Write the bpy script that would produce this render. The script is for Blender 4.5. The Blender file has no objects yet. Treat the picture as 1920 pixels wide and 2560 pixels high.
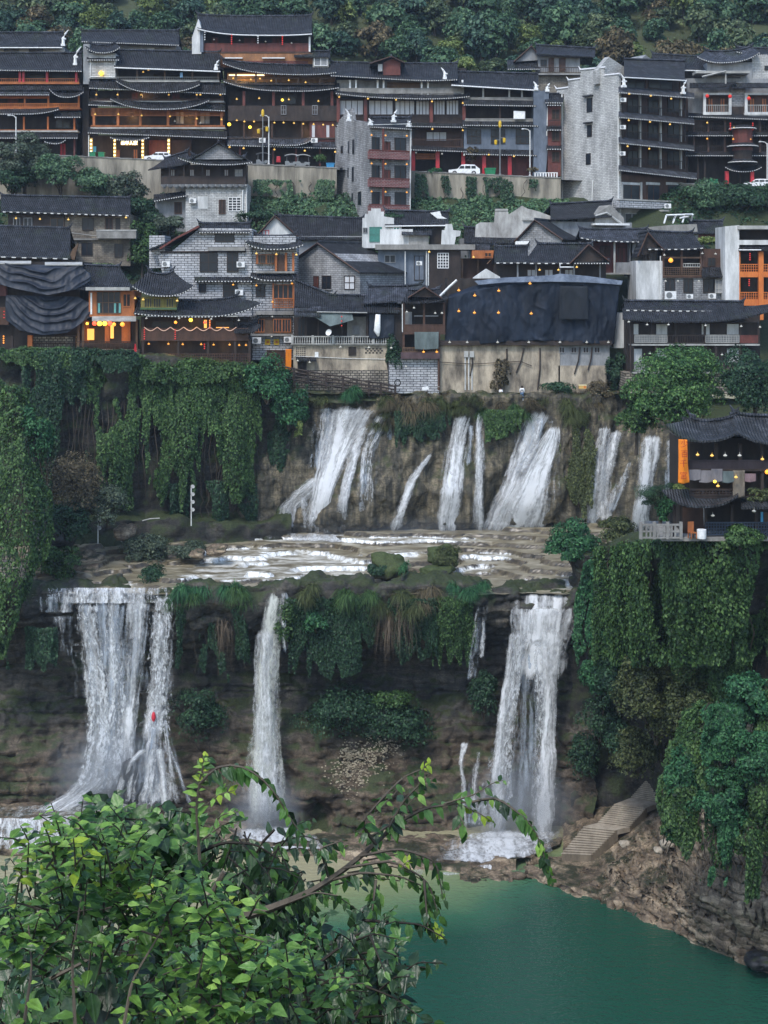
import bpy, math, random
import numpy as np
from mathutils import Vector
R = math.radians
random.seed(7); rng = np.random.default_rng(7)
SC = bpy.context.scene; COL = SC.collection
# ---------------------------------------------------------------- camera, sky, sun, exposure
F = 3600.0; HY = 700.0          # focal length and eye level in pixels of the 1920x2560 photograph
cam_d = bpy.data.cameras.new('camera'); cam = bpy.data.objects.new('camera', cam_d); COL.objects.link(cam)
cam_d.sensor_width = 36; cam_d.lens = F/2560*36; cam_d.shift_y = -(1280-HY)/2560
cam.location = (0, 0, 0); cam.rotation_euler = (R(90), 0, 0); cam_d.clip_start = .1; cam_d.clip_end = 2000
cam_d.dof.use_dof = False
SC.camera = cam
world = bpy.data.worlds.new("World"); SC.world = world; world.use_nodes = True
wn = world.node_tree.nodes; wl = world.node_tree.links
SUN_EL, SUN_AZ = 52, 205        # azimuth measured from +Y towards +X
sky = wn.new('ShaderNodeTexSky'); sky.sky_type = 'NISHITA'; sky.sun_disc = False
sky.sun_elevation = R(SUN_EL); sky.sun_rotation = R(SUN_AZ); sky.air_density = 1.3; sky.dust_density = 1.2; sky.ozone_density = 3
wn['Background'].inputs['Strength'].default_value = .1
wl.new(sky.outputs[0], wn['Background'].inputs['Color'])
sun_d = bpy.data.lights.new('sun', 'SUN'); sun_d.energy = 1.0; sun_d.angle = R(14); sun_d.color = (1, .96, .9)
sun = bpy.data.objects.new('sun', sun_d); COL.objects.link(sun)
sd = Vector((math.sin(R(SUN_AZ))*math.cos(R(SUN_EL)), math.cos(R(SUN_AZ))*math.cos(R(SUN_EL)), math.sin(R(SUN_EL))))
sun.rotation_euler = (-sd).to_track_quat('-Z', 'Y').to_euler()
SC.view_settings.view_transform = 'Standard'; SC.view_settings.look = 'None'
SC.view_settings.exposure = 1.47; HAZE = .00016
cy = SC.cycles
cy.max_bounces = 6; cy.diffuse_bounces = 2; cy.glossy_bounces = 2; cy.transmission_bounces = 3
cy.transparent_max_bounces = 14; cy.volume_bounces = 0; cy.use_denoising = True
cy.sample_clamp_indirect = 4
# ---------------------------------------------------------------- helpers
def P(px, py, Y): return Vector(((px-960)/F*Y, Y, (HY-py)/F*Y))
def tag(o, label=None, cat=None, group=None, kind=None):
    if label: o['label'] = label
    if cat: o['category'] = cat
    if group: o['group'] = group
    if kind: o['kind'] = kind
    return o
def empty(name, loc, rz=0):
    o = bpy.data.objects.new(name, None); COL.objects.link(o); o.location = loc; o.rotation_euler = (0, 0, rz)
    o.empty_display_size = .3
    return o
def link(name, me, mat=None, parent=None, loc=None):
    o = bpy.data.objects.new(name, me); COL.objects.link(o)
    if mat is not None and not me.materials:
        for m in (mat if isinstance(mat, (list, tuple)) else [mat]): me.materials.append(m)
    if parent is not None: o.parent = parent
    if loc is not None: o.location = loc
    return o
def npmesh(name, V, faces=None, quads=None, smooth=False):
    me = bpy.data.meshes.new(name)
    if quads is not None:
        Q = np.asarray(quads, dtype=np.int32); V = np.asarray(V, dtype=np.float32)
        k = Q.shape[1]
        me.vertices.add(len(V)); me.vertices.foreach_set('co', V.ravel())
        me.loops.add(Q.size); me.loops.foreach_set('vertex_index', Q.ravel())
        me.polygons.add(len(Q)); me.polygons.foreach_set('loop_start', np.arange(0, Q.size, k, dtype=np.int32))
        me.update(calc_edges=True)
    else:
        me.from_pydata([tuple(v) for v in V], [], faces); me.update()
    if smooth: me.polygons.foreach_set('use_smooth', np.ones(len(me.polygons), dtype=bool))
    return me
class MB:
    """collects shapes into one mesh"""
    def __init__(s): s.v = []; s.f = []
    def box(s, x0, x1, y0, y1, z0, z1):
        if x0 > x1: x0, x1 = x1, x0
        if y0 > y1: y0, y1 = y1, y0
        if z0 > z1: z0, z1 = z1, z0
        n = len(s.v)
        s.v += [(x0,y0,z0),(x1,y0,z0),(x1,y1,z0),(x0,y1,z0),(x0,y0,z1),(x1,y0,z1),(x1,y1,z1),(x0,y1,z1)]
        s.f += [tuple(n+i for i in q) for q in ((3,2,1,0),(4,5,6,7),(0,1,5,4),(1,2,6,5),(2,3,7,6),(3,0,4,7))]
        return s
    def prism(s, poly, y0, y1):
        """polygon in x,z (counter-clockwise seen from -y) extruded from y0 to y1"""
        n = len(s.v); k = len(poly)
        s.v += [(x, y0, z) for x, z in poly] + [(x, y1, z) for x, z in poly]
        s.f.append(tuple(range(n, n+k))); s.f.append(tuple(range(n+2*k-1, n+k-1, -1)))
        for i in range(k):
            j = (i+1) % k; s.f.append((n+j, n+i, n+k+i, n+k+j))
        return s
    def quad(s, *p):
        n = len(s.v); s.v += [tuple(q) for q in p]; s.f.append(tuple(range(n, n+len(p)))); return s
    def tube(s, pts, rad, n=6, cap=True):
        rad = [float(r) for r in rad] if hasattr(rad, '__len__') else rad
        pts = [Vector(p) for p in pts]
        if not hasattr(rad, '__len__'): rad = [rad]*len(pts)
        b = len(s.v)
        for i, p in enumerate(pts):
            d = (pts[min(i+1, len(pts)-1)] - pts[max(i-1, 0)]).normalized()
            a = d.orthogonal().normalized() if abs(d.z) > .9 else d.cross(Vector((0, 0, 1))).normalized()
            c = d.cross(a)
            for j in range(n):
                t = 2*math.pi*j/n; s.v.append(tuple(p + rad[i]*(math.cos(t)*a + math.sin(t)*c)))
        for i in range(len(pts)-1):
            for j in range(n):
                k = (j+1) % n; s.f.append((b+i*n+j, b+i*n+k, b+i*n+n+k, b+i*n+n+j))
        if cap:
            s.f.append(tuple(range(b+n-1, b-1, -1))); e = b+(len(pts)-1)*n; s.f.append(tuple(range(e, e+n)))
        return s
    def lathe(s, prof, cx, cy, cz, n=10):
        """profile of (radius, z), spun about z"""
        b = len(s.v)
        for r, z in prof:
            for j in range(n):
                t = 2*math.pi*j/n; s.v.append((cx+r*math.cos(t), cy+r*math.sin(t), cz+z))
        for i in range(len(prof)-1):
            for j in range(n):
                k = (j+1) % n; s.f.append((b+i*n+j, b+i*n+k, b+i*n+n+k, b+i*n+n+j))
        s.f.append(tuple(range(b+n-1, b-1, -1))); e = b+(len(prof)-1)*n; s.f.append(tuple(range(e, e+n)))
        return s
    def build(s, name, mat, parent=None, smooth=False):
        me = bpy.data.meshes.new(name); me.from_pydata(s.v, [], s.f); me.update()
        if smooth: me.polygons.foreach_set('use_smooth', np.ones(len(me.polygons), dtype=bool))
        return link(name, me, mat, parent)
# ---- noise
def _h(ix, iy, iz, sd):
    h = (ix*374761393 + iy*668265263 + iz*2147483647 + sd*1274126177) & 0xffffffff
    h = ((h ^ (h >> 13))*1274126177) & 0xffffffff
    h = ((h ^ (h >> 16))*2246822519) & 0xffffffff
    return ((h ^ (h >> 15)) & 0xffffff)/float(0xffffff)*2-1
def vnoise(p, sd=0):
    p = np.asarray(p, float); i = np.floor(p).astype(np.int64); f = p-i; f = f*f*(3-2*f); r = 0
    for dx in (0, 1):
        for dy in (0, 1):
            for dz in (0, 1):
                w = (f[..., 0] if dx else 1-f[..., 0])*(f[..., 1] if dy else 1-f[..., 1])*(f[..., 2] if dz else 1-f[..., 2])
                r = r + w*_h(i[..., 0]+dx, i[..., 1]+dy, i[..., 2]+dz, sd)
    return r
def fbm(p, sc=1., oc=4, sd=0, g=.5):
    p = np.asarray(p, float)*np.asarray(sc, float); a = 1; r = 0
    for k in range(oc): r = r + a*vnoise(p, sd+k*17); p = p*2.03+5.3; a *= g
    return r
# ---- lofted terrain sheets: rows of (px, py, distance) from bottom to top
def loft(rows, nu, nv, vpos=None):
    u = np.linspace(0, 1, nu+1); G = []
    for r in rows:
        r = np.array(r, float); t = (r[:, 0]-r[0, 0])/(r[-1, 0]-r[0, 0])
        q = np.stack([np.interp(u, t, r[:, k]) for k in range(3)], 1)
        G.append(np.stack([(q[:, 0]-960)/F*q[:, 2], q[:, 2], (HY-q[:, 1])/F*q[:, 2]], 1))
    G = np.array(G)
    if vpos is None:
        d = np.linalg.norm(np.diff(G, axis=0), axis=2).mean(1); vpos = np.concatenate([[0], np.cumsum(d)/d.sum()])
    v = np.linspace(0, 1, nv+1); out = np.zeros((nv+1, nu+1, 3))
    k = np.clip(np.searchsorted(vpos, v, 'right')-1, 0, len(rows)-2); vpos = np.asarray(vpos)
    t = ((v-vpos[k])/(vpos[k+1]-vpos[k]))[:, None, None]
    return G[k]*(1-t)+G[k+1]*t
def gnorm(G):
    du = np.gradient(G, axis=1); dv = np.gradient(G, axis=0); n = np.cross(du, dv)
    return n/(np.linalg.norm(n, axis=2, keepdims=True)+1e-9)
def gridmesh(name, G, mat, smooth=True, uv=False, parent=None):
    h, w = G.shape[:2]; idx = np.arange(h*w).reshape(h, w)
    Q = np.stack([idx[:-1, :-1], idx[:-1, 1:], idx[1:, 1:], idx[1:, :-1]], -1).reshape(-1, 4)
    me = npmesh(name, G.reshape(-1, 3), quads=Q, smooth=smooth)
    return link(name, me, mat, parent)
def sample(G, n, r=rng):
    """n random points on the grid with their normals"""
    h, w = G.shape[:2]; N = gnorm(G)
    a = np.linalg.norm(np.cross(G[1:, :-1]-G[:-1, :-1], G[:-1, 1:]-G[:-1, :-1]), axis=2).ravel()
    c = r.choice(len(a), n, p=a/a.sum()); i, j = c//(w-1), c % (w-1); s, t = r.random(n)[:, None], r.random(n)[:, None]
    def bl(A): return (A[i, j]*(1-s)+A[i+1, j]*s)*(1-t)+(A[i, j+1]*(1-s)+A[i+1, j+1]*s)*t
    return bl(G), bl(N)
# ---------------------------------------------------------------- materials
MATS = {}
class NT:
    def __init__(s, name):
        s.m = bpy.data.materials.new(name); s.m.use_nodes = True; s.t = s.m.node_tree; s.n = s.t.nodes
        s.b = s.n['Principled BSDF']; s.out = s.n['Material Output']
    def new(s, typ, **kw):
        n = s.n.new(typ)
        for k, v in kw.items(): setattr(n, k, v)
        return n
    def l(s, a, b): s.t.links.new(a, b)
    def co(s, kind='Object', scale=(1, 1, 1), rot=(0, 0, 0)):
        tc = s.new('ShaderNodeTexCoord'); m = s.new('ShaderNodeMapping'); m.inputs['Scale'].default_value = scale
        m.inputs['Rotation'].default_value = rot
        s.l(tc.outputs[kind], m.inputs['Vector']); return m.outputs[0]
    def noise(s, vec, sc, det=4, rough=.55, dist=0):
        n = s.new('ShaderNodeTexNoise'); n.inputs['Scale'].default_value = sc; n.inputs['Detail'].default_value = det
        n.inputs['Roughness'].default_value = rough; n.inputs['Distortion'].default_value = dist
        s.l(vec, n.inputs['Vector']); return n.outputs['Fac']
    def ramp(s, fac, stops, interp='LINEAR'):
        r = s.new('ShaderNodeValToRGB'); r.color_ramp.interpolation = interp; e = r.color_ramp.elements
        while len(e) < len(stops): e.new(.5)
        for k, (p, c) in enumerate(stops):
            e[k].position = p; e[k].color = (c if hasattr(c, '__len__') else (c, c, c))+((1,) if (not hasattr(c, '__len__') or len(c) == 3) else ())
        s.l(fac, r.inputs[0]); return r.outputs[0]
    def mix(s, fac, a, b, mode='MIX'):
        m = s.new('ShaderNodeMix', data_type='RGBA', blend_type=mode)
        for v, i in ((fac, 0), (a, 6), (b, 7)):
            if isinstance(v, (int, float)): m.inputs[i].default_value = v if i == 0 else (v, v, v, 1)
            elif isinstance(v, tuple): m.inputs[i].default_value = v+(1,)
            else: s.l(v, m.inputs[i])
        return m.outputs[2]
    def math(s, op, a, b=0, clamp=False):
        m = s.new('ShaderNodeMath', operation=op, use_clamp=clamp)
        for v, i in ((a, 0), (b, 1)):
            if isinstance(v, (int, float)): m.inputs[i].default_value = v
            else: s.l(v, m.inputs[i])
        return m.outputs[0]
    def bump(s, h, strength=.5, dist=.05):
        b = s.new('ShaderNodeBump'); b.inputs['Strength'].default_value = strength; b.inputs['Distance'].default_value = dist
        s.l(h, b.inputs['Height']); s.l(b.outputs[0], s.b.inputs['Normal'])
    def base(s, c, rough=.8, spec=.3):
        if isinstance(c, tuple): s.b.inputs['Base Color'].default_value = c+(1,)
        else: s.l(c, s.b.inputs['Base Color'])
        s.b.inputs['Roughness'].default_value = rough; s.b.inputs['Specular IOR Level'].default_value = spec
        return s.m
def worn(name, c, c2=None, sc=1.5, rough=.75, bump=.2, stretch=(1, 1, .35), spec=.3):
    """painted / wooden / plaster surface with blotchy wear"""
    t = NT(name); v = t.co(scale=stretch); n = t.noise(v, sc, 6, .65)
    c2 = c2 or tuple(x*.55 for x in c)
    col = t.mix(t.ramp(n, [(.36, 0.), (.66, 1.)]), c2, c)
    n2 = t.noise(v, sc*9, 3); t.bump(n2, bump, .03)
    return t.base(t.mix(.25, col, t.mix(1., col, t.ramp(n2, [(.3, .55), (.7, 1.3)]), 'MULTIPLY')), rough, spec)
def emis(name, c, e, base=None):
    t = NT(name); t.base(base or c, .6); t.b.inputs['Emission Color'].default_value = c+(1,); t.b.inputs['Emission Strength'].default_value = e
    return t.m
def brick(name, c1, c2, mortar, bw=.5, bh=.2, stain=.5, msize=.02):
    t = NT(name); tc = t.new('ShaderNodeTexCoord'); sp = t.new('ShaderNodeSeparateXYZ'); t.l(tc.outputs['Object'], sp.inputs[0])
    cb = t.new('ShaderNodeCombineXYZ'); t.l(t.math('ADD', sp.outputs[0], sp.outputs[1]), cb.inputs[0]); t.l(sp.outputs[2], cb.inputs[1])
    b = t.new('ShaderNodeTexBrick'); b.inputs['Scale'].default_value = 1; b.inputs['Brick Width'].default_value = bw; b.inputs['Row Height'].default_value = bh
    b.inputs['Mortar Size'].default_value = msize; b.inputs['Color1'].default_value = c1+(1,); b.inputs['Color2'].default_value = c2+(1,); b.inputs['Mortar'].default_value = mortar+(1,)
    b.inputs['Bias'].default_value = -.1; b.offset = .5
    t.l(cb.outputs[0], b.inputs['Vector'])
    ob = t.co(scale=(1, 1, .4)); st = t.ramp(t.noise(ob, .5, 6, .6), [(.35, 1-stain), (.62, 1.08)])
    n2 = t.ramp(t.noise(t.co(), 6, 3), [(.3, .75), (.7, 1.15)])
    col = t.mix(1., t.mix(1., b.outputs['Color'], st, 'MULTIPLY'), n2, 'MULTIPLY')
    t.bump(b.outputs['Fac'], .4, -.02)
    return t.base(col, .9, .15)
def tiles(name, c=(.028, .03, .036)):
    t = NT(name); v = t.co(); sp = t.new('ShaderNodeSeparateXYZ'); t.l(v, sp.inputs[0])
    w = t.math('SINE', t.math('MULTIPLY', t.math('ADD', sp.outputs[0], t.math('MULTIPLY', sp.outputs[1], .001)), 2*math.pi/.26))
    w2 = t.math('SINE', t.math('MULTIPLY', sp.outputs[1], 2*math.pi/.3))
    n = t.noise(v, 1.1, 6, .7); n2 = t.noise(v, 14, 2)
    lo = tuple(x*.45 for x in c); hi = tuple(x*3.2 for x in c)
    col = t.ramp(n, [(.32, lo), (.5, c), (.74, hi)])
    col = t.mix(1., col, t.ramp(n2, [(.25, .45), (.75, 1.7)]), 'MULTIPLY')
    moss = t.ramp(t.noise(v, .35, 5), [(.56, 0.), (.7, .55)])
    col = t.mix(moss, col, (.03, .04, .02))
    t.bump(t.math('ADD', t.math('MULTIPLY', w, .8), t.math('MULTIPLY', w2, .35)), 1., .09)
    return t.base(col, .62, .35)
def rock(name, cols, moss=.0, mosscol=(.035, .05, .015), streak=.0, strata=.6, rough=.75, sc=.35, spec=.35, mosslow=.35, low=None):
    """cols: dark, mid, light"""
    t = NT(name); v = t.co(); n = t.noise(v, sc, 8, .62)
    st = t.noise(t.co(scale=(.25, .25, 2.2)), .8, 5, .6); vs = t.noise(t.co(scale=(1.6, 1.6, .12)), .9, 5, .6)
    a = t.math('ADD', t.math('MULTIPLY', n, 1-strata*.5), t.math('MULTIPLY', st, strata*.5))
    a = t.math('ADD', t.math('MULTIPLY', a, 1-streak), t.math('MULTIPLY', vs, streak))
    col = t.ramp(a, [(.36, cols[0]), (.5, cols[1]), (.66, cols[2])])
    if low:
        sz = t.new('ShaderNodeSeparateXYZ'); t.l(v, sz.inputs[0]); lf = t.ramp(t.math('ADD', t.math('MULTIPLY', t.math('ADD', sz.outputs[2], 58), .05), t.math('MULTIPLY', n, .3)), [(.56, 1.), (.74, 0.)])
        col = t.mix(lf, col, t.ramp(a, [(.36, low[0]), (.5, low[1]), (.66, low[2])]))
    crk = t.new('ShaderNodeTexVoronoi'); crk.feature = 'DISTANCE_TO_EDGE'; crk.inputs['Scale'].default_value = .9; t.l(t.co(scale=(.6, .6, 1.7)), crk.inputs['Vector']); ck = t.ramp(crk.outputs['Distance'], [(0., .35), (.07, 1.)]); col = t.mix(.7, col, t.mix(1., col, ck, 'MULTIPLY'))
    fine = t.noise(v, 5, 6, .7); col = t.mix(1., col, t.ramp(fine, [(.3, .5), (.7, 1.5)]), 'MULTIPLY')
    if moss:
        g = t.new('ShaderNodeNewGeometry'); sp = t.new('ShaderNodeSeparateXYZ'); t.l(g.outputs['Normal'], sp.inputs[0])
        mm = t.math('ADD', t.noise(v, .45, 6, .65), t.math('MULTIPLY', sp.outputs[2], .25))
        col = t.mix(t.ramp(mm, [(1-moss-.08-mosslow*.3, 0.), (1-moss+.06-mosslow*.3, .95)]), col, t.mix(t.ramp(fine, [(.4, 0.), (.6, 1.)]), tuple(x*.5 for x in mosscol), mosscol))
    t.bump(t.math('ADD', fine, t.math('MULTIPLY', st, 1.5)), .7, .12)
    return t.base(col, rough, spec)
def leafmat(name, dark, mid, light, trans=.25, rough=.55, spec=.25, patch=.12, rib=False):
    t = NT(name); g = t.new('ShaderNodeNewGeometry'); v = t.co()
    rnd = t.math('ADD', t.math('MULTIPLY', g.outputs['Random Per Island'], .62), t.math('MULTIPLY', t.noise(v, patch, 4), .45))
    col = t.ramp(rnd, [(.2, tuple(x*1.1 for x in dark)), (.55, tuple(x*1.45 for x in mid)), (.88, tuple(x*1.7 for x in light))])
    if rib:
        at = t.new('ShaderNodeAttribute', attribute_name='rib'); col = t.mix(t.math('MULTIPLY', t.ramp(at.outputs['Fac'], [(.8, 0.), (.97, 1.)]), .55), col, tuple(min(1, x*1.9+.02) for x in mid))
        nb = t.noise(v, 22, 4, .65); col = t.mix(1., col, t.ramp(nb, [(.3, .62), (.7, 1.22)]), 'MULTIPLY'); t.bump(t.math('ADD', nb, at.outputs['Fac']), .5, .01)
    t.base(col, rough, spec)
    tr = t.new('ShaderNodeBsdfTranslucent'); t.l(col, tr.inputs['Color']); mx = t.new('ShaderNodeMixShader'); mx.inputs[0].default_value = trans
    t.l(t.b.outputs[0], mx.inputs[1]); t.l(tr.outputs[0], mx.inputs[2]); t.l(mx.outputs[0], t.out.inputs['Surface'])
    return t.m
def plain(name, c, rough=.6, metal=0., spec=.4):
    t = NT(name); t.base(c, rough, spec); t.b.inputs['Metallic'].default_value = metal
    n = t.noise(t.co(), 4, 4); col = t.mix(.5, c, t.mix(1., c, t.ramp(n, [(.3, .6), (.7, 1.25)]), 'MULTIPLY')); t.base(col, rough, spec)
    return t.m
def leaves(name, C, N, size, mat, parent=None, droop=.35, spread=.9, aspect=.62, jit=.45, r=rng, fold=.12):
    """one mesh of leaf-sized faces: centres C, facing N"""
    n = len(C); N = np.asarray(N)+r.normal(0, spread*.5, (n, 3)); N /= np.linalg.norm(N, axis=1, keepdims=True)+1e-9
    T = r.normal(0, 1, (n, 3)); T[:, 2] -= droop*2.5; T -= N*(T*N).sum(1, keepdims=True); T /= np.linalg.norm(T, axis=1, keepdims=True)+1e-9
    B = np.cross(N, T); L = size*(1+r.normal(0, jit, n)).clip(.4, 2.2)[:, None]; W = L*aspect
    C = np.asarray(C)
    V = np.stack([C-T*L*.5, C-B*W*.5+N*L*fold, C+T*L*.5-N*L*fold, C+B*W*.5+N*L*fold], 1).reshape(-1, 3)
    return link(name, npmesh(name, V, quads=np.arange(4*n).reshape(n, 4)), mat, parent)
# ---------------------------------------------------------------- setting: rock, water, ground
ZP = -57.0
def pz(Z, Y): return HY-Z/Y*F
DARK = ((.012, .013, .014), (.045, .042, .037), (.13, .112, .088))
M_low = rock('lower cliff rock', DARK, moss=.24, mosscol=(.04, .055, .018), streak=.2, strata=1., low=((.02, .016, .012), (.08, .06, .041), (.2, .155, .108)))
M_up = rock('travertine', ((.018, .019, .017), (.07, .062, .043), (.21, .175, .115)), moss=.2, mosscol=(.05, .06, .022), streak=.75, strata=.1)
M_bank = rock('bank rock', ((.034, .027, .02), (.175, .132, .09), (.45, .36, .25)), moss=.12, mosscol=(.03, .036, .016), strata=.9, sc=.5)
M_soil = rock('soil', ((.018, .016, .012), (.05, .043, .03), (.1, .085, .06)), moss=.42, strata=.2)
M_plaza = rock('plaza stone', ((.05, .045, .035), (.16, .14, .11), (.32, .29, .24)), moss=.3, strata=.2)
def displaced(G, amp, sc, sd, strata=0., nrm=True, oc=5, mask=None):
    d = fbm(G, sc, oc, sd)*amp
    if strata:
        z = G[..., 2]+.8*fbm(G, (.05, .05, .05), 2, sd+3); s = z*.8; fr = s-np.floor(s)
        d = d+strata*(np.clip(fr*5, 0, 1)-.5)*(.6+.8*vnoise(G*np.array((.12, .12, .5)), sd+9))
        b = np.stack([G[..., 0]*.5+fbm(G, .3, 2, sd+4), G[..., 1]*.5, np.floor(s)*3.1], -1); d = d+strata*.5*vnoise(np.floor(b*1.3)+.37, sd+8)
    if mask is not None: d = d*mask
    return G+gnorm(G)*d[..., None] if nrm else G+np.stack([d*0, -d, d*0], -1)
xs = (-90, 200, 500, 750, 900, 1150, 1300, 1490)
def row(py, Ys, X=xs): return [(x, py if not hasattr(py, '__len__') else py[i], y) for i, (x, y) in enumerate(zip(X, Ys))]
def rowz(Z, Ys, X=xs): return [(x, pz(Z, y), y) for x, y in zip(X, Ys)]
LOW = loft([rowz(-58, (147, 149, 151, 149.5, 149, 150.5, 152, 148)), row(1985, (147.6, 151, 152, 149.6, 149.2, 151.5, 153, 149)),
            row(1850, (150, 153, 153.5, 151.5, 151, 153.3, 154, 150)), row(1730, (153, 155.8, 155.8, 157, 157.5, 156.5, 155.8, 152)),
            row(1620, (153, 155.5, 155.6, 158, 158.6, 156.5, 154.5, 152)), row(1575, (150.8, 152.8, 152.2, 154, 154.4, 152.6, 152.2, 150)),
            row(1510, (149.4, 150.6, 150, 150, 150, 150.5, 151.2, 149.5)), row((1476, 1486, 1474, 1468, 1466, 1470, 1488, 1470), (150.3, 150.9, 150.4, 150.6, 150.6, 151, 151.6, 150)),
            rowz(-32.6, (155,)*8)], 330, 150)
LOW = displaced(LOW, .9, (.28, .28, .4), 3, 1.1); LOW = displaced(LOW, .22, (1.1, 1.1, 1.6), 4)
lx, ly = LOW[..., 0]/LOW[..., 1]*F+960, HY-LOW[..., 2]/LOW[..., 1]*F; LOW[..., 1] += 2.6*np.exp(-(((lx-797)/30)**2+((ly-2046)/34)**2)**2)
tag(gridmesh('lower_cliff', LOW, M_low, smooth=False), 'dark overhanging cliff of layered rock behind the lower waterfalls', 'cliff', kind='structure')
# river shelf: a flight of shallow ledges with water running over them
nx, ny = 300, 190
pxs = np.linspace(-90, 1560, nx+1); Ys = np.linspace(150.2, 176, ny+1)
PX, YY = np.meshgrid(pxs, Ys); XX = (PX-960)/F*YY
base = np.stack([XX, YY, 0*XX], -1)
h = (YY-150)/24*2.1+.75*fbm(base, (.075, .15, 1), 4, 21)+np.clip((560-PX)/420, 0, 1)*1.6*np.clip((YY-152)/8, 0, 1)+np.clip((PX-1180)/200, 0, 1)*.7*np.clip((YY-153)/5, 0, 1)
h -= .7*np.exp(-((PX-800)/170)**2)*np.clip((YY-156)/6, 0, 1)*np.clip((174-YY)/4, 0, 1)
st = .5; q = h/st; fr = q-np.floor(q); hs = (np.floor(q)+np.clip((fr-.86)/.14, 0, 1))*st
SHELF = np.stack([XX, YY, -32.75+np.clip(hs, 0, 9)+.05*fbm(base, (.8, .8, 1), 3, 5)], -1)
SHELF[..., 1] += .35*fbm(base, (.5, .5, 1), 3, 25)
PYs = HY-SHELF[..., 2]/YY*F
def gs(cx, cy, sx, sy): return np.exp(-((PX-cx)/sx)**2-((PYs-cy)/sy)**2)
FLOW = np.clip(1.5*gs(640, 1385, 190, 16)+1.5*gs(720, 1415, 200, 24)+1.2*gs(560, 1435, 130, 18)+1.1*gs(840, 1445, 90, 10)+1.1*gs(1215, 1392, 100, 14)+.9*gs(1180, 1425, 90, 16)+1.1*gs(1010, 1382, 60, 18)+1.4*gs(900, 1350, 420, 8)+1.2*gs(1420, 1465, 90, 30)+.8*gs(300, 1458, 60, 12)+.7*gs(1240, 1450, 80, 8), 0, 1)
t = NT('river shelf'); v = t.co(); g = t.new('ShaderNodeNewGeometry'); sp = t.new('ShaderNodeSeparateXYZ'); t.l(g.outputs['True Normal'], sp.inputs[0])
steep = t.ramp(sp.outputs[2], [(.55, 1.), (.93, 0.)])
n1 = t.noise(v, .16, 5, .6); n2 = t.noise(t.co(scale=(1, 1, .2)), 2.2, 5, .7); n3 = t.noise(t.co(scale=(.5, 1.4, 1)), .7, 6, .7)
wat = t.ramp(n3, [(.34, (.09, .072, .045)), (.5, (.22, .19, .125)), (.66, (.4, .36, .27))])
rk = t.ramp(n2, [(.35, (.02, .018, .013)), (.7, (.11, .085, .05))])
fa = t.new('ShaderNodeAttribute', attribute_name='flow'); flow = t.ramp(t.math('ADD', fa.outputs['Fac'], t.math('MULTIPLY', t.math('ADD', t.math('ADD', n2, n1), -1), 1.2)), [(.56, 0.), (.86, 1.)])
foam = t.mix(flow, rk, t.mix(t.ramp(n2, [(.38, 0.), (.55, 1.)]), (.35, .36, .34), (.8, .82, .82)))
flat = t.mix(t.math('MULTIPLY', t.ramp(n3, [(.46, 0.), (.6, 1.)]), t.math('MULTIPLY', t.ramp(flow, [(.6, 0.), (1., 1.)]), .7)), wat, (.72, .72, .68))
t.base(t.mix(steep, flat, foam), .35, .5); t.bump(t.noise(t.co(scale=(1, 2.5, 1)), 2.5, 4), .35, .05)
rv = gridmesh('river', SHELF, t.m, smooth=False); at = rv.data.attributes.new('flow', 'FLOAT', 'POINT'); at.data.foreach_set('value', FLOW.ravel().astype(np.float32))
tag(rv, 'shallow brown river running over stepped rock ledges between the falls', 'river', kind='structure')
# upper cliff
xu = (540, 700, 770, 870, 930, 1000, 1100, 1250, 1340, 1450, 1560, 1760)
def ru(py, d): return [(x, py, 174.3+d+(0 if x < 1400 else -(x-1400)*.012)+(.6 if x < 760 else 0)) for x in xu]
UP = loft([ru(1362, .6), ru(1338, .9), ru(1308, -.9), ru(1230, -1.1), ru(1150, .2), ru(1090, 1.3), ru(1045, 1.9),
           [(x, p, 176.6-(0 if x < 1400 else (x-1400)*.012)) for x, p in zip(xu, (1010, 1006, 1008, 1012, 1016, 1020, 1022, 1020, 1022, 1030, 1040, 1050))],
           [(x, 992, 176.5) for x in xu], [(x, 984, 176.9) for x in xu], [(x, 978, 179.5) for x in xu]], 330, 130)
sl = UP[..., 0]-.40*UP[..., 2]
col = np.stack([sl, sl*0, UP[..., 2]*.15], -1); zt = np.clip((UP[..., 2]+32)/4, .3, 1)
UP = UP-np.stack([sl*0, 2.2*fbm(col, .17, 3, 41)*zt, sl*0], -1)
UP = displaced(UP, .4, (.5, .5, .35), 7); UP = displaced(UP, .16, (1.4, 1.4, 1.1), 8)
tag(gridmesh('upper_cliff', UP, M_up, smooth=False), 'brown travertine cliff with slanting ribs behind the upper falls', 'cliff', kind='structure')
# left cliff under the restaurants, right cliff under the pavilion
xl = (-120, 200, 450, 725); yl = np.array((164, 167.5, 171, 175.2))
LEFT = loft([rowz(-32.5, yl-3, xl), row((1325, 1340, 1345, 1352), yl-1.6, xl), row((1290, 1300, 1296, 1305), yl-1.2, xl), row((1278, 1285, 1280, 1290), yl+1, xl),
             row(1100, yl+1.6, xl), row(920, yl+1.2, xl), row((885, 890, 900, 940), yl+2, xl), row((880, 880, 885, 930), yl+8, xl)], 190, 110)
LEFT = displaced(LEFT, .8, (.25, .25, .35), 13, .35)
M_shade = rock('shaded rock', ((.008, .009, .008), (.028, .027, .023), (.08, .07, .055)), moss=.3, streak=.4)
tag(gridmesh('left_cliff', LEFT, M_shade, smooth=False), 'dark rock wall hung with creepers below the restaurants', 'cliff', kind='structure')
xr = (1430, 1500, 1600, 1700, 1800, 2040)
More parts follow.
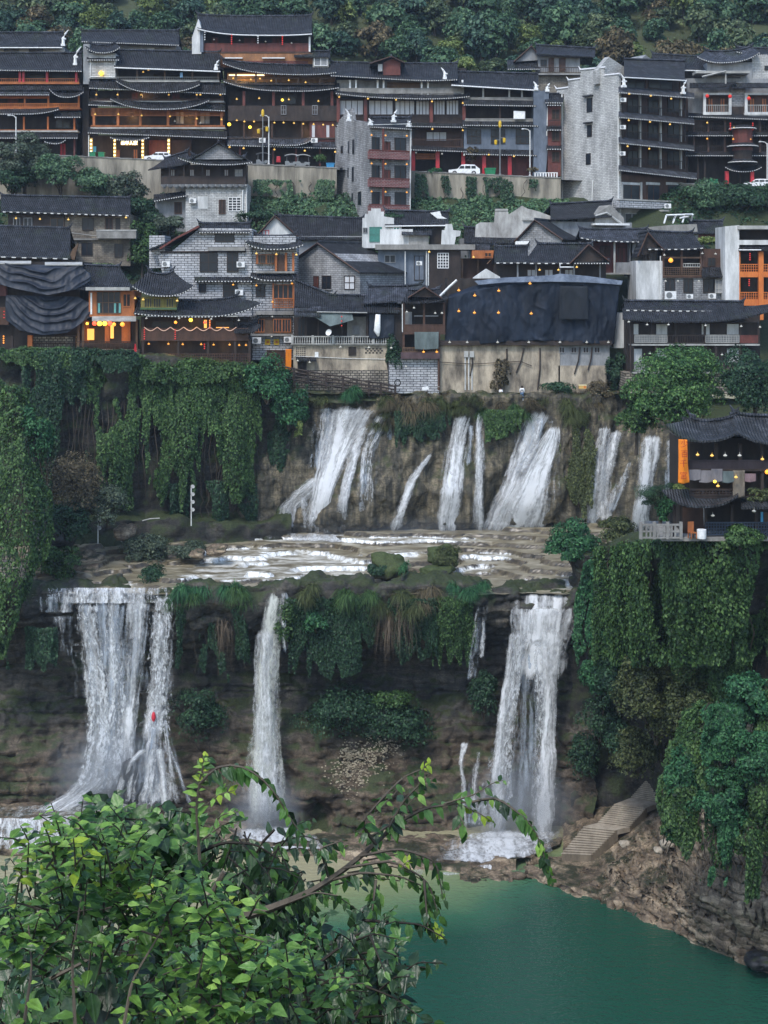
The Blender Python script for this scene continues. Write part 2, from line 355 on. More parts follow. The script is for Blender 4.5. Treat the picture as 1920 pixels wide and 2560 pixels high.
RIGHT = loft([row((2125, 2090, 2010, 2000, 2100, 2200), (150, 149.5, 148.5, 141, 124, 117), xr), row((1850, 1850, 1850, 1850, 1900, 1950), (152, 151, 148, 140, 124, 118), xr),
              row(1650, (152, 150, 145, 134, 123.5, 119), xr), row(1450, (152, 146, 132, 123, 119, 117.5), xr),
              row((1400, 1380, 1358, 1352, 1350, 1350), (153, 144, 127, 119.5, 117.5, 116.5), xr), row((1380, 1360, 1340, 1338, 1338, 1336), (160, 154, 138, 132, 131, 130), xr)], 130, 130)
RIGHT = displaced(RIGHT, .7, (.3, .3, .3), 23, .4)
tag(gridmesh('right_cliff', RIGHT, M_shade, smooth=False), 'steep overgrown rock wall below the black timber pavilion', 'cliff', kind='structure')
RSLOPE = displaced(loft([[(1745, 1345, 131), (1800, 1345, 129), (2060, 1340, 129)], [(1740, 1180, 164), (1800, 1180, 160), (2060, 1150, 160)], [(1700, 1010, 176), (1800, 1000, 176), (2060, 980, 176)]], 60, 50), .5, .3, 29)
tag(gridmesh('bank', RSLOPE, M_soil, smooth=False), 'overgrown slope behind the pavilion', 'slope', kind='structure')
# right rock bank down to the water
SL = np.array([(1440, 2140), (1505, 2066), (1540, 2058), (1578, 2010), (1618, 2002), (1660, 1952), (1700, 1930)], float)
wx = (1150, 1230, 1330, 1420, 1500, 1600, 1700, 1800, 1920, 2060); wy = (2230, 2225, 2225, 2255, 2280, 2315, 2375, 2410, 2460, 2520)
wY = [57.9*F/(y-HY) for y in wy]
ux = (1150, 1300, 1390, 1470, 1560, 1640, 1720, 1800, 1920, 2060)
BANK = loft([[(x, y+12, Y) for x, y, Y in zip(wx, wy, wY)], [(x, y-(34 if x < 1560 else 24), Y+.6) for x, y, Y in zip(wx, wy, wY)],
             [(1150, 2178, 141), (1300, 2160, 140.6), (1390, 2158, 139.8), (1500, 2200, 136.6), (1650, 2205, 130), (1750, 2240, 123), (1850, 2280, 119.5), (2060, 2330, 115)],
             [(1150, 2140, 145), (1300, 2130, 144.5), (1390, 2140, 142.6), (1480, 2140, 142), (1600, 2085, 141.5), (1660, 2080, 138.5), (1700, 2080, 131), (1800, 2140, 123), (2060, 2180, 117)],
             [(1150, 2105, 150), (1300, 2095, 150), (1390, 2095, 148), (1480, 2068, 146.5), (1600, 1995, 149), (1660, 1975, 149.5), (1700, 1980, 137), (1800, 2010, 126), (2060, 2050, 119)],
             [(1150, 2100, 154), (1300, 2085, 154), (1390, 2060, 152), (1480, 2000, 152), (1600, 1930, 152), (1660, 1910, 152), (1700, 1900, 141), (1800, 1900, 129), (2060, 1900, 122)]], 260, 150)
msk = np.clip((BANK[..., 0]+0)/14+.1, .12, 1)
bx_, by_ = BANK[..., 0]/BANK[..., 1]*F+960, HY-BANK[..., 2]/BANK[..., 1]*F; dm = np.full(bx_.shape, 1e9)
for (x0, y0), (x1, y1) in zip(SL[:-1], SL[1:]):
    t_ = np.clip(((bx_-x0)*(x1-x0)+(by_-y0)*(y1-y0))/((x1-x0)**2+(y1-y0)**2), 0, 1); dm = np.minimum(dm, np.hypot(bx_-x0-t_*(x1-x0), by_-y0-t_*(y1-y0)))
msk = msk*np.clip((dm-55)/50, .03, 1)
q_ = (BANK[..., 2]+.035*BANK[..., 0]+.5*fbm(BANK, (.12, .12, .12), 3, 35)+60)/.62; f_ = q_-np.floor(q_); tz = (np.floor(q_)+.45+np.clip((f_-.62)/.38, 0, 1))*.62-60-.035*BANK[..., 0]-.5*fbm(BANK, (.12, .12, .12), 3, 35)
ty = -(f_-.5)*.9*(.5+.8*np.abs(vnoise(np.stack([BANK[..., 0]*.22, np.floor(q_)*3.7, 0*q_], -1), 36))); BANK[..., 2] += (tz-BANK[..., 2])*.8*np.minimum(1, msk*3); BANK[..., 1] += ty*np.minimum(1, msk*3)
BANK = displaced(BANK, .45, (.35, .35, .8), 33, 1.2, mask=msk); BANK = displaced(BANK, .2, (1.2, 1.2, 2.2), 34, mask=msk)
tag(gridmesh('shore', BANK, M_bank, smooth=False), 'layered pale rock bank rising from the green pool', 'rock bank', kind='structure')
# left low ledge that the left fall runs off
LSH = loft([[(-90, 2136, 142.6), (140, 2140, 142.4), (330, 2135, 143), (620, 2122, 144.4)], [(-90, 2046, 143.4), (140, 2042, 143.6), (330, 2030, 144.5), (620, 2105, 145)],
            [(-90, 2020, 147.5), (140, 2012, 148.5), (330, 2003, 150), (620, 2080, 149)], [(-90, 1990, 150), (140, 1990, 151.5), (330, 1985, 153), (620, 2050, 153)]], 120, 50)
LSH = displaced(LSH, .28, (.5, .5, .7), 51, .2)
tag(gridmesh('rock_ledge', LSH, M_bank, smooth=False), 'low rock ledge at the foot of the left fall', 'rock ledge', kind='structure')
# middle and right foot ledges
FT = loft([[(600, 2140, 142.5), (800, 2145, 142.2), (1000, 2180, 139.5), (1130, 2200, 138), (1290, 2190, 138.8)], [(600, 2105, 143.5), (800, 2112, 143), (1000, 2150, 140.2), (1130, 2165, 139), (1290, 2150, 139.6)],
           [(600, 2090, 147), (800, 2092, 146), (1000, 2110, 144.5), (1130, 2108, 144.6), (1400, 2112, 144.4)], [(600, 2060, 152), (800, 2070, 151), (1000, 2075, 151), (1130, 2070, 153), (1420, 2070, 154)]], 170, 60)
FT = displaced(FT, .35, (.35, .35, .7), 57, .3)
tag(gridmesh('rock_apron', FT, M_bank, smooth=False), 'low wet rocks at the foot of the middle and right falls', 'rock ledge', kind='structure')
# pool
t = NT('pool water'); v = t.co(); sp = t.new('ShaderNodeSeparateXYZ'); t.l(v, sp.inputs[0])
silt = t.math('ADD', t.math('MULTIPLY', t.math('ADD', sp.outputs[1], -122.5), 1/17.), t.math('MULTIPLY', sp.outputs[0], -.03))
silt = t.math('ADD', silt, t.math('MULTIPLY', t.math('ADD', t.noise(v, .09, 4), -.5), .55))
col = t.ramp(silt, [(.02, (.012, .06, .038)), (.3, (.03, .108, .06)), (.52, (.11, .18, .09)), (.85, (.22, .25, .12)), (1., (.3, .28, .17))])
t.base(col, .07, .5); t.b.inputs['IOR'].default_value = 1.33
rp = t.math('ADD', t.noise(t.co(scale=(1, 1.5, 1)), 1.7, 3, .6), t.math('MULTIPLY', t.noise(t.co(scale=(1, 2, 1)), .5, 3), .8)); t.bump(rp, .75, .16)
pool = MB().quad((-70, 90, ZP), (75, 90, ZP), (75, 156, ZP), (-70, 156, ZP)).build('water', t.m)
tag(pool, 'still emerald pool, milky below the falls', 'pool', kind='structure')
MB().quad((-70, 88, -61), (75, 88, -61), (75, 170, -61), (-70, 170, -61)).build('ground', M_soil)['kind'] = 'structure'
# town slope, plaza, road, hillside, near slope
def heightgrid(name, X0, X1, Yl, nx, zf, mat, amp, sc, sd, label, cat):
    X, Y = np.meshgrid(np.linspace(X0, X1, nx+1), Yl); Z = zf(X, Y); G = np.stack([X, Y, Z], -1); G[..., 2] += amp*fbm(G, sc, 4, sd)
    tag(gridmesh(name, G, mat, smooth=False), label, cat, kind='structure'); return G
def roadz(X): return 16.3-.045*(X+10)
TOWN = heightgrid('terrain', -75, 75, np.linspace(178.5, 210.4, 60), 120, lambda X, Y: np.interp(Y, (178, 186, 195, 203, 208, 211), (-13.9, -11, -3, 5.5, 10.5, 12.3))+np.clip((X-30)/20, 0, 1)*2, M_soil, .5, .3, 61, 'earth slope under the lower town', 'slope')
heightgrid('plaza', -22, 36, np.linspace(176.3, 181, 14), 90, lambda X, Y: -13.95+0*X, M_plaza, .1, 1., 63, 'uneven stone walkway above the upper falls', 'walkway')
heightgrid('road', -80, 80, np.linspace(210.6, 232, 8), 80, lambda X, Y: roadz(X), rock('road surface', ((.05, .05, .05), (.1, .1, .1), (.16, .16, .155)), strata=0), .01, .5, 65, 'street in front of the upper hotels', 'road')
HILL = heightgrid('hill', -110, 110, np.linspace(229, 360, 90), 130, lambda X, Y: np.interp(Y, (229, 236, 300, 360), (13, 18, 60, 84))+.0*X, rock('hill soil', ((.03, .032, .018), (.075, .068, .035), (.14, .115, .075)), moss=.5, mosscol=(.06, .075, .028), strata=.3, sc=.15), 1.6, .07, 67, 'wooded hillside above the town', 'hill')
heightgrid('near_slope', -40, 40, np.concatenate([np.linspace(-4, 12, 20), np.linspace(14, 105, 30)]), 60, lambda X, Y: np.maximum(-2.3-.56*np.maximum(Y, -3), -60), M_soil, .18, .3, 69, 'slope under the viewpoint', 'slope')
# ---------------------------------------------------------------- waterfalls
def fallmat(name, thr, c=(.86, .88, .9), gran=.5, soft=.12, edge=.42, bot=.0):
    t = NT(name); uv = t.new('ShaderNodeUVMap', uv_map='flow'); e = t.new('ShaderNodeUVMap', uv_map='unit')
    m1 = t.new('ShaderNodeMapping'); m1.inputs['Scale'].default_value = (1., .09, 1); t.l(uv.outputs[0], m1.inputs[0])
    m2 = t.new('ShaderNodeMapping'); m2.inputs['Scale'].default_value = (2.3, 1.05, 1); t.l(uv.outputs[0], m2.inputs[0])
    m3 = t.new('ShaderNodeMapping'); m3.inputs['Scale'].default_value = (5, 2.1, 1); t.l(uv.outputs[0], m3.inputs[0])
    a = t.noise(m1.outputs[0], 1.3, 4, .6); b = t.noise(m2.outputs[0], 1.1, 5, .72, .4); c3 = t.noise(m3.outputs[0], 1.2, 3, .6)
    a = t.math('ADD', t.math('MULTIPLY', t.math('SUBTRACT', a, .5), 1.7), .5)
    s = t.math('ADD', t.math('MULTIPLY', a, 1-gran), t.math('ADD', t.math('MULTIPLY', b, gran*.65), t.math('MULTIPLY', c3, gran*.35)))
    sp = t.new('ShaderNodeSeparateXYZ'); t.l(e.outputs[0], sp.inputs[0])
    ed = t.math('ABSOLUTE', t.math('MULTIPLY', t.math('ADD', sp.outputs[0], -.5), 2)); ed = t.math('POWER', ed, 2.2)
    s = t.math('SUBTRACT', s, t.math('MULTIPLY', ed, edge))
    fd = t.math('MULTIPLY', t.math('MINIMUM', t.math('MULTIPLY', sp.outputs[1], 1/.05), t.math('MULTIPLY', t.math('SUBTRACT', 1, sp.outputs[1]), 1/.14)), 1, True); s = t.math('SUBTRACT', s, t.math('MULTIPLY', t.math('SUBTRACT', 1, fd), .3))
    if bot: s = t.math('ADD', s, t.math('MULTIPLY', t.math('POWER', sp.outputs[1], 3), bot))
    al = t.ramp(s, [(thr-soft, 0.), (thr+soft, 1.)])
    colr = t.mix(t.ramp(s, [(thr, 0.), (thr+.16, 1.)]), tuple(x*.72 for x in c), c)
    t.base(colr, .55, .3)
    tr = t.new('ShaderNodeBsdfTranslucent'); t.l(colr, tr.inputs['Color']); mx = t.new('ShaderNodeMixShader'); mx.inputs[0].default_value = .35
    t.l(t.b.outputs[0], mx.inputs[1]); t.l(tr.outputs[0], mx.inputs[2])
    tp = t.new('ShaderNodeBsdfTransparent'); m = t.new('ShaderNodeMixShader'); t.l(al, m.inputs[0]); t.l(tp.outputs[0], m.inputs[1]); t.l(mx.outputs[0], m.inputs[2]); t.l(m.outputs[0], t.out.inputs['Surface'])
    t.bump(b, .6, .25); return t.m
W_dense = fallmat('white water dense', .40, gran=.45, bot=.06); W_mid = fallmat('white water', .475, gran=.55, bot=.05); W_thin = fallmat('white water thin', .545, gran=.55, soft=.09, edge=.2)
W_cream = fallmat('white water creamy', .42, (.74, .76, .7), gran=.62, bot=.07); W_lace = fallmat('white water lace', .495, (.84, .87, .9), gran=.78, soft=.06, edge=.2); W_veil = fallmat('white water veil', .58, (.6, .68, .78), gran=.35, soft=.14, edge=.25)
W_solid = fallmat('white water solid', .33, gran=.4, edge=.3)
def lookup(G, px, py):
    gx = G[..., 0]/G[..., 1]*F+960; gy = HY-G[..., 2]/G[..., 1]*F
    k = np.argmin((gx-px)**2+(gy-py)**2+(G[..., 1]-150)*.05); return G.reshape(-1, 3)[k, 1]
def strip(name, pts, mat, parent=None, G=None, off=.62, bulge=.25, seed=0, rough=.12):
    """pts: (left px, right px, py, distance or None to follow the cliff)"""
    pts = [tuple(p)+(None,)*(4-len(p)) for p in pts]
    Yp = np.array([p[3] if p[3] is not None else min(lookup(G, p[0]+(p[1]-p[0])*a, p[2]) for a in (.1, .3, .5, .7, .9))-off for p in pts], float)
    A = np.array([p[:3] for p in pts], float); ln = np.concatenate([[0], np.cumsum(np.hypot(np.diff(A[:, 2]), np.diff(A[:, :2].mean(1))))])
    nv = max(12, int(ln[-1]/7)); s = np.linspace(0, ln[-1], nv+1)
    def ip(y):
        q = np.interp(s, ln, y); k = max(1, int(nv/14))
        pad = np.pad(q, k, mode='edge'); pad[:k] = q[0]-(q[1:k+1][::-1]-q[0]) if k else pad[:k]; pad[-k:] = 2*q[-1]-q[-k-1:-1][::-1]
        return np.convolve(pad, np.ones(2*k+1)/(2*k+1), 'valid')
    L, Rr, Y_, Yd = ip(A[:, 0]), ip(A[:, 1]), ip(A[:, 2]), ip(Yp); ex = (Rr-L)*(.48 if G is not None else .1); L = L-ex; Rr = Rr+ex
    wm = float((Rr-L).mean()/F*Yd.mean()); nu = max(4, int(wm/.35)); u = np.linspace(0, 1, nu+1)
    PXs = L[:, None]+(Rr-L)[:, None]*u; Yw = Yd[:, None]-bulge*(1-(2*u-1)**2)[None]
    G2 = np.stack([(PXs-960)/F*Yw, Yw, (HY-Y_[:, None])/F*Yw+0*u], -1)
    G2 = G2+np.stack([0*Yw, fbm(G2, (1., 1., .35), 3, 100+seed)*rough*2, 0*Yw], -1)
    G2[..., 0] += fbm(np.stack([u*0+s[:, None]*.03, u*3+0*s[:, None], 0*Yw+seed], -1), 1, 3, 5)*rough
    o = gridmesh(name, G2, mat, parent=parent); me = o.data
    V = np.zeros((nv+1, nu+1, 2)); V[..., 0] = u*wm+seed*7.3; V[..., 1] = (s/F*Yd)[:, None]+seed*3.1
    E = np.zeros_like(V); E[..., 0] = u; E[..., 1] = (s/s[-1])[:, None]
    vi = np.empty(len(me.loops), dtype=np.int32); me.loops.foreach_get('vertex_index', vi)
    for nm, W in (('flow', V), ('unit', E)):
        lay = me.uv_layers.new(name=nm); lay.data.foreach_set('uv', W.reshape(-1, 2)[vi].astype(np.float32).ravel())
    return o
_fs = [0]
def fall(label, strips, G=None):
    """strips: (pts, material) - the first is the fall itself, the others its side streams"""
    root = None
    for pts, m in strips:
        _fs[0] += 1
        o = strip('waterfall' if root is None else 'side_stream', pts, m, root, G, seed=_fs[0])
        if root is None: root = o; tag(o, label, 'waterfall', 'waterfalls')
        b = strip('inner_sheet', [tuple(p[:3])+((p[3]+.5,) if len(p) > 3 and p[3] else ()) for p in pts], W_veil if m in (W_thin, W_veil) else W_mid, root, G, off=.4, seed=_fs[0]+40)
    return root
fall('broad white upper fall at the left end, splitting over a rock at its foot', [
    ([(846, 938, 1012), (832, 915, 1050), (822, 885, 1100), (804, 852, 1170), (788, 822, 1240), (764, 824, 1342)], W_dense),
    ([(785, 815, 1190), (745, 790, 1225), (706, 742, 1265), (692, 728, 1335)], W_mid), ([(750, 765, 1240), (757, 770, 1330)], W_thin)], UP)
fall('thin veil of water left of the broad upper fall', [([(800, 830, 1014), (786, 826, 1090), (776, 812, 1190)], W_thin)], UP)
fall('slim upper stream close beside the broad fall', [([(905, 922, 1058), (882, 905, 1110), (862, 884, 1180), (845, 866, 1260), (838, 862, 1342)], W_mid)], UP)
fall('lacy upper fall that fades to mist halfway down', [([(955, 985, 1028), (925, 960, 1080), (905, 940, 1130), (893, 940, 1220), (888, 936, 1342)], W_thin), ([(962, 984, 1040), (966, 985, 1320)], W_veil)], UP)
fall('single thin diagonal stream over the bare middle rock', [([(1076, 1084, 1130), (1045, 1060, 1165), (1015, 1034, 1210), (990, 1010, 1280), (972, 990, 1350)], W_mid)], UP)
fall('tall upper fall just right of the bare middle rock', [([(1144, 1180, 1032), (1134, 1164, 1080), (1122, 1155, 1135), (1110, 1150, 1230), (1096, 1136, 1354)], W_dense)], UP)
fall('narrow straight upper fall with a faint strand beside it', [([(1194, 1209, 1028), (1190, 1208, 1150), (1186, 1206, 1250), (1178, 1208, 1346)], W_mid), ([(1172, 1184, 1060), (1166, 1180, 1170)], W_thin)], UP)
fall('widest upper fall, two slanting white streams from one lip', [
    ([(1322, 1376, 1028), (1305, 1345, 1080), (1285, 1320, 1150), (1250, 1285, 1240), (1198, 1240, 1350)], W_dense),
    ([(1378, 1396, 1060), (1352, 1394, 1110), (1320, 1376, 1170), (1275, 1360, 1250), (1228, 1342, 1350)], W_dense),
    ([(1325, 1375, 1045), (1320, 1360, 1110), (1270, 1320, 1200)], W_thin)], UP)
fall('forked upper fall above the round green bush', [([(1500, 1526, 1060), (1490, 1516, 1120), (1478, 1510, 1180), (1470, 1506, 1240), (1455, 1500, 1330)], W_mid),
    ([(1530, 1552, 1070), (1512, 1540, 1130), (1500, 1526, 1200), (1492, 1524, 1330)], W_mid), ([(1568, 1578, 1150), (1538, 1556, 1220), (1510, 1530, 1290)], W_thin)], UP)
fall('creamy upper fall behind the small leaning pine', [([(1612, 1648, 1084), (1606, 1640, 1140), (1600, 1628, 1205), (1592, 1622, 1270), (1586, 1620, 1345)], W_dense)], UP)
fall('faint upper fall beside the orange banner', [([(1668, 1690, 1095), (1668, 1688, 1160), (1664, 1684, 1250)], W_mid)], UP)
fall('wide lower fall on the left, dropping in white clumps', [
    ([(84, 440, 1468, 150.4), (84, 440, 1480, 149.7), (86, 438, 1512, 149.4)], W_lace),
    ([(186, 384, 1490, 149.3), (192, 366, 1690, 148.7), (204, 340, 1850, 148.3), (180, 330, 2020, 147.4)], W_veil),
    ([(182, 258, 1490, 149), (190, 268, 1600, 148.7), (202, 290, 1720, 148.4), (206, 300, 1850, 148), (178, 290, 1960, 147.4), (120, 280, 2030, 146.4)], W_lace),
    ([(256, 300, 1490, 149), (258, 306, 1600, 148.8), (254, 316, 1720, 148.5), (244, 326, 1850, 148), (220, 318, 2010, 147)], W_lace),
    ([(310, 384, 1488, 149.2), (308, 368, 1640, 148.8), (296, 342, 1840, 148.2), (280, 336, 1990, 147.2)], W_mid), ([(78, 215, 1490, 149.8), (82, 208, 1536, 149.6)], W_thin),
    ([(120, 190, 1536, 149.3), (135, 182, 1580, 149.2), (145, 182, 1650, 149.3)], W_thin), ([(60, 170, 2036, 145.6), (130, 250, 1990, 147.2), (190, 290, 1940, 147.6)][::-1], W_mid)])
fall('lacy lower fall that breaks over a dark boulder', [
    ([(378, 442, 1476, 150.2), (378, 440, 1496, 149.6), (372, 438, 1560, 149.2), (364, 434, 1690, 148.9), (352, 432, 1800, 148.5), (338, 440, 1880, 147.6)], W_lace),
    ([(352, 430, 1790, 148.4), (338, 440, 1860, 147.4), (312, 462, 1940, 146.6), (288, 492, 2034, 146)], W_thin),
    ([(352, 376, 1872, 147), (322, 344, 1898, 146.6), (298, 316, 1945, 146.5), (278, 300, 2016, 146.3)], W_mid),
    ([(366, 398, 1866, 147), (360, 390, 1950, 146.3), (340, 376, 2034, 145.8)], W_thin), ([(386, 412, 1866, 147), (396, 420, 1950, 146.3), (400, 428, 2034, 145.8)], W_mid),
    ([(398, 424, 1856, 147.1), (424, 448, 1915, 146.5), (452, 474, 1980, 146.1), (468, 498, 2036, 145.8)], W_thin)])
fall('straight creamy lower fall in the middle', [
    ([(658, 724, 1470, 150.2), (652, 716, 1500, 149.6), (632, 702, 1690, 149), (617, 709, 1882, 148.5), (607, 712, 2000, 148), (600, 716, 2085, 147.4)], W_cream),
    ([(640, 690, 1560, 148.9), (622, 700, 1800, 148.4), (608, 712, 2080, 147.2)], W_mid), ([(700, 725, 1476, 149.7), (700, 722, 1640, 149.4)], W_thin)])
fall('massive lower fall on the right with a dark gap in its curtain', [
    ([(1272, 1446, 1480, 151.2), (1270, 1448, 1500, 150.4), (1272, 1446, 1520, 150), (1274, 1436, 1570, 149.6), (1266, 1416, 1640, 149.3), (1258, 1404, 1700, 149.1)], W_dense),
    ([(1274, 1446, 1518, 149.8), (1272, 1438, 1560, 149.4), (1270, 1428, 1610, 149.2)], W_dense),
    ([(1270, 1330, 1560, 149.3), (1262, 1318, 1650, 149), (1246, 1300, 1770, 148.7), (1222, 1290, 1890, 148.4), (1192, 1292, 2000, 148), (1180, 1296, 2125, 147.2)], W_lace),
    ([(1272, 1300, 1560, 149.1), (1256, 1284, 1690, 148.8), (1232, 1272, 1850, 148.4), (1205, 1268, 2120, 147)], W_mid),
    ([(1326, 1436, 1560, 149.3), (1326, 1408, 1650, 149), (1330, 1398, 1780, 148.7), (1332, 1394, 1900, 148.4), (1316, 1396, 2000, 148), (1300, 1400, 2125, 147.2)], W_lace),
    ([(1346, 1420, 1560, 149.1), (1352, 1396, 1690, 148.8), (1350, 1388, 1850, 148.4), (1330, 1392, 2120, 147)], W_dense),
    ([(1290, 1350, 1620, 149.5), (1270, 1350, 1850, 149), (1240, 1350, 2110, 148)], W_veil)])
fall('two thin strands beside the massive lower fall', [([(1196, 1222, 1500, 150.2), (1180, 1206, 1560, 149.9), (1170, 1200, 1640, 149.8), (1160, 1190, 1720, 149.8)], W_thin), ([(1204, 1222, 1510, 150), (1200, 1218, 1600, 149.8), (1196, 1212, 1660, 149.8)], W_thin)])
fall('small stream tumbling down the rock at the foot of the right fall', [([(1150, 1180, 1850, 150.2), (1146, 1162, 1900, 149.6), (1152, 1168, 1990, 148.9), (1155, 1175, 2085, 148)], W_mid), ([(1178, 1210, 1870, 150), (1172, 1196, 1960, 149.2), (1160, 1200, 2085, 148)], W_thin)])
fall('short curtain spilling off the low ledge on the left', [([(-60, 150, 2042, 143.2), (-60, 150, 2060, 142.8), (-60, 150, 2134, 142.3)], W_lace), ([(95, 200, 2036, 143), (90, 190, 2060, 142.6), (90, 175, 2134, 142.1)], W_mid)])
fall('short cascade from the right apron into the pool', [([(1195, 1262, 2158, 139.4), (1185, 1252, 2190, 138.6), (1140, 1232, 2218, 137.4)], W_dense)])
fall('little spill over the brown ledge above the left fall', [([(268, 295, 1440, 156.5), (266, 298, 1464, 154.8)], W_mid), ([(310, 345, 1448, 156), (308, 348, 1466, 154.6)], W_mid)])
# foam lying on the apron and the pool below each fall
def foam(label, rows, mat, sd):
    G = loft(rows, 90, 40); G[..., 2] += .3+.14*fbm(G, .8, 4, sd); o = gridmesh('foam', G, mat); me = o.data; h, w = G.shape[:2]
    E = np.stack(np.meshgrid(np.linspace(0, 1, w), np.linspace(0, 1, h)), -1); V = G[..., :2]*np.array((.6, .9))
    vi = np.empty(len(me.loops), dtype=np.int32); me.loops.foreach_get('vertex_index', vi)
    for nm, W in (('flow', V), ('unit', E)): me.uv_layers.new(name=nm).data.foreach_set('uv', W.reshape(-1, 2)[vi].astype(np.float32).ravel())
    tag(o, label, 'foam', kind='stuff'); return o
W_foam = fallmat('foam', .38, (.8, .83, .86), gran=.7, edge=.28); W_foamt = fallmat('foam thin', .52, (.75, .77, .74), gran=.7, edge=.3)
foam('white churning foam at the foot of the right fall', [[(1090, 2160, 139.2), (1200, 2168, 139), (1380, 2140, 140.4)], [(1100, 2120, 143), (1200, 2112, 143.2), (1400, 2108, 143.4)], [(1150, 2085, 147), (1200, 2080, 147), (1400, 2080, 147)]], W_foam, 3)
foam('white foam below the middle fall', [[(560, 2138, 142), (700, 2134, 142.2), (840, 2130, 142.4)], [(590, 2075, 147), (700, 2072, 147), (760, 2080, 146.6)]], W_foam, 5)
foam('foam sliding off the left boulder along the ledge', [[(-80, 2052, 143), (150, 2046, 143.2), (420, 2050, 144)], [(-80, 2030, 146), (150, 2016, 147.4), (480, 2012, 146.6)]], W_foamt, 7)
foam('white foam along the foot of the upper falls', [[(640, 1356, 172.2), (900, 1362, 171.5), (1360, 1362, 171.4)], [(690, 1335, 174), (900, 1344, 173.4), (1370, 1340, 173.4)]], W_foam, 9)
foam('thin foam trailing into the pool', [[(980, 2215, 136.8), (1150, 2224, 136.2), (1260, 2222, 136.4)], [(980, 2165, 139.8), (1150, 2190, 138.4), (1260, 2185, 138.6)]], W_foamt, 11)
# ---------------------------------------------------------------- houses
M_tile = tiles('roof tiles', (.017, .0178, .021)); M_tile2 = tiles('roof tiles paler', (.036, .039, .048))
M_gb = brick('grey brick', (.36, .365, .375), (.25, .255, .265), (.1, .1, .1), .62, .26, .45)
M_block = brick('grey block', (.5, .51, .53), (.37, .38, .4), (.05, .05, .055), .85, .3, .3, .035)
M_tower = brick('tower brick', (.53, .535, .53), (.4, .405, .4), (.17, .17, .165), .7, .24, .35, .02)
M_tanb = brick('old tan brick', (.27, .235, .19), (.17, .15, .125), (.11, .1, .085), .6, .25, .55)
M_stone = worn('stained lime plaster', (.5, .43, .33), (.11, .095, .078), .55, .9, .6, (1, 1, .42), .1)
M_rub = brick('rubble stone', (.36, .32, .26), (.17, .15, .125), (.05, .045, .04), .55, .3, .5, .05)
M_wht = worn('white plaster', (.66, .67, .67), (.36, .37, .37), .5, .85, .2, (1.4, 1, .3), .15)
M_grypl = worn('grey plaster', (.3, .31, .32), (.15, .155, .165), .5, .85, .2, (1, 1, .4), .15)
M_blue = worn('blue grey plaster', (.17, .2, .25), (.09, .11, .14), .5, .85, .2, (1, 1, .4), .15)
M_conc = worn('concrete', (.3, .295, .28), (.16, .155, .145), .7, .9, .2, (1, 1, .5), .15)
M_dk = worn('dark timber', (.046, .032, .026), (.02, .015, .013), 1.2, .65, .2)
M_br = worn('brown timber', (.085, .045, .03), (.045, .024, .017), 1.2, .6, .2)
M_red = worn('red brown timber', (.15, .045, .035), (.08, .026, .022), 1.2, .6, .2)
M_or = worn('orange timber', (.44, .15, .045), (.24, .08, .028), 1.2, .6, .2)
M_orb = worn('bright orange paint', (.62, .19, .04), (.45, .12, .03), 1, .5, .1)
M_mid = worn('weathered timber', (.14, .085, .05), (.07, .042, .026), 1.2, .65, .2)
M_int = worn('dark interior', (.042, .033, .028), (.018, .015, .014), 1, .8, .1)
M_crim = plain('red lacquer', (.42, .02, .03), .4)
M_glass = plain('dark glass', (.014, .018, .024), .3, 0, .3); M_teal = plain('teal glass', (.03, .17, .15), .15); M_curt = worn('pale curtain', (.6, .61, .63), (.42, .43, .46), 3, .8, .1, (6, 6, .2))
M_trim = plain('white trim', (.72, .73, .73), .5); M_dot = plain('white tile ends', (.55, .55, .54), .6); M_pipe = plain('pale pipe', (.6, .61, .6), .5)
M_olive = worn('yellow green paint', (.22, .19, .05), (.12, .1, .03), 2); M_slab = worn('pale slab', (.42, .42, .4), (.24, .24, .23), .8)
M_warm = emis('warm wall glow', (1., .42, .09), .6, (.4, .2, .06)); M_strip = emis('lit ceiling strip', (1., .72, .38), 1.2)  # M_warm: lantern light on inner walls, put in as emission
def slab(mb, G, th):
    """solid sheet from a grid of points, th thick"""
    G = [[Vector(p) for p in r] for r in G]; h, w = len(G), len(G[0]); n = len(mb.v); k = h*w
    mb.v += [tuple(p) for r in G for p in r]+[(p.x, p.y, p.z-th) for r in G for p in r]
    I = lambda i, j: n+i*w+j
    for i in range(h-1):
        for j in range(w-1):
            mb.f.append((I(i, j), I(i, j+1), I(i+1, j+1), I(i+1, j))); mb.f.append((k+I(i+1, j), k+I(i+1, j+1), k+I(i, j+1), k+I(i, j)))
    for j in range(w-1):
        mb.f.append((k+I(0, j), k+I(0, j+1), I(0, j+1), I(0, j))); mb.f.append((I(h-1, j), I(h-1, j+1), k+I(h-1, j+1), k+I(h-1, j)))
    for i in range(h-1):
        mb.f.append((I(i, 0), I(i+1, 0), k+I(i+1, 0), k+I(i, 0))); mb.f.append((k+I(i, w-1), k+I(i+1, w-1), I(i+1, w-1), I(i, w-1)))
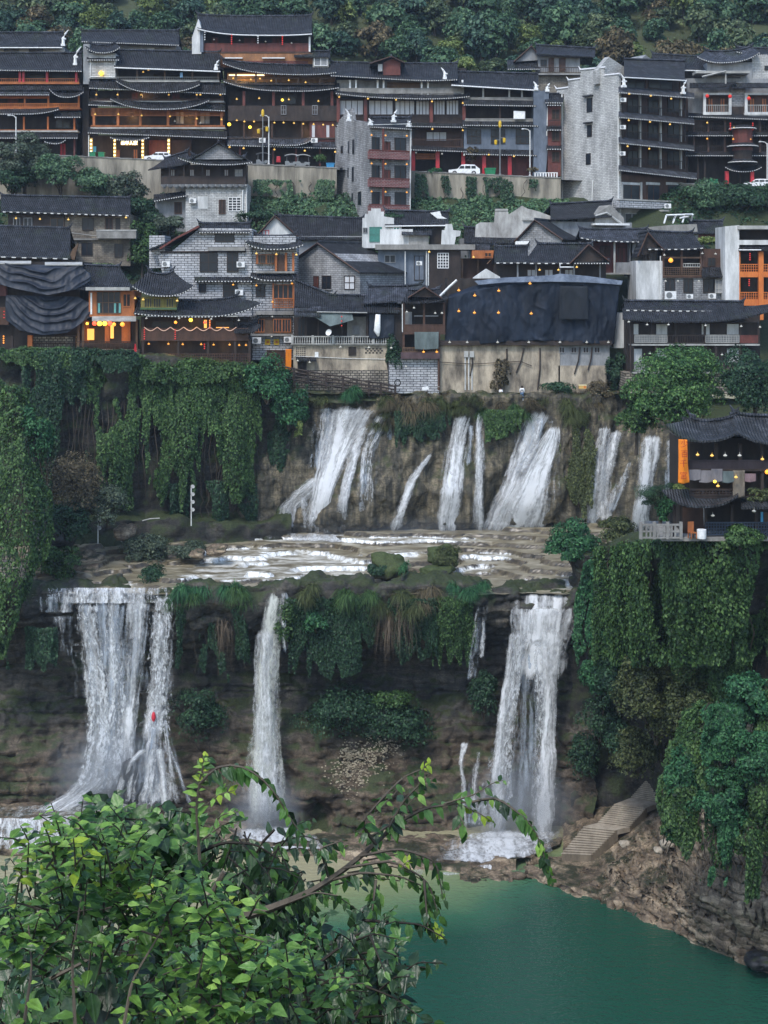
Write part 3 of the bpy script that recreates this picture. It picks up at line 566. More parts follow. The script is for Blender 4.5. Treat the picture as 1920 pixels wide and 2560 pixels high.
class House:
    def __init__(s, name, label, cat, px, py, Y, yaw=0, group='houses of the town'):
        s.o = P(px, py, Y); s.c, s.s = math.cos(R(yaw)), math.sin(R(yaw)); s.e = empty(name, s.o, R(yaw)); tag(s.e, label, cat, group)
    def p(s, px, py, w=0):
        k = (px-960)/F; u = (s.o.x-w*s.s-k*(s.o.y+w*s.c))/(k*s.s-s.c); Y = s.o.y+u*s.s+w*s.c
        return Vector((u, w, (HY-py)/F*Y-s.o.z))
    def ps(s, px, py, u):
        k = (px-960)/F; w = (s.o.x+u*s.c-k*(s.o.y+u*s.s))/(k*s.c+s.s); Y = s.o.y+u*s.s+w*s.c
        return Vector((u, w, (HY-py)/F*Y-s.o.z))
    def _b(s, x0, x1, y0, y1, w):
        m = (x0+x1)/2; return s.p(x0, y0, w).x, s.p(x1, y0, w).x, s.p(m, y1, w).z, s.p(m, y0, w).z
    def B(s, name, mat, x0, x1, y0, y1, w0=0, w1=4, parent=None, label=None):
        a, b, c, d = s._b(x0, x1, y0, y1, w0); o = MB().box(a, b, w0, w1, c, d).build(name, mat, parent or s.e)
        if label: o['label'] = label
        return o
    def W(s, mat, x0, x1, y0, y1, w0=0, w1=4, label=None): return s.B('wall', mat, x0, x1, y0, y1, w0, w1, None, label)
    def poly(s, name, mat, pts, w0=0, w1=.3, parent=None):
        q = [s.p(x, y, w0) for x, y in pts]; q = [(v.x, v.z) for v in q]
        a = sum(q[i][0]*q[(i+1) % len(q)][1]-q[(i+1) % len(q)][0]*q[i][1] for i in range(len(q)))
        return MB().prism(q if a > 0 else q[::-1], w0, w1).build(name, mat, parent or s.e)
    def N(s, x0, x1, y0, y1, w=0, fr=None, pane=None, nx=2, ny=1, name='window', th=.09, parent=None):
        a, b, c, d = s._b(x0, x1, y0, y1, w); m = MB(); f0, f1 = w-.1, w-.004
        for x in np.linspace(a, b, nx+1): m.box(x-th/2, x+th/2, f0, f1, c, d)
        for z in np.linspace(c, d, ny+1): m.box(a-th/2, b+th/2, f0-.012, f1, z-th/2, z+th/2)
        o = m.build(name, fr or M_dk, parent or s.e); MB().box(a, b, w-.05, w-.002, c, d).build('pane' if name == 'window' else 'panel', pane or M_glass, o)
        return o
    def D(s, x0, x1, y0, y1, w=0, mat=None, fr=None): return s.N(x0, x1, y0, y1, w, fr or M_br, mat or M_red, 2, 1, 'door', .12)
    def cols(s, xs, y0, y1, w=.15, r=.14, mat=None, name='column'):
        for x in xs:
            a = s.p(x, y0, w); b = s.p(x, y1, w); MB().box(b.x-r, b.x+r, w-r, w+r, b.z, a.z).build(name, mat or M_br, s.e)
    def rail(s, x0, x1, y0, y1, w=0, mat=None, style='bars', name='railing', step=.28):
        a, b, c, d = s._b(x0, x1, y0, y1, w); m = MB(); mat = mat or M_dk
        m.box(a, b, w-.06, w+.06, d-.1, d)
        if style == 'solid': m.box(a, b, w-.03, w+.03, c, d-.1)
        else:
            m.box(a, b, w-.05, w+.05, c, c+.1); n = max(2, int((b-a)/step))
            for x in np.linspace(a, b, n+1): m.box(x-.03, x+.03, w-.03, w+.03, c+.1, d-.1)
            if style == 'lattice':
                for k in range(1, 4): z = c+(d-c)*k/4; m.box(a, b, w-.035, w+.035, z-.03, z+.03)
        return m.build(name, mat, s.e)
    def RF(s, x0, x1, ye, yr, w0=-.9, d=3.5, c=(0, 0), ins=(0, 0), mat=None, dots=True, back=True, th=.17, name='roof', gut=False, sag=.1, ridge=True, dstep=.33):
        ye = ye if hasattr(ye, '__len__') else (ye, ye); yr = yr if hasattr(yr, '__len__') else (yr, yr); nu = 22; E, Rd, S = [], [], []
        for t in np.linspace(0, 1, nu+1):
            l = c[0]*max(0, 1-2*t)**2.6+c[1]*max(0, 2*t-1)**2.6
            e = s.p(x0+(x1-x0)*t, ye[0]+(ye[1]-ye[0])*t-l, w0); r = s.p(x0+ins[0]+(x1-ins[1]-x0-ins[0])*t, yr[0]+(yr[1]-yr[0])*t-l*.35, w0+d)
            E.append(e); Rd.append(r); S.append([e, e.lerp(r, .33)-Vector((0, 0, sag*(r.z-e.z)*.9)), e.lerp(r, .67)-Vector((0, 0, sag*(r.z-e.z)*.7)), r])
        for j in range(nu+1):
            for i in range(1, 3): S[j][i] = S[j][i]+Vector((0, 0, .09*float(vnoise(np.array([S[j][i].x*.45, s.o.x+i*2.1, s.o.z]), 5))))
        m = MB(); slab(m, [[S[j][i] for j in range(nu+1)] for i in range(4)], th)
        if back: slab(m, [[Rd[j] for j in range(nu+1)], [Vector((Rd[j].x, Rd[j].y+d, E[j].z)) for j in range(nu+1)]], th)
        o = m.build(name, mat or M_tile, s.e)
        if ridge and back:
            q = MB(); q.tube([v+Vector((0, 0, .12)) for v in Rd], .17, 5)
            for v, sg in ((Rd[0], -1), (Rd[-1], 1)): q.tube([v+Vector((-sg*.5, 0, .15)), v+Vector((0, 0, .32)), v+Vector((sg*.25, 0, .75))], [.16, .14, .05], 5)
            q.build('ridge', M_tile2, o)
        ln = [0]
        for i in range(nu): ln.append(ln[-1]+(E[i+1]-E[i]).length)
        if dots:
            q = MB(); n = max(2, int(ln[-1]/dstep)); dw = ln[-1]/n
            for a in [k*dw+g for k in range(n) for g in (.3*dw, .3*dw+.001, .72*dw-.001, .72*dw)]:
                k = min(nu-1, int(np.searchsorted(ln, a, 'right')-1)); f = (a-ln[k])/max(1e-6, ln[k+1]-ln[k]); v = E[k].lerp(E[k+1], f)
                i = len(q.v)//4; z0 = -.15 if (i % 4) in (1, 2) else -.022; y = v.y-.05 if (i % 4) in (1, 2) else v.y-.02
                q.v += [(v.x, y, v.z-.012), (v.x, y, v.z+z0), (v.x, v.y+.02, v.z+z0), (v.x, v.y+.02, v.z-.012)]
                if i: b = 4*i; q.f += [(b-4+j, b+j, b+(j+1) % 4, b-4+(j+1) % 4) for j in range(4)]
            q.f += [(0, 1, 2, 3), (len(q.v)-1, len(q.v)-2, len(q.v)-3, len(q.v)-4)]
            q.build('tile_ends', M_dot, o)
        if gut:
            q = MB(); q.tube([v+Vector((0, -.08, -.16)) for v in E], .09, 5); q.build('gutter', M_trim, o)
        return o
    def PT(s, x0, x1, ye, yr, w0=-.9, d=1.1, c=(0, 0), **k): return s.RF(x0, x1, ye, yr, w0, d, c, back=False, name='eave', **k)
    def G(s, x0, x1, yt, yb, dep=1.9, back=None, cols=(), cmat=None, cr=.13, rail=None, rmat=None, style='bars', fl=True, flm=None, doors=(), dmat=None, wins=(), pane=None):
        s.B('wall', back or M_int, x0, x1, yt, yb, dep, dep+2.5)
        if fl: s.B('floor_slab', flm or M_dk, x0, x1, yb-2, yb+2, -.1, dep)
        s.cols(cols, yt, yb-1.5, .12, cr, cmat)
        if rail: s.rail(x0+1, x1-1, rail, yb-2.2, 0, rmat, style)
        for a, b in doors: s.D(a, b, yt+(yb-yt)*.22, yb-2, dep, dmat)
        for a, b in wins: s.N(a, b, yt+(yb-yt)*.2, yb-(yb-yt)*.2, dep, M_dk, pane)
    def gable(s, l, a, r, w0=0, w1=8, wall=None, mat=None, over=.5, th=.18, base=None, barge=True):
        """gable wall in the front plane (eave points l, r and apex a in pixels), roof running back to w1"""
        L, A, Q = s.p(*l, w0), s.p(*a, w0), s.p(*r, w0)
        if wall:
            pts = [(L.x+.35, L.z), (Q.x-.35, Q.z), (A.x, A.z-.1)]
            if base: zb = s.p(a[0], base, w0).z; pts = [(L.x+.35, zb), (Q.x-.35, zb), (Q.x-.35, Q.z), (A.x, A.z-.1), (L.x+.35, L.z)]
            MB().prism(pts, w0, w1-.3).build('wall', wall, s.e)
        m = MB(); o = Vector((0, 1, 0))
        for e, z in ((L, 1), (Q, -1)):
            k = [e, e.lerp(A, .5)-Vector((0, 0, .05*(A.z-e.z))), A]
            f = [Vector((v.x, w0-over, v.z)) for v in k]; b = [Vector((v.x, w1, v.z)) for v in k]
            slab(m, [f, b] if z > 0 else [b, f], th)
        q = m.build('roof', mat or M_tile, s.e)
        MB().tube([(A.x, w0-over, A.z+.1), (A.x, w1, A.z+.1)], .16, 5).build('ridge', M_tile2, q)
        if barge:
            b = MB()
            for e in (L, Q): b.tube([(e.x, w0-over-.03, e.z-.1), (A.x, w0-over-.03, A.z-.1)], .1, 4)
            b.build('bargeboard', M_br, q)
        return q
    def bar(s, name, mat, pts, w, r=.09):
        return MB().tube([s.p(x, y, w) for x, y in pts], r, 5).build(name, mat, s.e)
    def horn(s, x, y, h, w=-.6, flip=1):
        """white upturned wall-end ornament"""
        b = s.p(x, y, w); m = MB(); k = h/F*s.o.y
        m.tube([b, b+Vector((0, 0, k*.45)), b+Vector((flip*k*.12, 0, k*.7)), b+Vector((flip*k*.35, 0, k))], [.28, .22, .16, .05], 6)
        m.box(b.x-.3, b.x+.3, w-.25, w+.3, b.z-.2, b.z+.12); m.box(b.x-.22, b.x+.4, w-.2, w+.25, b.z+k*.35, b.z+k*.45)
        return m.build('wall_ornament', M_trim, s.e)
ORD = ['first', 'second', 'third', 'fourth', 'fifth', 'sixth', 'seventh', 'eighth', 'ninth', 'tenth', 'eleventh', 'twelfth', 'thirteenth', 'fourteenth', 'fifteenth']
M_lampy = emis('yellow lamp', (1., .55, .12), .22, (.8, .5, .12)); M_lampo = emis('orange lamp', (1., .38, .05), .25, (.8, .35, .06)); M_lampw = plain('unlit lamp', (.55, .53, .46), .5); M_bulb = emis('lit bulb', (1., .72, .3), 2)
_lm = {}
def lamp_mesh(kind):
    if kind in _lm: return _lm[kind]
    m = MB(); m.lathe([(.04, .3), (.05, .2), (.16, .15), (.3, .03), (.31, -.02), (.2, -.14), (.06, -.2)], 0, 0, 0, 9); m.tube([(0, 0, .3), (0, 0, .55)], .02, 4)
    me = bpy.data.meshes.new('lamp'); me.from_pydata(m.v, [], m.f); me.update(); me.materials.append({'y': M_lampy, 'o': M_lampo, 'w': M_lampw}[kind])
    _lm[kind] = me; return me
def lamps(where, Y, pts, kind='y', sc=1., col=None, sh='dome lamp'):
    pts = sorted(pts); n = len(pts); col = col or {'y': 'yellow', 'o': 'orange', 'w': 'pale'}[kind]
    for i, (x, y) in enumerate(pts):
        o = bpy.data.objects.new('hanging_lamp', lamp_mesh(kind)); COL.objects.link(o); o.location = P(x, y, Y); o.scale = (sc*.54,)*3
        od = '' if n == 1 else (ORD[i]+' from left, ')
        tag(o, f'{od}{col} {sh} {where}', 'lamp', 'small dome lamps hanging under the eaves')
# ---- upper row, left to right
Y0 = 215.5
h = House('hotel', 'orange timber hotel cut by the left edge of the upper street', 'hotel', 100, 400, Y0)
h.W(M_grypl, -40, 158, 116, 215, 5, 12); h.RF(-40, 158, 117, 83, 3.5, 4, gut=True, dots=False)
for a, b in ((-10, 10), (48, 72), (108, 162)): h.B('vent_panel', M_wht, a, b, 121, 132, 4.9, 5)
h.RF(-40, 205, (174, 177), 134, -.9, 4.2); h.horn(158, 112, 38, 3); h.horn(188, 160, 44, 1)
h.G(-40, 198, 177, 208, cols=(), rail=196, rmat=M_or, style='bars', flm=M_or, wins=((70, 110), (130, 170))); h.cols((50, 59, 118, 191), 178, 206, .1, .17, M_crim)
h.PT(-40, 206, 223, 209, -.7, 1.2, mat=M_tile, dots=False); h.PT(-40, 124, 236, 222, -1.2, 1.2, mat=M_tile2); h.PT(122, 210, 242, 222, -1.3, 1.6, (22, 14))
h.G(-40, 200, 238, 271, cols=(62, 121, 197), cmat=M_orb, cr=.12, rail=258, rmat=M_orb, style='lattice', flm=M_or, doors=((20, 45),)); h.rail(-30, 122, 238, 246, .05, M_orb, 'lattice', 'lattice_trim')
h.PT(-40, 147, 284, 270, -1.2, 1.3, (0, 12)); h.PT(136, 202, 292, 280, -1, 1.2)
h.G(-40, 194, 292, 328, cols=(60, 120, 186), cmat=M_orb, cr=.12, rail=326, rmat=M_or, flm=M_slab, wins=((140, 175),)); h.PT(-40, 195, 344, 332, -1, 1.2); h.PT(110, 165, 358, 346, -1.2, 1.3, (6, 10))
h.G(-40, 192, 346, 402, cols=(186,), cmat=M_red, doors=((150, 165), (60, 90)), dmat=M_crim)
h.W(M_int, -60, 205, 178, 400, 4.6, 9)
h = House('hotel', 'orange lit hotel of five tiers with a glowing entrance sign', 'hotel', 390, 402, Y0)
h.RF(203, 448, (103, 112), 78, 4, 4.5); h.W(M_grypl, 212, 440, 106, 140, 5.5, 11); h.B('vent_panel', M_wht, 368, 386, 120, 128, 5.4, 5.5)
h.W(M_tower, 222, 289, 133, 196, -.2, 4); h.bar('corner_trim', M_trim, ((227, 150), (227, 192), (287, 193), (287, 150)), -.25, .08); h.PT(217, 299, 149, 140, -.7, 1); h.RF(212, 301, 131, 114, -.9, 2.4, (15, 15), (10, 10))
h.RF(285, 551, (167, 177), (126, 132), -.9, 4.4, gut=True); h.horn(540, 172, 22, -.8); h.W(M_grypl, 208, 224, 110, 210, 0, 6)
h.G(290, 548, 170, 203, cols=(343, 412, 481, 545), cmat=M_mid, rail=192, rmat=M_conc, flm=M_slab, wins=((360, 385), (450, 470)))
h.PT(222, 565, (219, 234), (196, 208), -1, 1.4); h.PT(291, 500, 230, 205, -1.6, 1.8, (28, 20))
h.G(224, 560, 226, 254, back=M_int, cols=(241, 295, 354, 422, 492, 554), cmat=M_br, rail=247, rmat=M_br, flm=M_slab, doors=((330, 345), (430, 450)))
h.PT(220, 563, (261, 276), (246, 259), -1, 1.3); h.PT(275, 524, 272, 252, -1.6, 1.7, (26, 22))
h.G(226, 563, 270, 320, cols=(235, 295, 351, 420, 490, 554), cmat=M_or, cr=.17, rail=313, rmat=M_or, flm=M_slab, wins=((440, 460), (500, 525)), pane=M_grypl); h.rail(228, 560, 270, 290, .05, M_or, 'lattice', 'lattice_trim', .18)
h.PT(218, 568, (331, 344), (317, 328), -1.1, 1.3)
h.G(222, 565, 338, 408, dep=2.4, fl=False, back=M_int); h.B('wall', M_red, 372, 428, 350, 408, 2.2, 2.35); h.B('wall', M_br, 430, 478, 350, 408, 2, 2.3); h.B('panel', plain('blue panel', (.05, .3, .5), .5), 230, 240, 366, 393, 2.1, 2.3)
h.RF(274, 374, 350, 341, -1.9, 1.6, (8, 8), (8, 8), back=False, name='porch_roof'); h.B('porch_wall', M_int, 282, 368, 352, 404, .9, 2)
for a, b in ((290, 300), (334, 344)): h.D(a, b, 374, 404, .88, M_or)
h.B('sign_board', worn('gilt board', (.42, .3, .14)), 301, 345, 353, 363, -1, -.88)
M_str = plain('gilt pillar', (.4, .28, .09), .5)
for x in (228, 287, 357, 422):
    a, b = h.p(x, 345, -.6), h.p(x, 404, -.6); q = MB().box(a.x-.2, a.x+.2, -.7, -.4, b.z, a.z).build('lit_pillar', M_str, h.e); m = MB()
    for k in range(6): z = a.z+(b.z-a.z)*(k+.7)/6.4; m.box(a.x-.11, a.x+.11, -.78, -.71, z-.11, z+.11)
    m.build('pillar_lights', M_bulb, q)
def sign_text(parent, txt, loc, size, mat, ext=.02, rot=(R(90), 0, 0)):
    cu = bpy.data.curves.new('lettering', 'FONT'); cu.body = txt; cu.size = size; cu.align_x = 'CENTER'; cu.align_y = 'CENTER'; cu.extrude = ext
    o = bpy.data.objects.new('lettering', cu); COL.objects.link(o); o.parent = parent; o.location = loc; o.rotation_euler = rot; cu.materials.append(mat)
    dg = bpy.context.evaluated_depsgraph_get(); me = bpy.data.meshes.new_from_object(o.evaluated_get(dg)); bpy.data.objects.remove(o)
    q = link('lettering', me, mat, parent); q.location = loc; q.rotation_euler = rot; return q
sign_text(h.e, '山中人家', h.p(323, 358, -1.02), .62, emis('lit lettering', (1., .85, .5), 3))
h.bar('drainpipe', M_pipe, ((222, 338), (222, 402)), -.5, .1)
h.W(M_int, 206, 222, 200, 402, 1, 8)
h = House('guesthouse', 'dark timber guesthouse with a white gable end, highest on the hillside', 'guesthouse', 630, 160, 219)
h.RF(493, 780, (84, 88), 42, -1, 5, (14, 5), gut=True, dots=False); h.poly('gable_wall', M_wht, ((480, 93), (496, 47), (503, 70), (503, 135), (480, 135)), -.6, 9); h.B('gable_wall', M_blue, 500, 508, 75, 130, -.62, 4)
h.G(505, 776, 84, 131, back=M_int, cols=(578, 645, 706), cmat=M_dk, rail=108, rmat=M_red, style='solid', flm=M_br, doors=((530, 545), (610, 640), (680, 700))); h.cols((774,), 92, 130, .05, .13, M_trim)
h.B('wall', worn('tan timber', (.33, .16, .075)), 548, 782, 134, 168, -.2, 4); h.B('wall', M_red, 575, 770, 152, 163, -.3, -.19)
h.RF(735, 826, 141, 130, -1.4, 2, mat=M_tile, dots=False); h.W(M_conc, 782, 822, 141, 170, -1, 2); h.N(786, 818, 144, 164, -1.01, M_trim, M_grypl, 2, 1)
for a, b in ((562, 606), (655, 712)): h.B('table', M_trim, a, b, 143.5, 146, -.8, -.3)
h = House('restaurant', 'dark four storey restaurant with yellow lamps behind two street poles', 'restaurant', 700, 410, Y0)
h.RF(556, 842, (178, 190), (158, 168), -1, 4, (22, 10)); h.G(568, 838, 182, 210, back=worn('warm timber', (.3, .18, .08)), cols=(590, 640, 690, 745, 800), cmat=M_mid, fl=True); h.B('ceiling_light', M_strip, 572, 660, 186.5, 188, .6, 1.2); h.rail(570, 836, 190, 197, .05, M_mid, 'bars', 'lattice_trim')
h.RF(558, 848, (222, 230), (204, 209), -1, 2, (20, 12), back=False)
h.G(572, 842, 228, 268, cols=(610, 684, 758, 830), cmat=M_red, cr=.2, rail=None, wins=((700, 740),)); h.B('balcony_front', M_dk, 570, 843, 264, 302, -.3, .2)
for a in (709, 787): h.N(a-6, a+6, 264, 286, -.31, M_grypl, M_dk, 2, 2)
h.G(572, 842, 300, 346, cols=(610, 680, 755, 838), cmat=M_br, cr=.1, back=M_int); h.B('wall', M_red, 774, 838, 302, 354, .1, 1.9)
for a in (784, 820): h.N(a-5, a+4, 312, 344, .09, M_red, M_curt, 1, 1)
h.PT(568, 844, (362, 370), (340, 350), -1.1, 1.6, mat=M_tile2); h.PT(672, 778, 362, 346, -1.5, 1.6, (2, 12), mat=M_tile2)
h.G(570, 842, 366, 416, dep=2.2, cols=(600, 683, 740, 800), cmat=M_red, fl=False, back=M_int); h.W(M_int, 560, 846, 170, 412, 4.5, 9)
h = House('inn', 'long grey inn with a white curtained storey and a red timber dormer', 'inn', 1000, 430, Y0-.5)
h.RF(826, 1144, (188, 206), (157, 162), -1, 5, (0, 8)); h.poly('dormer', M_red, ((958, 188), (958, 156), (980, 146), (1001, 156), (1001, 188)), .4, 4); h.gable((924, 159), (978, 141), (1012, 157), .2, 4, None); h.B('dormer_side', M_wht, 945, 956, 160, 178, .6, 3); h.horn(1112, 195, 26, -.5, -1)
h.G(842, 1160, 200, 238, dep=1.2, back=M_grypl, cols=(875, 890, 944, 959, 1054, 1070, 1156), cmat=M_trim, cr=.13, flm=M_conc); h.B('parapet', M_conc, 842, 1160, 220, 234, -.1, .1); h.B('wall', M_mid, 968, 1050, 206, 222, 1, 1.2)
h.PT(838, 1175, (240, 250), (226, 236), -1.1, 1.4, (8, 10))
h.G(842, 1166, 246, 308, dep=.8, back=M_dk, cols=(846, 914, 1078, 1160), cmat=M_red, cr=.25, rail=286, rmat=M_dk)
for a, b in ((850, 908), (922, 982), (988, 1036), (1040, 1073), (1084, 1112), (1116, 1146)): h.N(a, b, 251, 288, .8, M_dk, M_curt, 4, 1)
h.PT(840, 1168, (312, 317), (302, 306), -1, 1.2); h.G(1020, 1162, 318, 370, dep=1.3, back=M_br, cols=(1034, 1155), cmat=M_dk, rail=348, rmat=M_br, style='bars'); h.N(1066, 1116, 330, 352, 1.3, M_dk, M_curt, 3, 1)
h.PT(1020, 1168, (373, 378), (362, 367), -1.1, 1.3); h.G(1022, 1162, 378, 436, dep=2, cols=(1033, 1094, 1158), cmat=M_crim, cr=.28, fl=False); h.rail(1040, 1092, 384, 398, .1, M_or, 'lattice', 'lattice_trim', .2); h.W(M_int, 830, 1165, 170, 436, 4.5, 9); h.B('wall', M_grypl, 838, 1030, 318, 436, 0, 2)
h = House('inn', 'blue grey inn with a hung white sheet and two red pillars', 'inn', 1250, 442, Y0-1)
h.RF(1128, 1346, (211, 224), (180, 186), -.9, 4.4, dots=True, gut=True); h.G(1160, 1336, 218, 250, cols=(1208, 1273, 1305), cmat=M_slab, rail=243, rmat=M_conc, style='solid', flm=M_conc)
h.PT(1158, 1340, (261, 264), (243, 247), -1.1, 1.3); h.G(1162, 1336, 264, 302, back=M_int, cols=(1250,), rail=296, rmat=M_conc, style='solid', flm=M_conc); h.bar('clothes_line', M_dk, ((1165, 274), (1300, 277)), .1, .03)
h.PT(1156, 1346, (312, 314), (300, 302), -1.1, 1.2, mat=M_tile); h.W(M_blue, 1160, 1336, 316, 376, .1, 4)
for a, b in ((1168, 1202), (1228, 1262), (1290, 1324)): h.N(a, b, 324, 359, .1, M_dk, M_glass, 3, 2)
h.PT(1158, 1342, (384, 388), (370, 374), -1.1, 1.3); h.G(1162, 1338, 386, 446, dep=1.6, back=M_red, cols=(1210, 1274), cmat=M_crim, cr=.28, fl=False, doors=((1232, 1246),))
h.poly('fire_wall', M_blue, ((1334, 440), (1334, 215), (1342, 218), (1352, 228), (1372, 224), (1372, 340), (1364, 440)), -1, 4); h.horn(1340, 222, 18, -1, -1); h.horn(1368, 226, 18, -1); h.bar('drainpipe', M_pipe, ((1369, 270), (1367, 340)), -1.05, .09); h.W(M_int, 1156, 1336, 195, 440, 4, 8)
h = House('timber_house', 'narrow red brown timber house squeezed beside the tall grey tower', 'house', 1385, 430, 213)
h.W(M_red, 1370, 1402, 255, 440, 0, 5)
for y in (262, 324, 372): h.PT(1366, 1404, y, y-10, -.8, 1)
for y in (286, 340, 392): h.N(1380, 1398, y-12, y+12, -.01, M_br, M_int)
h.rail(1372, 1402, 300, 316, -.5, M_dk)
h.RF(1362, 1408, 256, 236, -.9, 3)
h = House('hill_house', 'small grey house with a balcony, alone on the slope above the inns', 'house', 1400, 205, 233)
h.gable((1284, 154), (1328, 115), (1356, 150), 1, 9, M_grypl); h.RF(1340, 1488, (134, 142), (114, 122), -.8, 4, dots=False); h.W(M_grypl, 1346, 1450, 137, 240, .3, 5); h.W(M_tanb, 1300, 1450, 180, 240, .1, 5); h.PT(1268, 1350, 172, 150, -.8, 3)
for a, b in ((1372, 1384), (1398, 1413)): h.D(a, b, 146, 178, .3, M_br)
h.rail(1342, 1455, 168, 184, -.7, M_dk); h.B('floor_slab', M_conc, 1338, 1456, 183, 187, -.8, .3); h.N(1352, 1366, 150, 165, .3)
# tall tower: blank grey side wall and a face of verandas
h = House('tower_house', 'tall tower house, blank grey brick side and four brown verandas', 'tower house', 1548, 540, 204, 33)
def sidewall(h, pts, mat, th=.4, u=0, name='side_wall'):
    q = [h.ps(x, y, u) for x, y in pts]; m = MB(); n = len(q)
    m.v = [(u, v.y, v.z) for v in q]+[(u+th, v.y, v.z) for v in q]; m.f = [tuple(range(n)), tuple(range(2*n-1, n-1, -1))]+[((i+1) % n, i, n+i, n+(i+1) % n) for i in range(n)]
    return m.build(name, mat, h.e)
sw = [(1403, 560), (1403, 430), (1410, 235), (1392, 234), (1392, 226), (1420, 222), (1421, 204), (1450, 200), (1452, 178), (1511, 172), (1511, 192), (1546, 188), (1548, 225), (1548, 560)]
sidewall(h, sw, M_tower)
M_cap = plain('wall cap', (.5, .5, .5), .6); m = MB()
for a, b in (((1390, 225), (1421, 221)), ((1420, 203), (1451, 199)), ((1450, 177), (1513, 171)), ((1510, 191), (1549, 187))):
    p, q = h.ps(*a, 0), h.ps(*b, 0); m.tube([p+Vector((.1, 0, .1)), q+Vector((.1, 0, .1))], .22, 4); m.tube([p+Vector((.1, 0, .2)), p+Vector((.1, .5, .75))], [.15, .04], 4)
m.build('wall_cap', M_cap, h.e)
for x0, x1, y0, y1, hood in ((1467, 1481, 246, 280, 1), (1468, 1480, 313, 342, 1), (1465, 1477, 384, 411, 0)):
    a, b = h.ps(x0, y0, 0), h.ps(x1, y1, 0); o = MB().box(-.06, .02, b.y, a.y, b.z, a.z).build('window', M_dk, h.e); MB().box(-.08, -.05, b.y+.1, a.y-.1, b.z+.1, a.z-.1).build('pane', M_glass, o)
    if hood: MB().box(-.5, .02, b.y-.2, a.y+.4, a.z+.2, a.z+.4).build('window_hood', M_tile, o)
for x in (1546, 1405): a, b = h.ps(x, 236, -.1), h.ps(x, 500, -.1); MB().tube([a, b], .12, 5).build('drainpipe', M_pipe, h.e)
a, b = h.ps(1482, 450, -.1), h.ps(1480, 506, -.1); MB().tube([a, b], .1, 5).build('drainpipe', M_pipe, h.e)
h.W(M_br, 1550, 1716, 200, 560, 2, 9)
h.RF(1560, 1712, (191, 199), (149, 154), -.9, 5, mat=M_tile, gut=True, dots=False); h.poly('gable_wall', M_tower, ((1494, 175), (1522, 142), (1562, 168), (1562, 210), (1494, 210)), 4, 5); h.poly('gable_wall', M_grypl, ((1602, 150), (1614, 137), (1632, 152)), 6, 9)
h.G(1552, 1708, 196, 228, dep=1.2, back=M_dk, cols=(1560, 1616, 1700), cmat=M_br, cr=.1, fl=False, wins=((1566, 1610), (1622, 1680))); h.horn(1708, 232, 34, -.9); h.horn(1560, 215, 30, -.9, -1)
for yt, yb, ye in ((236, 292, (230, 244)), (300, 356, (292, 309)), (366, 424, (356, 375))):
    h.PT(1546, 1736, ye, (ye[0]-14, ye[1]-12), -1.3, 1.3, mat=M_tile2); h.G(1550, 1720, yt, yb, dep=1.6, back=M_br, cols=(1600, 1651, 1702), cmat=M_slab, cr=.14, rail=yt+32, rmat=M_dk, style='bars', wins=((1568, 1594), (1620, 1644), (1668, 1698)), flm=M_dk)
    h.cols((1556, 1712), yt, yb, -.1, .1, M_dk)
h.PT(1546, 1742, (424, 446), (412, 432), -1.3, 1.3, mat=M_tile2); h.W(M_br, 1552, 1708, 440, 502, .2, 3)
for a, b in ((1556, 1598), (1618, 1648), (1668, 1698)): h.N(a, b, 463, 502, .19, M_br, M_glass, 2, 1); h.B('lintel', M_wht, a-2, b+2, 456, 463, .1, .2)
for x in (1554, 1602, 1702): h.cols((x,), 456, 502, .1, .16, M_slab)
h.B('balcony', M_block, 1550, 1720, 503, 522, -1.2, .3); h.B('balcony_cap', M_slab, 1549, 1721, 500, 503.5, -1.3, -.9); h.W(M_conc, 1552, 1712, 520, 570, .4, 5)
for a, b in ((1562, 1596), (1606, 1626), (1634, 1650)): h.N(a, b, 534, 560, .39, M_slab, M_glass)
h.B('canopy', M_slab, 1660, 1746, 526, 530, -2.2, .3)
h = House('tower_house', 'narrow grey tower with red brick balconies on its right face', 'tower house', 924, 540, 203, 24)
sidewall(h, [(838, 540), (842, 320), (848, 300), (856, 292), (868, 276), (880, 270), (884, 300), (924, 306), (924, 550)], M_gb)
for x0, x1, y0, y1 in ((852, 859, 364, 384), (870, 874, 352, 384), (881, 887, 348, 386), (850, 858, 418, 432), (869, 873, 418, 445), (880, 886, 416, 455), (868, 872, 484, 515), (879, 884, 482, 516), (895, 905, 478, 514)):
    a, b = h.ps(x0, y0, 0), h.ps(x1, y1, 0); o = MB().box(-.05, .02, b.y, a.y, b.z, a.z).build('window', M_slab if x0 == 895 else M_grypl, h.e); MB().box(-.08, -.04, b.y+.1, a.y-.1, b.z+.1, a.z-.1).build('pane', M_glass, o)
h.W(M_gb, 925, 1024, 318, 552, .1, 6); h.PT(922, 1030, (316, 322), (306, 312), -.7, 1.2); h.RF(926, 1028, 310, 296, .3, 3, dots=False)
M_rb = brick('red brick', (.2, .06, .06), (.13, .04, .04), (.3, .28, .27), .5, .2, .2)
for yr, yb in ((378, 398), (448, 468), (514, 536)):
    h.B('balcony', M_rb, 926, 1024, yr, yb, -.9, .1); h.B('balcony_cap', M_red, 925, 1025, yr-3, yr, -.95, -.5)
    h.N(929, 948, yr-34, yr-1, .09, M_dk, M_glass, 2, 1); h.N(987, 1014, yr-33, yr-1, .09, M_dk, M_glass, 2, 1); h.D(961, 975, yr-23, yr+4, .08, M_red)
h.cols((958,), 322, 536, -.7, .12, M_red); h.bar('drainpipe', M_pipe, ((1027, 322), (1025, 530)), -.2, .1)
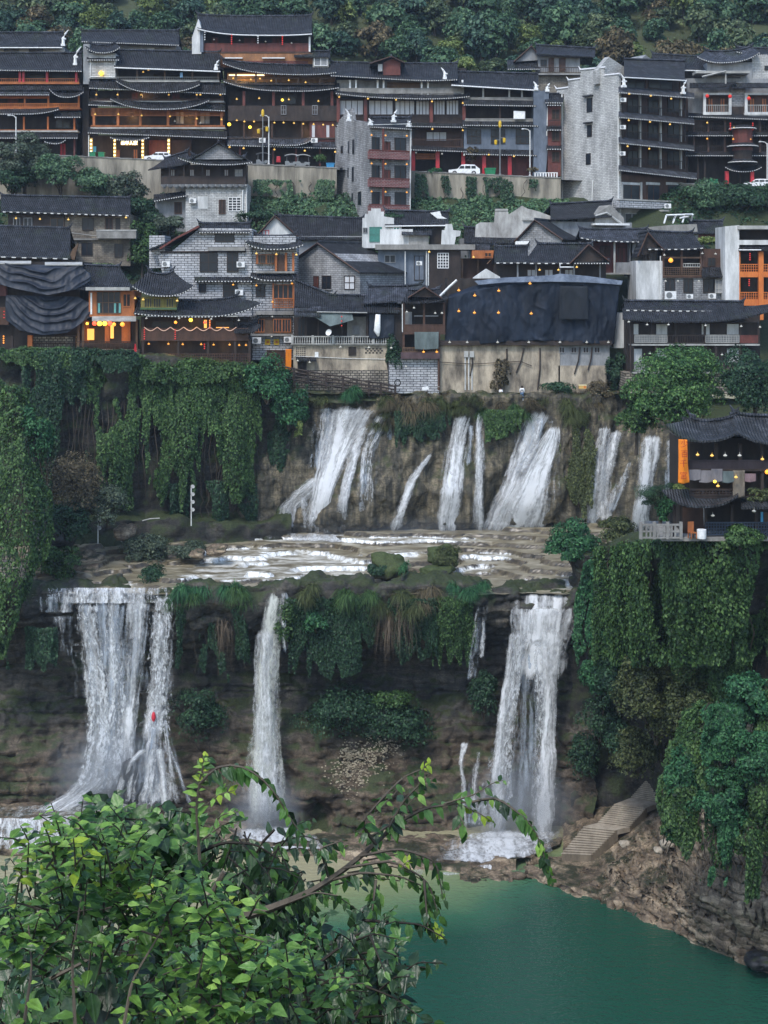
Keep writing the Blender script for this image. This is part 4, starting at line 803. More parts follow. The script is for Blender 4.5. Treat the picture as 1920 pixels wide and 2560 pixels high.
h.horn(984, 302, 28, -.6); h.horn(1022, 314, 12, -.6); h.horn(926, 310, 14, -.6, -1); h.horn(872, 300, 28, 3.2, -1); h.bar('roof_rail', M_pipe, ((930, 300), (930, 312), (1020, 310), (1020, 300)), -.5, .05)
# pagoda roofed grey house
h = House('grey_house', 'grey brick house under a broad hipped roof with a dark timber gallery', 'house', 540, 560, 203)
h.poly('gable_wall', M_gb, ((484, 399), (546, 360), (610, 398)), -.3, .2)
h.RF(444, 632, (409, 412), (394, 396), -1.4, 2.2, (16, 8), (34, 18), mat=M_tile); m = MB()
for a, b in (((546, 354), (470, 398)), ((546, 354), (618, 396))):
    p, q = h.p(*a, -.9), h.p(*b, -.9); g = [[p, p.lerp(q, .5)-Vector((0, 0, .15)), q], [p+Vector((0, 6, 0)), p.lerp(q, .5)+Vector((0, 6, -.15)), q+Vector((0, 6, 0))]]
    slab(m, g if b[0] > 546 else g[::-1], .2)
o = m.build('upper_roof', M_tile, h.e); MB().tube([h.p(546, 352, -1), h.p(546, 352, 5)], .2, 5).build('ridge', M_tile2, o); h.bar('finial', M_dk, ((546, 356), (546, 345)), -.9, .12)
h.RF(370, 470, (424, 408), (398, 380), -.5, 3.4, (0, 0), (40, 0), mat=M_tile, dots=False)
h.G(402, 616, 412, 462, dep=1.5, back=M_dk, cols=(424, 460, 505, 548, 585, 612), cmat=M_dk, cr=.12, rail=441, rmat=M_dk, style='solid', flm=M_dk); h.N(586, 606, 424, 446, .2, M_grypl, M_conc, 2, 2)
for a in (432, 480, 520, 566): h.N(a-5, a+5, 424, 440, 1.5, M_br, M_curt, 2, 1)
m = MB(); m.box(h.p(403, 463).x, h.p(617, 463).x, -.3, 0, h.p(510, 466).z, h.p(510, 461).z)
for x in range(404, 612, 15): v = h.p(x+7, 463, -.15); m.lathe([(.05, -.5), (.3, -.25), (.42, .1)], v.x, v.y, v.z, 7)
m.build('pendant_trim', M_grypl, h.e); h.W(M_tower, 464, 618, 460, 580, .3, 6); h.W(M_grypl, 388, 466, 492, 580, 1.2, 6); h.PT(384, 468, (502, 488), (486, 478), -.2, 1.6)
h.B('panel', M_wht, 494, 520, 491, 522, .24, .3); h.D(548, 563, 500, 534, .3, M_dk); h.N(571, 602, 494, 527, .3, M_trim, M_glass, 3, 5); h.D(437, 454, 506, 534, 1.2, M_dk); h.bar('drainpipe', M_pipe, ((607, 475), (606, 548), (610, 556)), .1, .12); h.bar('drainpipe', M_pipe, ((616, 470), (617, 560)), .2, .07)
# ---- lower town, left
h = House('old_house', 'old tan brick house with a long roof under the left trees', 'house', 170, 660, 196)
h.RF(2, 326, (528, 538), (490, 496), -1, 4.2, dstep=.9); h.W(M_tanb, 160, 326, 536, 665, .2, 6); h.W(M_dk, 20, 162, 536, 665, .1, 6)
h.N(34, 50, 545, 570, .1, M_grypl); h.N(60, 80, 545, 566, .1, M_grypl); h.N(126, 160, 546, 572, .1, M_mid); h.N(206, 234, 546, 575, .19, M_dk); h.D(264, 281, 545, 577, .19, M_int); h.N(290, 300, 546, 575, .19, M_dk)
h.B('balcony', M_conc, 241, 340, 577, 596, -1.3, .2); h.B('balcony_cap', M_slab, 240, 341, 574, 577.5, -1.35, -1); h.bar('clothes_line', M_slab, ((135, 576), (240, 590)), -.4, .05); h.N(204, 231, 607, 638, .19, M_dk); h.N(287, 307, 610, 642, .19, M_dk)
h.B('wall_ledge', M_conc, 160, 328, 596, 600, -.2, .2)
h = House('old_house', 'low dark roofed house with a brown timber gable beside the tarpaulins', 'house', 90, 650, 187)
h.RF(-30, 176, (640, 646), (566, 572), -.8, 6, dots=True, dstep=1.2); h.poly('gable_wall', M_mid, ((170, 646), (182, 622), (196, 608), (186, 650)), 0, .3); h.W(M_dk, -30, 172, 640, 720, .4, 5)
h = House('tarped_house', 'timber house at the left edge draped in dark blue tarpaulins', 'house', 100, 890, 176)
h.W(M_int, -40, 200, 655, 890, .6, 8); h.W(M_red, -40, 16, 664, 740, -.1, .5); h.B('balcony_front', M_br, -40, 22, 768, 812, -.5, .2); h.PT(-40, 30, 700, 690, -1, 1.2)
for a, b, c in ((-40, 78, 652), (112, 206, 655)): h.RF(a, b, c+6, c, -1.4, 1.8, mat=M_slab, dots=False, back=False, name='canopy', th=.12)
h.B('wall', M_rub, 80, 188, 840, 880, -.3, .5); h.cols((76,), 838, 884, -.5, .28, M_orb); h.rail(80, 188, 856, 880, -.6, M_br)
h.cols((30, 186), 840, 890, -.4, .15, M_dk)
h = House('restaurant', 'orange timber eatery glowing with coloured lanterns over the creeper wall', 'restaurant', 265, 884, 174.5)
h.RF(190, 340, (722, 722), (664, 668), -.6, 5, ins=(10, 40), dots=False, mat=M_tile); h.B('gutter', M_slab, 214, 324, 718, 726, -1.3, -.5); h.W(M_or, 222, 336, 727, 792, 0, 5)
h.N(243, 300, 730, 783, -.01, M_mid, M_glass, 4, 2); h.N(308, 326, 735, 766, -.01, M_or, M_int); h.B('window_post', M_trim, 226, 230, 732, 786, -.1, -.02)
for x in (245, 285, 297): h.B('curtain', plain('teal curtain', (.12, .32, .3), .8), x, x+5, 758, 782, -.14, -.1)
h.PT(230, 340, 800, 789, -1.6, 1.8, mat=M_slab, dots=False); h.G(190, 340, 800, 880, dep=2.6, back=M_int, cols=(196, 208, 342), cmat=M_mid, fl=False); h.B('floor_slab', M_slab, 185, 342, 876, 885, -.6, 2.6)
for a, b in ((206, 222), (262, 274), (304, 326)): h.B('wall', M_or, a, b, 802, 856, 2.3, 2.55)
h.B('wall_glow', M_warm, 218, 235, 822, 850, 2.2, 2.3); h.B('wall_glow', M_warm, 276, 284, 812, 846, 2.3, 2.4); h.rail(192, 340, 853, 876, -.4, M_dk, 'bars', step=.5); h.B('counter', M_dk, 192, 336, 858, 866, 0, .6)  # emissive panels imitate lantern light falling on the back wall
h = House('teahouse', 'dark two storey teahouse with rope lights along its rail above the creepers', 'teahouse', 480, 912, 174)
h.RF(330, 484, (737, 740), (686, 688), -.6, 3.2, (24, 26), (40, 50)); h.W(M_olive, 352, 440, 742, 776, .3, 3)
for a in (362, 384, 416): h.N(a, a+18, 746, 768, .29, M_olive, M_glass, 3, 1)
h.B('window_ledge', plain('green ledge', (.06, .11, .05), .8), 350, 442, 769, 774, 0, .3)
h.RF(334, 655, (790, 791), (752, 754), -1.1, 3.6, (8, 34), (10, 60), dots=True, dstep=.4); h.B('gutter', M_slab, 366, 594, 789, 792, -1.05, -.9)
h.G(352, 622, 792, 850, cols=(358, 446, 520, 592), cmat=M_dk, rail=820, rmat=M_br, style='solid', flm=M_br, wins=((380, 430), (540, 585))); h.B('wall_glow', M_warm, 510, 526, 800, 820, 1.8, 1.88); h.B('wall_glow', M_warm, 540, 572, 818, 820.5, 1.5, 1.7)  # emissive panels give the gallery's lamplit look
h.G(352, 626, 852, 914, cols=(358, 446, 520, 588, 624), cmat=M_dk, rail=884, rmat=M_br, style='lattice', flm=M_br); h.B('beam', M_dk, 350, 630, 908, 916, -.3, .2)
m = MB()
for k in range(7): m.tube([h.p(360+33*k+33*t, 818+9*math.sin(math.pi*t)**1.2, -.15) for t in np.linspace(0, 1, 9)], .05, 4)
m.build('rope_lights', emis('rope light', (1., .6, .4), .1, (.5, .34, .28)), h.e)
h.RF(585, 652, 830, 812, -.9, 1.6, (0, 18), (0, 10), dots=False)
h.W(M_rub, 350, 600, 914, 940, .6, 4); h.cols((622, 560, 470), 914, 960, .1, .12, M_dk)
# big grey block house
h = House('grey_house', 'big grey block house with air conditioners and a carved timber corner', 'house', 580, 930, 183)
h.poly('wall', M_block, ((395, 640), (430, 628), (500, 570), (630, 572), (630, 900), (470, 930), (470, 790), (410, 700)), .1, 7); h.W(M_block, 600, 740, 590, 900, .4, 7); h.W(M_block, 373, 412, 588, 670, 1, 6)
m = MB()
for a, b in (((496, 563), (372, 622)),):
    p, q = h.p(*a, -.6), h.p(*b, -.6); g = [[p, p.lerp(q, .55)-Vector((0, 0, .25)), q], [p+Vector((0, 7, 0)), p.lerp(q, .55)+Vector((0, 7, -.25)), q+Vector((0, 7, 0))]]; slab(m, g[::-1], .22)
o = m.build('roof', M_tile, h.e); h.bar('bargeboard', M_red, ((498, 566), (440, 596), (400, 622)), -.62, .16); h.RF(496, 626, 580, 560, -.5, 3); h.bar('wall_band', M_dk, ((400, 630), (615, 629)), 0, .12)
h.N(538, 585, 585, 604, .09, M_dk, M_glass, 2, 1); h.B('window_ledge', M_conc, 520, 612, 618, 627, -.4, .1)
for a, b, y0, y1 in ((500, 543, 632, 679), (568, 595, 632, 679), (558, 593, 709, 749), (641, 662, 710, 742)): h.N(a, b, y0, y1, .09 if a < 600 else .39, M_dk, M_glass, 2, 2)
h.PT(486, 632, 702, 690, -.8, 1, dstep=.4); h.PT(626, 748, 700, 684, -1.1, 1.4, (10, 0), dstep=.4); h.RF(612, 760, 622, 592, -1.2, 3.4, (16, 12), (20, 20), dstep=.4)
h.W(M_or, 640, 690, 636, 660, -.1, .4)
for a in (646, 668): h.N(a, a+17, 638, 658, -.11, M_mid, M_glass, 3, 1)
h.D(690, 712, 638, 678, -.05, M_br); h.cols((690, 715, 733), 632, 680, -.2, .14, M_or); h.B('floor_slab', M_conc, 640, 736, 678, 683, -.6, .4)
h.N(684, 732, 712, 746, -.1, M_or, M_glass, 4, 1); h.rail(684, 734, 746, 770, -.3, M_or, 'lattice', step=.3); h.cols((683, 734), 708, 770, -.3, .1, M_or); h.B('floor_slab', M_conc, 640, 738, 778, 787, -.4, .4)
h.W(M_mid, 634, 730, 793, 836, .1, .5)
for a in (640, 684, 706): h.N(a, a+20, 798, 830, .09, M_or, M_glass, 3, 1)
h.B('floor_slab', M_conc, 620, 732, 835, 840, -.5, .4); h.D(668, 712, 876, 920, .2, M_br); h.PT(610, 655, 800, 790, -.8, 1, (0, 16), dots=False); h.N(498, 515, 710, 730, .09)
for a in (662, 684):
    o = h.B('notice', plain('yellow notice', (.75, .48, .02), .5), a, a+14, 848, 862, .33, .39); MB().box(*[h.p(a+4, 850, 0).x, h.p(a+10, 850, 0).x], .3, .33, h.p(a, 858, .3).z, h.p(a, 852, .3).z).build('emblem', M_orb, o)
# grey gable house turned to the left
h = House('grey_house', 'grey brick gable house with a red door and a long dark roof', 'house', 905, 740, 183, -38)
L, A, Q = h.p(738, 648, 0), h.p(788, 606, 0), h.p(905, 682, 0)
h.gable((738, 650), (800, 606), (905, 680), 0, 9.5, M_gb, base=760)
h.D(785, 797, 691, 732, -.01, M_red); h.N(806, 828, 690, 723, -.01, M_dk, M_glass, 2, 2); h.N(862, 887, 690, 723, -.01, M_dk, M_curt, 2, 2); h.B('window_ledge', M_conc, 804, 830, 723, 725, -.2, 0)
h = House('long_house', 'long dark roof with a small white gable behind the grey houses', 'house', 790, 620, 197)
h.gable((640, 590), (688, 538), (745, 590), -.5, 6, M_wht); h.RF(690, 908, (596, 598), (540, 548), -.8, 6, ins=(6, 0), dots=False); h.W(M_grypl, 640, 905, 590, 700, 0, 6); h.N(656, 672, 576, 590, -.52, M_crim, M_wht)
h = House('white_house', 'white house with a stepped gable and green glass windows', 'house', 950, 610, 193)
h.poly('gable_wall', M_wht, ((905, 620), (906, 545), (912, 545), (912, 535), (920, 535), (920, 527), (928, 527), (928, 521), (952, 521), (952, 529), (960, 529), (960, 541), (985, 545), (985, 620)), 0, 4)
h.W(M_wht, 950, 1032, 573, 618, -.4, 3); h.W(M_wht, 980, 1004, 566, 618, -.2, 3); h.N(924, 954, 568, 604, -.01, M_teal, M_teal, 2, 2); h.N(908, 918, 570, 582, -.01, M_grypl); h.N(965, 979, 571, 581, -.01, M_trim, M_teal); h.N(984, 998, 568, 591, -.21, M_trim, M_teal)
h.RF(962, 1122, (563, 561), (528, 532), -.4, 4, dots=False, gut=True); h.RF(1004, 1080, 585, 563, -1.2, 2.2, mat=M_tile2, dots=False); h.W(M_conc, 1022, 1072, 584, 612, -.6, 2); h.W(M_int, 1075, 1110, 560, 610, .3, 3)
h.poly('stepped_wall', M_wht, ((1103, 612), (1105, 575), (1112, 575), (1114, 560), (1130, 560), (1133, 575), (1152, 577), (1150, 590), (1140, 592), (1136, 612)), -.6, .2); h.poly('stepped_wall', M_trim, ((1075, 532), (1100, 528), (1104, 540), (1120, 548), (1118, 558), (1096, 548)), 2, 2.4)
h = House('flat_roofed_house', 'blue grey flat roofed house with a brown boarded right half', 'house', 1040, 740, 190.5)
h.W(M_blue, 945, 1070, 624, 745, 0, 6); h.W(M_dk, 1070, 1152, 624, 745, -.6, 6); h.B('roof_slab', M_conc, 938, 1188, 611, 624, -1.2, 6); h.N(962, 988, 638, 656, -.01, M_grypl, M_glass, 2, 1); h.N(1036, 1060, 640, 700, -.01, M_dk, M_blue, 2, 1); h.N(1094, 1121, 633, 670, -.61, M_trim, M_glass, 4, 5)
for x in (1013, 1066, 1071): h.bar('drainpipe', M_pipe, ((x, 628), (x, 714)), -.7, .08)
h.bar('stair_edge', M_trim, ((1102, 738), (1122, 722), (1142, 701)), -1, .2)
h.B('bay', M_or, 1180, 1240, 626, 646, -1.6, 1); h.N(1212, 1228, 632, 642, -1.61, M_or, M_int); h.G(1150, 1240, 646, 700, dep=1.4, cols=(1155, 1195, 1236), cmat=M_mid, back=M_br, fl=False); h.bar('brace', M_mid, ((1218, 660), (1244, 634)), -1.4, .1); h.B('roof_tiles', M_tile2, 1186, 1226, 610, 626, -.6, 2)
h = House('ruined_house', 'ruined house with a ragged whitewashed wall above the dark roofs', 'house', 1260, 600, 199)
h.poly('wall', worn('peeling whitewash', (.5, .5, .48), (.2, .19, .18), .7, .9), ((1185, 620), (1190, 562), (1200, 556), (1236, 556), (1238, 526), (1268, 523), (1272, 536), (1285, 528), (1305, 514), (1320, 522), (1345, 528), (1390, 545), (1394, 620)), 0, .8)
h.RF(1160, 1300, (606, 608), (570, 574), -1.6, 3.4, dots=False); h.B('wall_cap', M_slab, 1238, 1270, 522, 527, -.1, .6); h.B('wall_cap', M_slab, 1306, 1345, 546, 551, -.3, .6); h.W(M_grypl, 1150, 1400, 596, 680, .8, 4)
h = House('grey_house', 'small pale gable house with a dark roof right of the ruined wall', 'house', 1345, 610, 191, -25)
h.gable((1290, 602), (1340, 549), (1410, 598), 0, 8, M_gb, base=640); h.B('roof_trim', M_trim, 1288, 1322, 603, 611, -.5, 0)
h = House('old_house', 'dark roofed house with a weathered right gable below the tall tower', 'house', 1480, 560, 198, 20)
h.RF(1376, 1530, (548, 540), (512, 504), -.8, 5, dots=False, mat=M_tile); h.poly('gable_wall', M_conc, ((1486, 560), (1490, 535), (1527, 512), (1560, 545), (1560, 565)), -.2, 5); h.bar('bargeboard', M_slab, ((1488, 540), (1516, 532), (1558, 562)), -.4, .16); h.B('canopy', M_trim, 1490, 1574, 558, 563, -1.5, .5); h.W(M_grypl, 1380, 1580, 555, 640, 0, 4)
h = House('timber_house', 'wide dark roofed timber house directly above the blue tarpaulin wall', 'house', 1400, 700, 182)
h.RF(1302, 1520, (657, 657), (611, 612), -.8, 4.6, ins=(40, 40), dots=True, dstep=.9, mat=M_tile); h.gable((1424, 657), (1470, 610), (1522, 652), -1.1, 5, M_dk); h.PT(1434, 1524, 657, 646, -1.5, 1); h.RF(1236, 1320, 656, 618, -.9, 4, dots=True, dstep=.8)
h.G(1240, 1515, 657, 702, dep=1.2, back=M_dk, cols=(1294, 1340, 1400, 1435, 1500), cmat=M_grypl, cr=.1, fl=False)
for a in (1318, 1362, 1412): h.N(a, a+20, 674, 690, 1.2, M_br, M_curt, 2, 1)
h.bar('gutter', M_trim, ((1400, 657), (1400, 668), (1434, 668)), -1.2, .09)
h = House('timber_house', 'open fronted timber house with a bundle of grey cloth on its post', 'house', 1530, 680, 188)
h.RF(1448, 1618, (600, 604), (576, 574), -.9, 4, (8, 0), dots=True, dstep=.7, mat=M_tile2); h.G(1470, 1580, 600, 684, dep=2, back=M_red, cols=(1480, 1536, 1578), cmat=M_slab, cr=.12, flm=M_conc, doors=((1545, 1565),)); h.B('wall', M_grypl, 1540, 1578, 656, 684, .2, .5); h.N(1500, 1525, 615, 640, 2, M_dk, M_br, 2, 1); h.W(M_grypl, 1575, 1640, 600, 690, 0, 5); h.W(M_int, 1460, 1480, 600, 690, 0, 3)
h = House('balcony_house', 'grey brick house with a lattice timber balcony and a white side wall', 'house', 1740, 760, 184)
h.gable((1592, 640), (1618, 580), (1660, 626), -.3, 6, M_dk); h.RF(1616, 1762, (622, 622), (580, 584), -.8, 5, (0, 4), (6, 30), dots=True, dstep=.8); h.W(M_wht, 1590, 1656, 652, 770, -.2, 6, 'streaked white side wall'); h.W(M_gb, 1652, 1842, 692, 770, .2, 6)
h.G(1654, 1756, 624, 692, dep=1.7, back=M_int, cols=(1658, 1704, 1752), cmat=M_br, rail=668, rmat=M_mid, style='lattice', flm=M_br); h.rail(1660, 1752, 642, 646, -.05, M_mid, 'solid', 'upper_rail'); h.rail(1708, 1750, 658, 668, -.03, M_slab, 'bars', 'inner_rail'); h.W(M_br, 1756, 1814, 622, 672, .2, 5); h.N(1770, 1788, 645, 664, .19, M_dk); h.PT(1754, 1842, 690, 668, -1, 1.2, dots=False)
for a, b in ((1663, 1687), (1709, 1732), (1758, 1786)): h.N(a, b, 697, 731, .19, M_dk, M_glass, 2, 1)
h.N(1788, 1830, 700, 732, -.3, M_slab, M_grypl, 5, 3); h.bar('drainpipe', M_pipe, ((1651, 640), (1651, 752)), -.3, .08); h.bar('drainpipe', M_pipe, ((1812, 620), (1810, 668)), -.2, .08)
h = House('roof_terrace', 'pale rooftop parapet with a bare white pergola frame', 'rooftop', 1680, 610, 192)
h.poly('parapet', M_conc, ((1610, 615), (1618, 568), (1680, 562), (1742, 560), (1748, 615)), 0, .6); h.RF(1722, 1808, 582, 554, -.4, 3, mat=M_tile, dots=False); h.W(M_red, 1746, 1806, 580, 594, 0, 2); h.rail(1746, 1806, 594, 606, -.4, M_olive, 'bars')
m = MB()
for a, b in (((1660, 558), (1666, 538)), ((1682, 558), (1690, 537)), ((1690, 537), (1682, 552)), ((1706, 556), (1712, 536)), ((1712, 536), (1732, 536)), ((1666, 538), (1732, 536)), ((1732, 536), (1728, 552)), ((1700, 545), (1722, 541))): m.tube([h.p(*a, .5), h.p(*b, 2)], .12, 4)
m.build('pergola_frame', M_trim, h.e); h.W(M_grypl, 1600, 1760, 605, 680, .6, 5)
h = House('orange_house', 'bright orange framed house cut by the right edge', 'house', 1890, 790, 182)
h.poly('side_wall', M_wht, ((1814, 770), (1812, 566), (1848, 563), (1848, 770)), -.3, 5); h.B('roof_slab', M_slab, 1846, 1960, 564, 573, -.8, 5); h.B('parapet', M_wht, 1848, 1960, 600, 612, -.3, .2); h.G(1848, 1960, 573, 602, back=M_int, fl=False); h.PT(1846, 1960, 625, 612, -.8, 1, dots=False); h.bar('gutter', M_trim, ((1847, 625), (1903, 625)), -.9, .08)
h.G(1848, 1960, 628, 690, back=M_int, rail=660, rmat=M_orb, style='lattice', fl=False); h.G(1848, 1960, 692, 762, back=M_int, rail=730, rmat=M_orb, style='lattice', fl=False); h.G(1848, 1960, 764, 800, back=M_int, fl=False)
h.B('beam', M_orb, 1846, 1960, 679, 693, -.25, .2); h.B('beam', M_orb, 1846, 1960, 748, 764, -.25, .2); h.B('post', M_orb, 1897, 1909, 628, 800, -.4, .1); h.cols((1849,), 628, 760, -.2, .08, M_orb)
h = House('timber_house', 'white panelled timber house with two pale lattice rails behind the tree', 'house', 1700, 960, 173)
h.RF(1556, 1930, (806, 800), (774, 768), -1.2, 2.2, (10, 26), dots=False, back=False); h.RF(1560, 1860, (774, 778), (754, 756), .6, 3, dots=True, dstep=.9)
h.G(1576, 1900, 806, 862, dep=1, back=M_dk, cols=(1580, 1630, 1690, 1762, 1850, 1896), cmat=M_dk, flm=M_slab)
for a, b in ((1585, 1596), (1641, 1668), (1755, 1774), (1818, 1848)): h.B('panel', M_wht, a, b, 810, 836, .8, 1)
for a, b in ((1586, 1668), (1764, 1848)): h.rail(a, b, 837, 857, -.1, M_slab, 'lattice', step=.3); h.B('rail_panel', M_grypl, a, b, 839, 856, -.03, 0)
h.rail(1670, 1762, 838, 858, -.1, M_dk, 'bars'); h.rail(1850, 1895, 838, 858, -.1, M_red, 'solid')
h.G(1580, 1860, 862, 932, dep=1, back=M_dk, cols=(1582, 1640, 1700, 1790, 1850), cmat=M_dk, flm=M_slab)
for a, b in ((1585, 1605), (1640, 1666), (1818, 1848)): h.B('panel', M_wht, a, b, 872, 906, .8, 1)
h.rail(1586, 1650, 908, 928, -.1, M_slab, 'lattice', step=.3); h.B('rail_panel', M_grypl, 1586, 1650, 910, 927, -.03, 0); h.W(M_rub, 1562, 1880, 932, 985, .4, 5); h.W(M_int, 1566, 1900, 780, 940, 3.4, 6); h.bar('post', M_dk, ((1575, 800), (1577, 932)), -.4, .12)
# ---- front row above the falls
h = House('stone_house', 'low house with a balustraded terrace on stained stone walls', 'house', 850, 945, 178)
h.RF(742, 1000, (778, 780), (738, 742), -1, 4.2, (0, 0), (0, 10), dots=False); h.RF(736, 836, (764, 776), (702, 742), -.2, 3.4, dots=False, ins=(0, 0)); h.RF(905, 1068, (757, 748), (718, 716), .2, 3.6, (0, 12), (16, 12), dots=False, mat=M_tile2); h.PT(735, 802, 789, 766, -1.6, 1.6, dots=False, mat=M_tile2); h.bar('gutter', M_slab, ((792, 780), (918, 782)), -1.1, .08)
h.G(734, 985, 780, 862, dep=2, back=M_int, cols=(740, 765, 795, 855, 918), cmat=M_dk, cr=.09, flm=M_slab, wins=((745, 762),)); h.W(M_conc, 868, 915, 792, 842, 1.2, 2); h.N(882, 898, 815, 835, 1.19, M_grypl, M_grypl)
m = MB(); a, b, c, d = h._b(731, 984, 840, 861, -.3); m.box(a, b, -.42, -.18, d-.14, d); m.box(a, b, -.42, -.18, c, c+.12)
for x in np.linspace(a+.1, b-.1, 44): m.lathe([(.06, c+.12), (.1, c+.3), (.05, (c+d)/2+.1), (.08, d-.14)], x, -.3, 0, 6)
for x in np.linspace(a, b, 6): m.box(x-.14, x+.14, -.46, -.14, c, d+.08)
m.build('balustrade', M_slab, h.e)
h.B('wall', M_stone, 733, 968, 862, 925, 0, 6); h.B('wall', M_rub, 730, 970, 925, 985, -.2, 6); h.N(872, 889, 868, 888, -.01, M_dk, M_int); h.D(745, 765, 902, 938, -.22, M_int, M_dk); h.PT(740, 790, 900, 893, -1.1, 1, dots=False)
m = MB()
for i in range(5):
    for j in range(3): v = h.p(915+9*i+4*(j % 2), 872+5*j, -.03); m.box(v.x-.12, v.x+.12, -.03, .02, v.z-.09, v.z+.09)
for i in range(5):
    for j in range(6): v = h.p(742+5*i, 870+4.6*j, -.03); m.box(v.x-.08, v.x+.08, -.03, .02, v.z-.07, v.z+.07)
m.build('vent_holes', M_int, h.e); h.B('notice', M_trim, 787, 796, 880, 892, -.08, 0); h.bar('cable', M_pipe, ((735, 890), (860, 896), (965, 898)), -.1, .035)
h = House('narrow_house', 'narrow dark timber house on a pale grey brick base', 'house', 1040, 985, 177)
h.RF(1004, 1120, (758, 752), (728, 726), -1, 3.4, (4, 8), (16, 20), dots=False); h.gable((1020, 742), (1062, 716), (1104, 744), -.4, 4, M_dk); h.G(1006, 1114, 756, 834, dep=2, back=M_int, cols=(1010, 1060, 1110), cmat=M_br, rail=811, rmat=M_br, style='solid', flm=M_br); h.B('shelf', M_grypl, 1035, 1096, 789, 791, .2, .5); h.W(M_grypl, 1010, 1030, 780, 812, 1.5, 2)
h.G(1006, 1100, 834, 884, dep=1.8, back=M_int, cols=(1009, 1098), cmat=M_br, fl=False); h.rail(1006, 1100, 868, 882, -.1, M_mid, 'lattice', step=.3); h.B('floor_slab', worn('purple brown board', (.1, .065, .07)), 1002, 1100, 881, 897, -.5, 1.8); h.W(M_block, 972, 1097, 897, 985, .3, 6); h.bar('drainpipe', M_br, ((1097, 890), (1097, 975)), -.1, .16); h.W(M_int, 985, 1008, 770, 900, .8, 4); h.bar('drainpipe', M_pipe, ((1006, 760), (1006, 830)), -.2, .07)
h = House('tarped_house', 'wide house wrapped in dark blue netting on a stained stone base', 'house', 1320, 985, 177.5)
h.W(M_int, 1118, 1540, 696, 862, .9, 8); h.B('wall', M_stone, 1098, 1400, 862, 985, 0, 7); h.B('wall', M_grypl, 1396, 1524, 862, 914, .1, 7); h.B('wall', M_stone, 1396, 1516, 914, 985, 0, 7)
for a in (1398, 1428, 1458, 1486): h.N(a, a+13, 868, 882, .09, M_grypl, M_int)
h.B('floor_slab', M_dk, 1098, 1530, 852, 863, -.6, .9); h.poly('gable_wall', M_wht, ((1182, 704), (1184, 694), (1216, 672), (1250, 692), (1252, 704)), 1.4, 3); h.bar('roof_trim', M_trim, ((1100, 740), (1122, 718), (1142, 700)), -.4, .14); h.W(M_wht, 1534, 1566, 782, 870, .8, 3)
m = MB()
for a in ((1267, 872, 1262, 960), (1180, 880, 1176, 940), (1310, 870, 1290, 932), (1350, 870, 1344, 975), (1450, 868, 1436, 935), (1480, 868, 1470, 925)): m.tube([h.p(a[0], a[1], -.15), h.p((a[0]+a[2])/2+3, (a[1]+a[3])/2, -.2), h.p(a[2], a[3], -.15)], .09, 5)
m.build('support_pole', M_dk, h.e); h.bar('cable', M_dk, ((1100, 905), (1180, 910), (1300, 903), (1330, 915)), -.2, .04)
for a in (1160, 1174): h.B('meter_box', M_slab, a, a+11, 878, 893, -.3, 0)
for a in (1163, 1172, 1180): h.bar('drainpipe', M_pipe, ((a, 893), (a, 975)), -.12, .07)
h = House('terraced_house', 'dark timber house with white framed balconies and a round oriel', 'house', 1780, 460, 213)
h.RF(1630, 1772, (172, 175), (136, 144), 3, 4, gut=True, dots=False); h.W(M_int, 1640, 1765, 170, 206, 4, 8); h.RF(1742, 1900, (160, 150), (134, 124), 1, 4, (20, 20), (20, 20), dots=True, mat=M_tile2); h.RF(1840, 1980, 136, 122, 4, 3, (8, 0)); h.W(M_grypl, 1768, 1880, 156, 230, 2, 7); h.W(M_tower, 1880, 1980, 138, 230, 2.5, 7); h.N(1820, 1850, 193, 206, 1.99, M_dk); h.N(1912, 1940, 165, 175, 2.49, M_dk); h.B('terrace_slab', M_slab, 1740, 1875, 177, 183, -.3, 2.2); h.bar('terrace_brace', M_slab, ((1755, 192), (1815, 178)), -.3, .14); h.cols((1814,), 183, 214, 0, .1, M_slab)
h.W(M_grypl, 1640, 1980, 196, 292, 1.6, 7); h.W(M_gb, 1828, 1862, 206, 268, .4, 2); h.W(M_dk, 1828, 1862, 266, 288, .35, 2)
for a, b in ((1758, 1828), (1862, 1960)):
    h.PT(a-34, b+12, 218, 207, -1.2, 1.5, (0, 12), dots=False); h.G(a, b, 234, 288, dep=1.2, back=M_br, cols=(a+3, b-3), cmat=M_wht, cr=.2, rail=262, rmat=M_slab, flm=M_wht, doors=((a+12, a+24), (a+42, a+54)), dmat=M_or); h.B('beam', M_wht, a, b, 232, 237, -.1, .3); h.B('floor_slab', M_wht, a, b, 280, 287, -.25, .3)
h.PT(1720, 1980, (290, 300), (282, 290), -1, 1.2)
for yt, yb in ((300, 334), (336, 384)): h.G(1720, 1980, yt, yb, dep=1.8, back=M_dk, cols=(1735, 1770, 1812, 1900), cmat=M_br, rail=yb-20, rmat=M_dk, flm=M_dk, wins=((1782, 1802), (1905, 1918)), pane=M_int); h.PT(1714, 1980, yb+4, yb-6, -1, 1.2)
h.G(1722, 1980, 388, 460, dep=2.2, back=M_int, cols=(1745, 1762, 1850), cmat=M_dk, fl=False)
for y, r in ((360, 34), (316, 30), (400, 32)):
    v = h.p(1856, y, -.6); k = r/F*213; m = MB(); m.lathe([(k, -.5), (k*1.12, -.35), (k*.75, .1)], v.x, v.y, v.z, 14); o = m.build('oriel_roof', M_tile, h.e); q = MB()
    q.tube([(v.x+k*math.cos(math.pi*(1+j/25))*1.12, v.y+k*math.sin(math.pi*(1+j/25))*1.12, v.z-.42+.04*(j % 2)) for j in range(26)], .08, 4)
    q.build('tile_ends', M_dot, o)
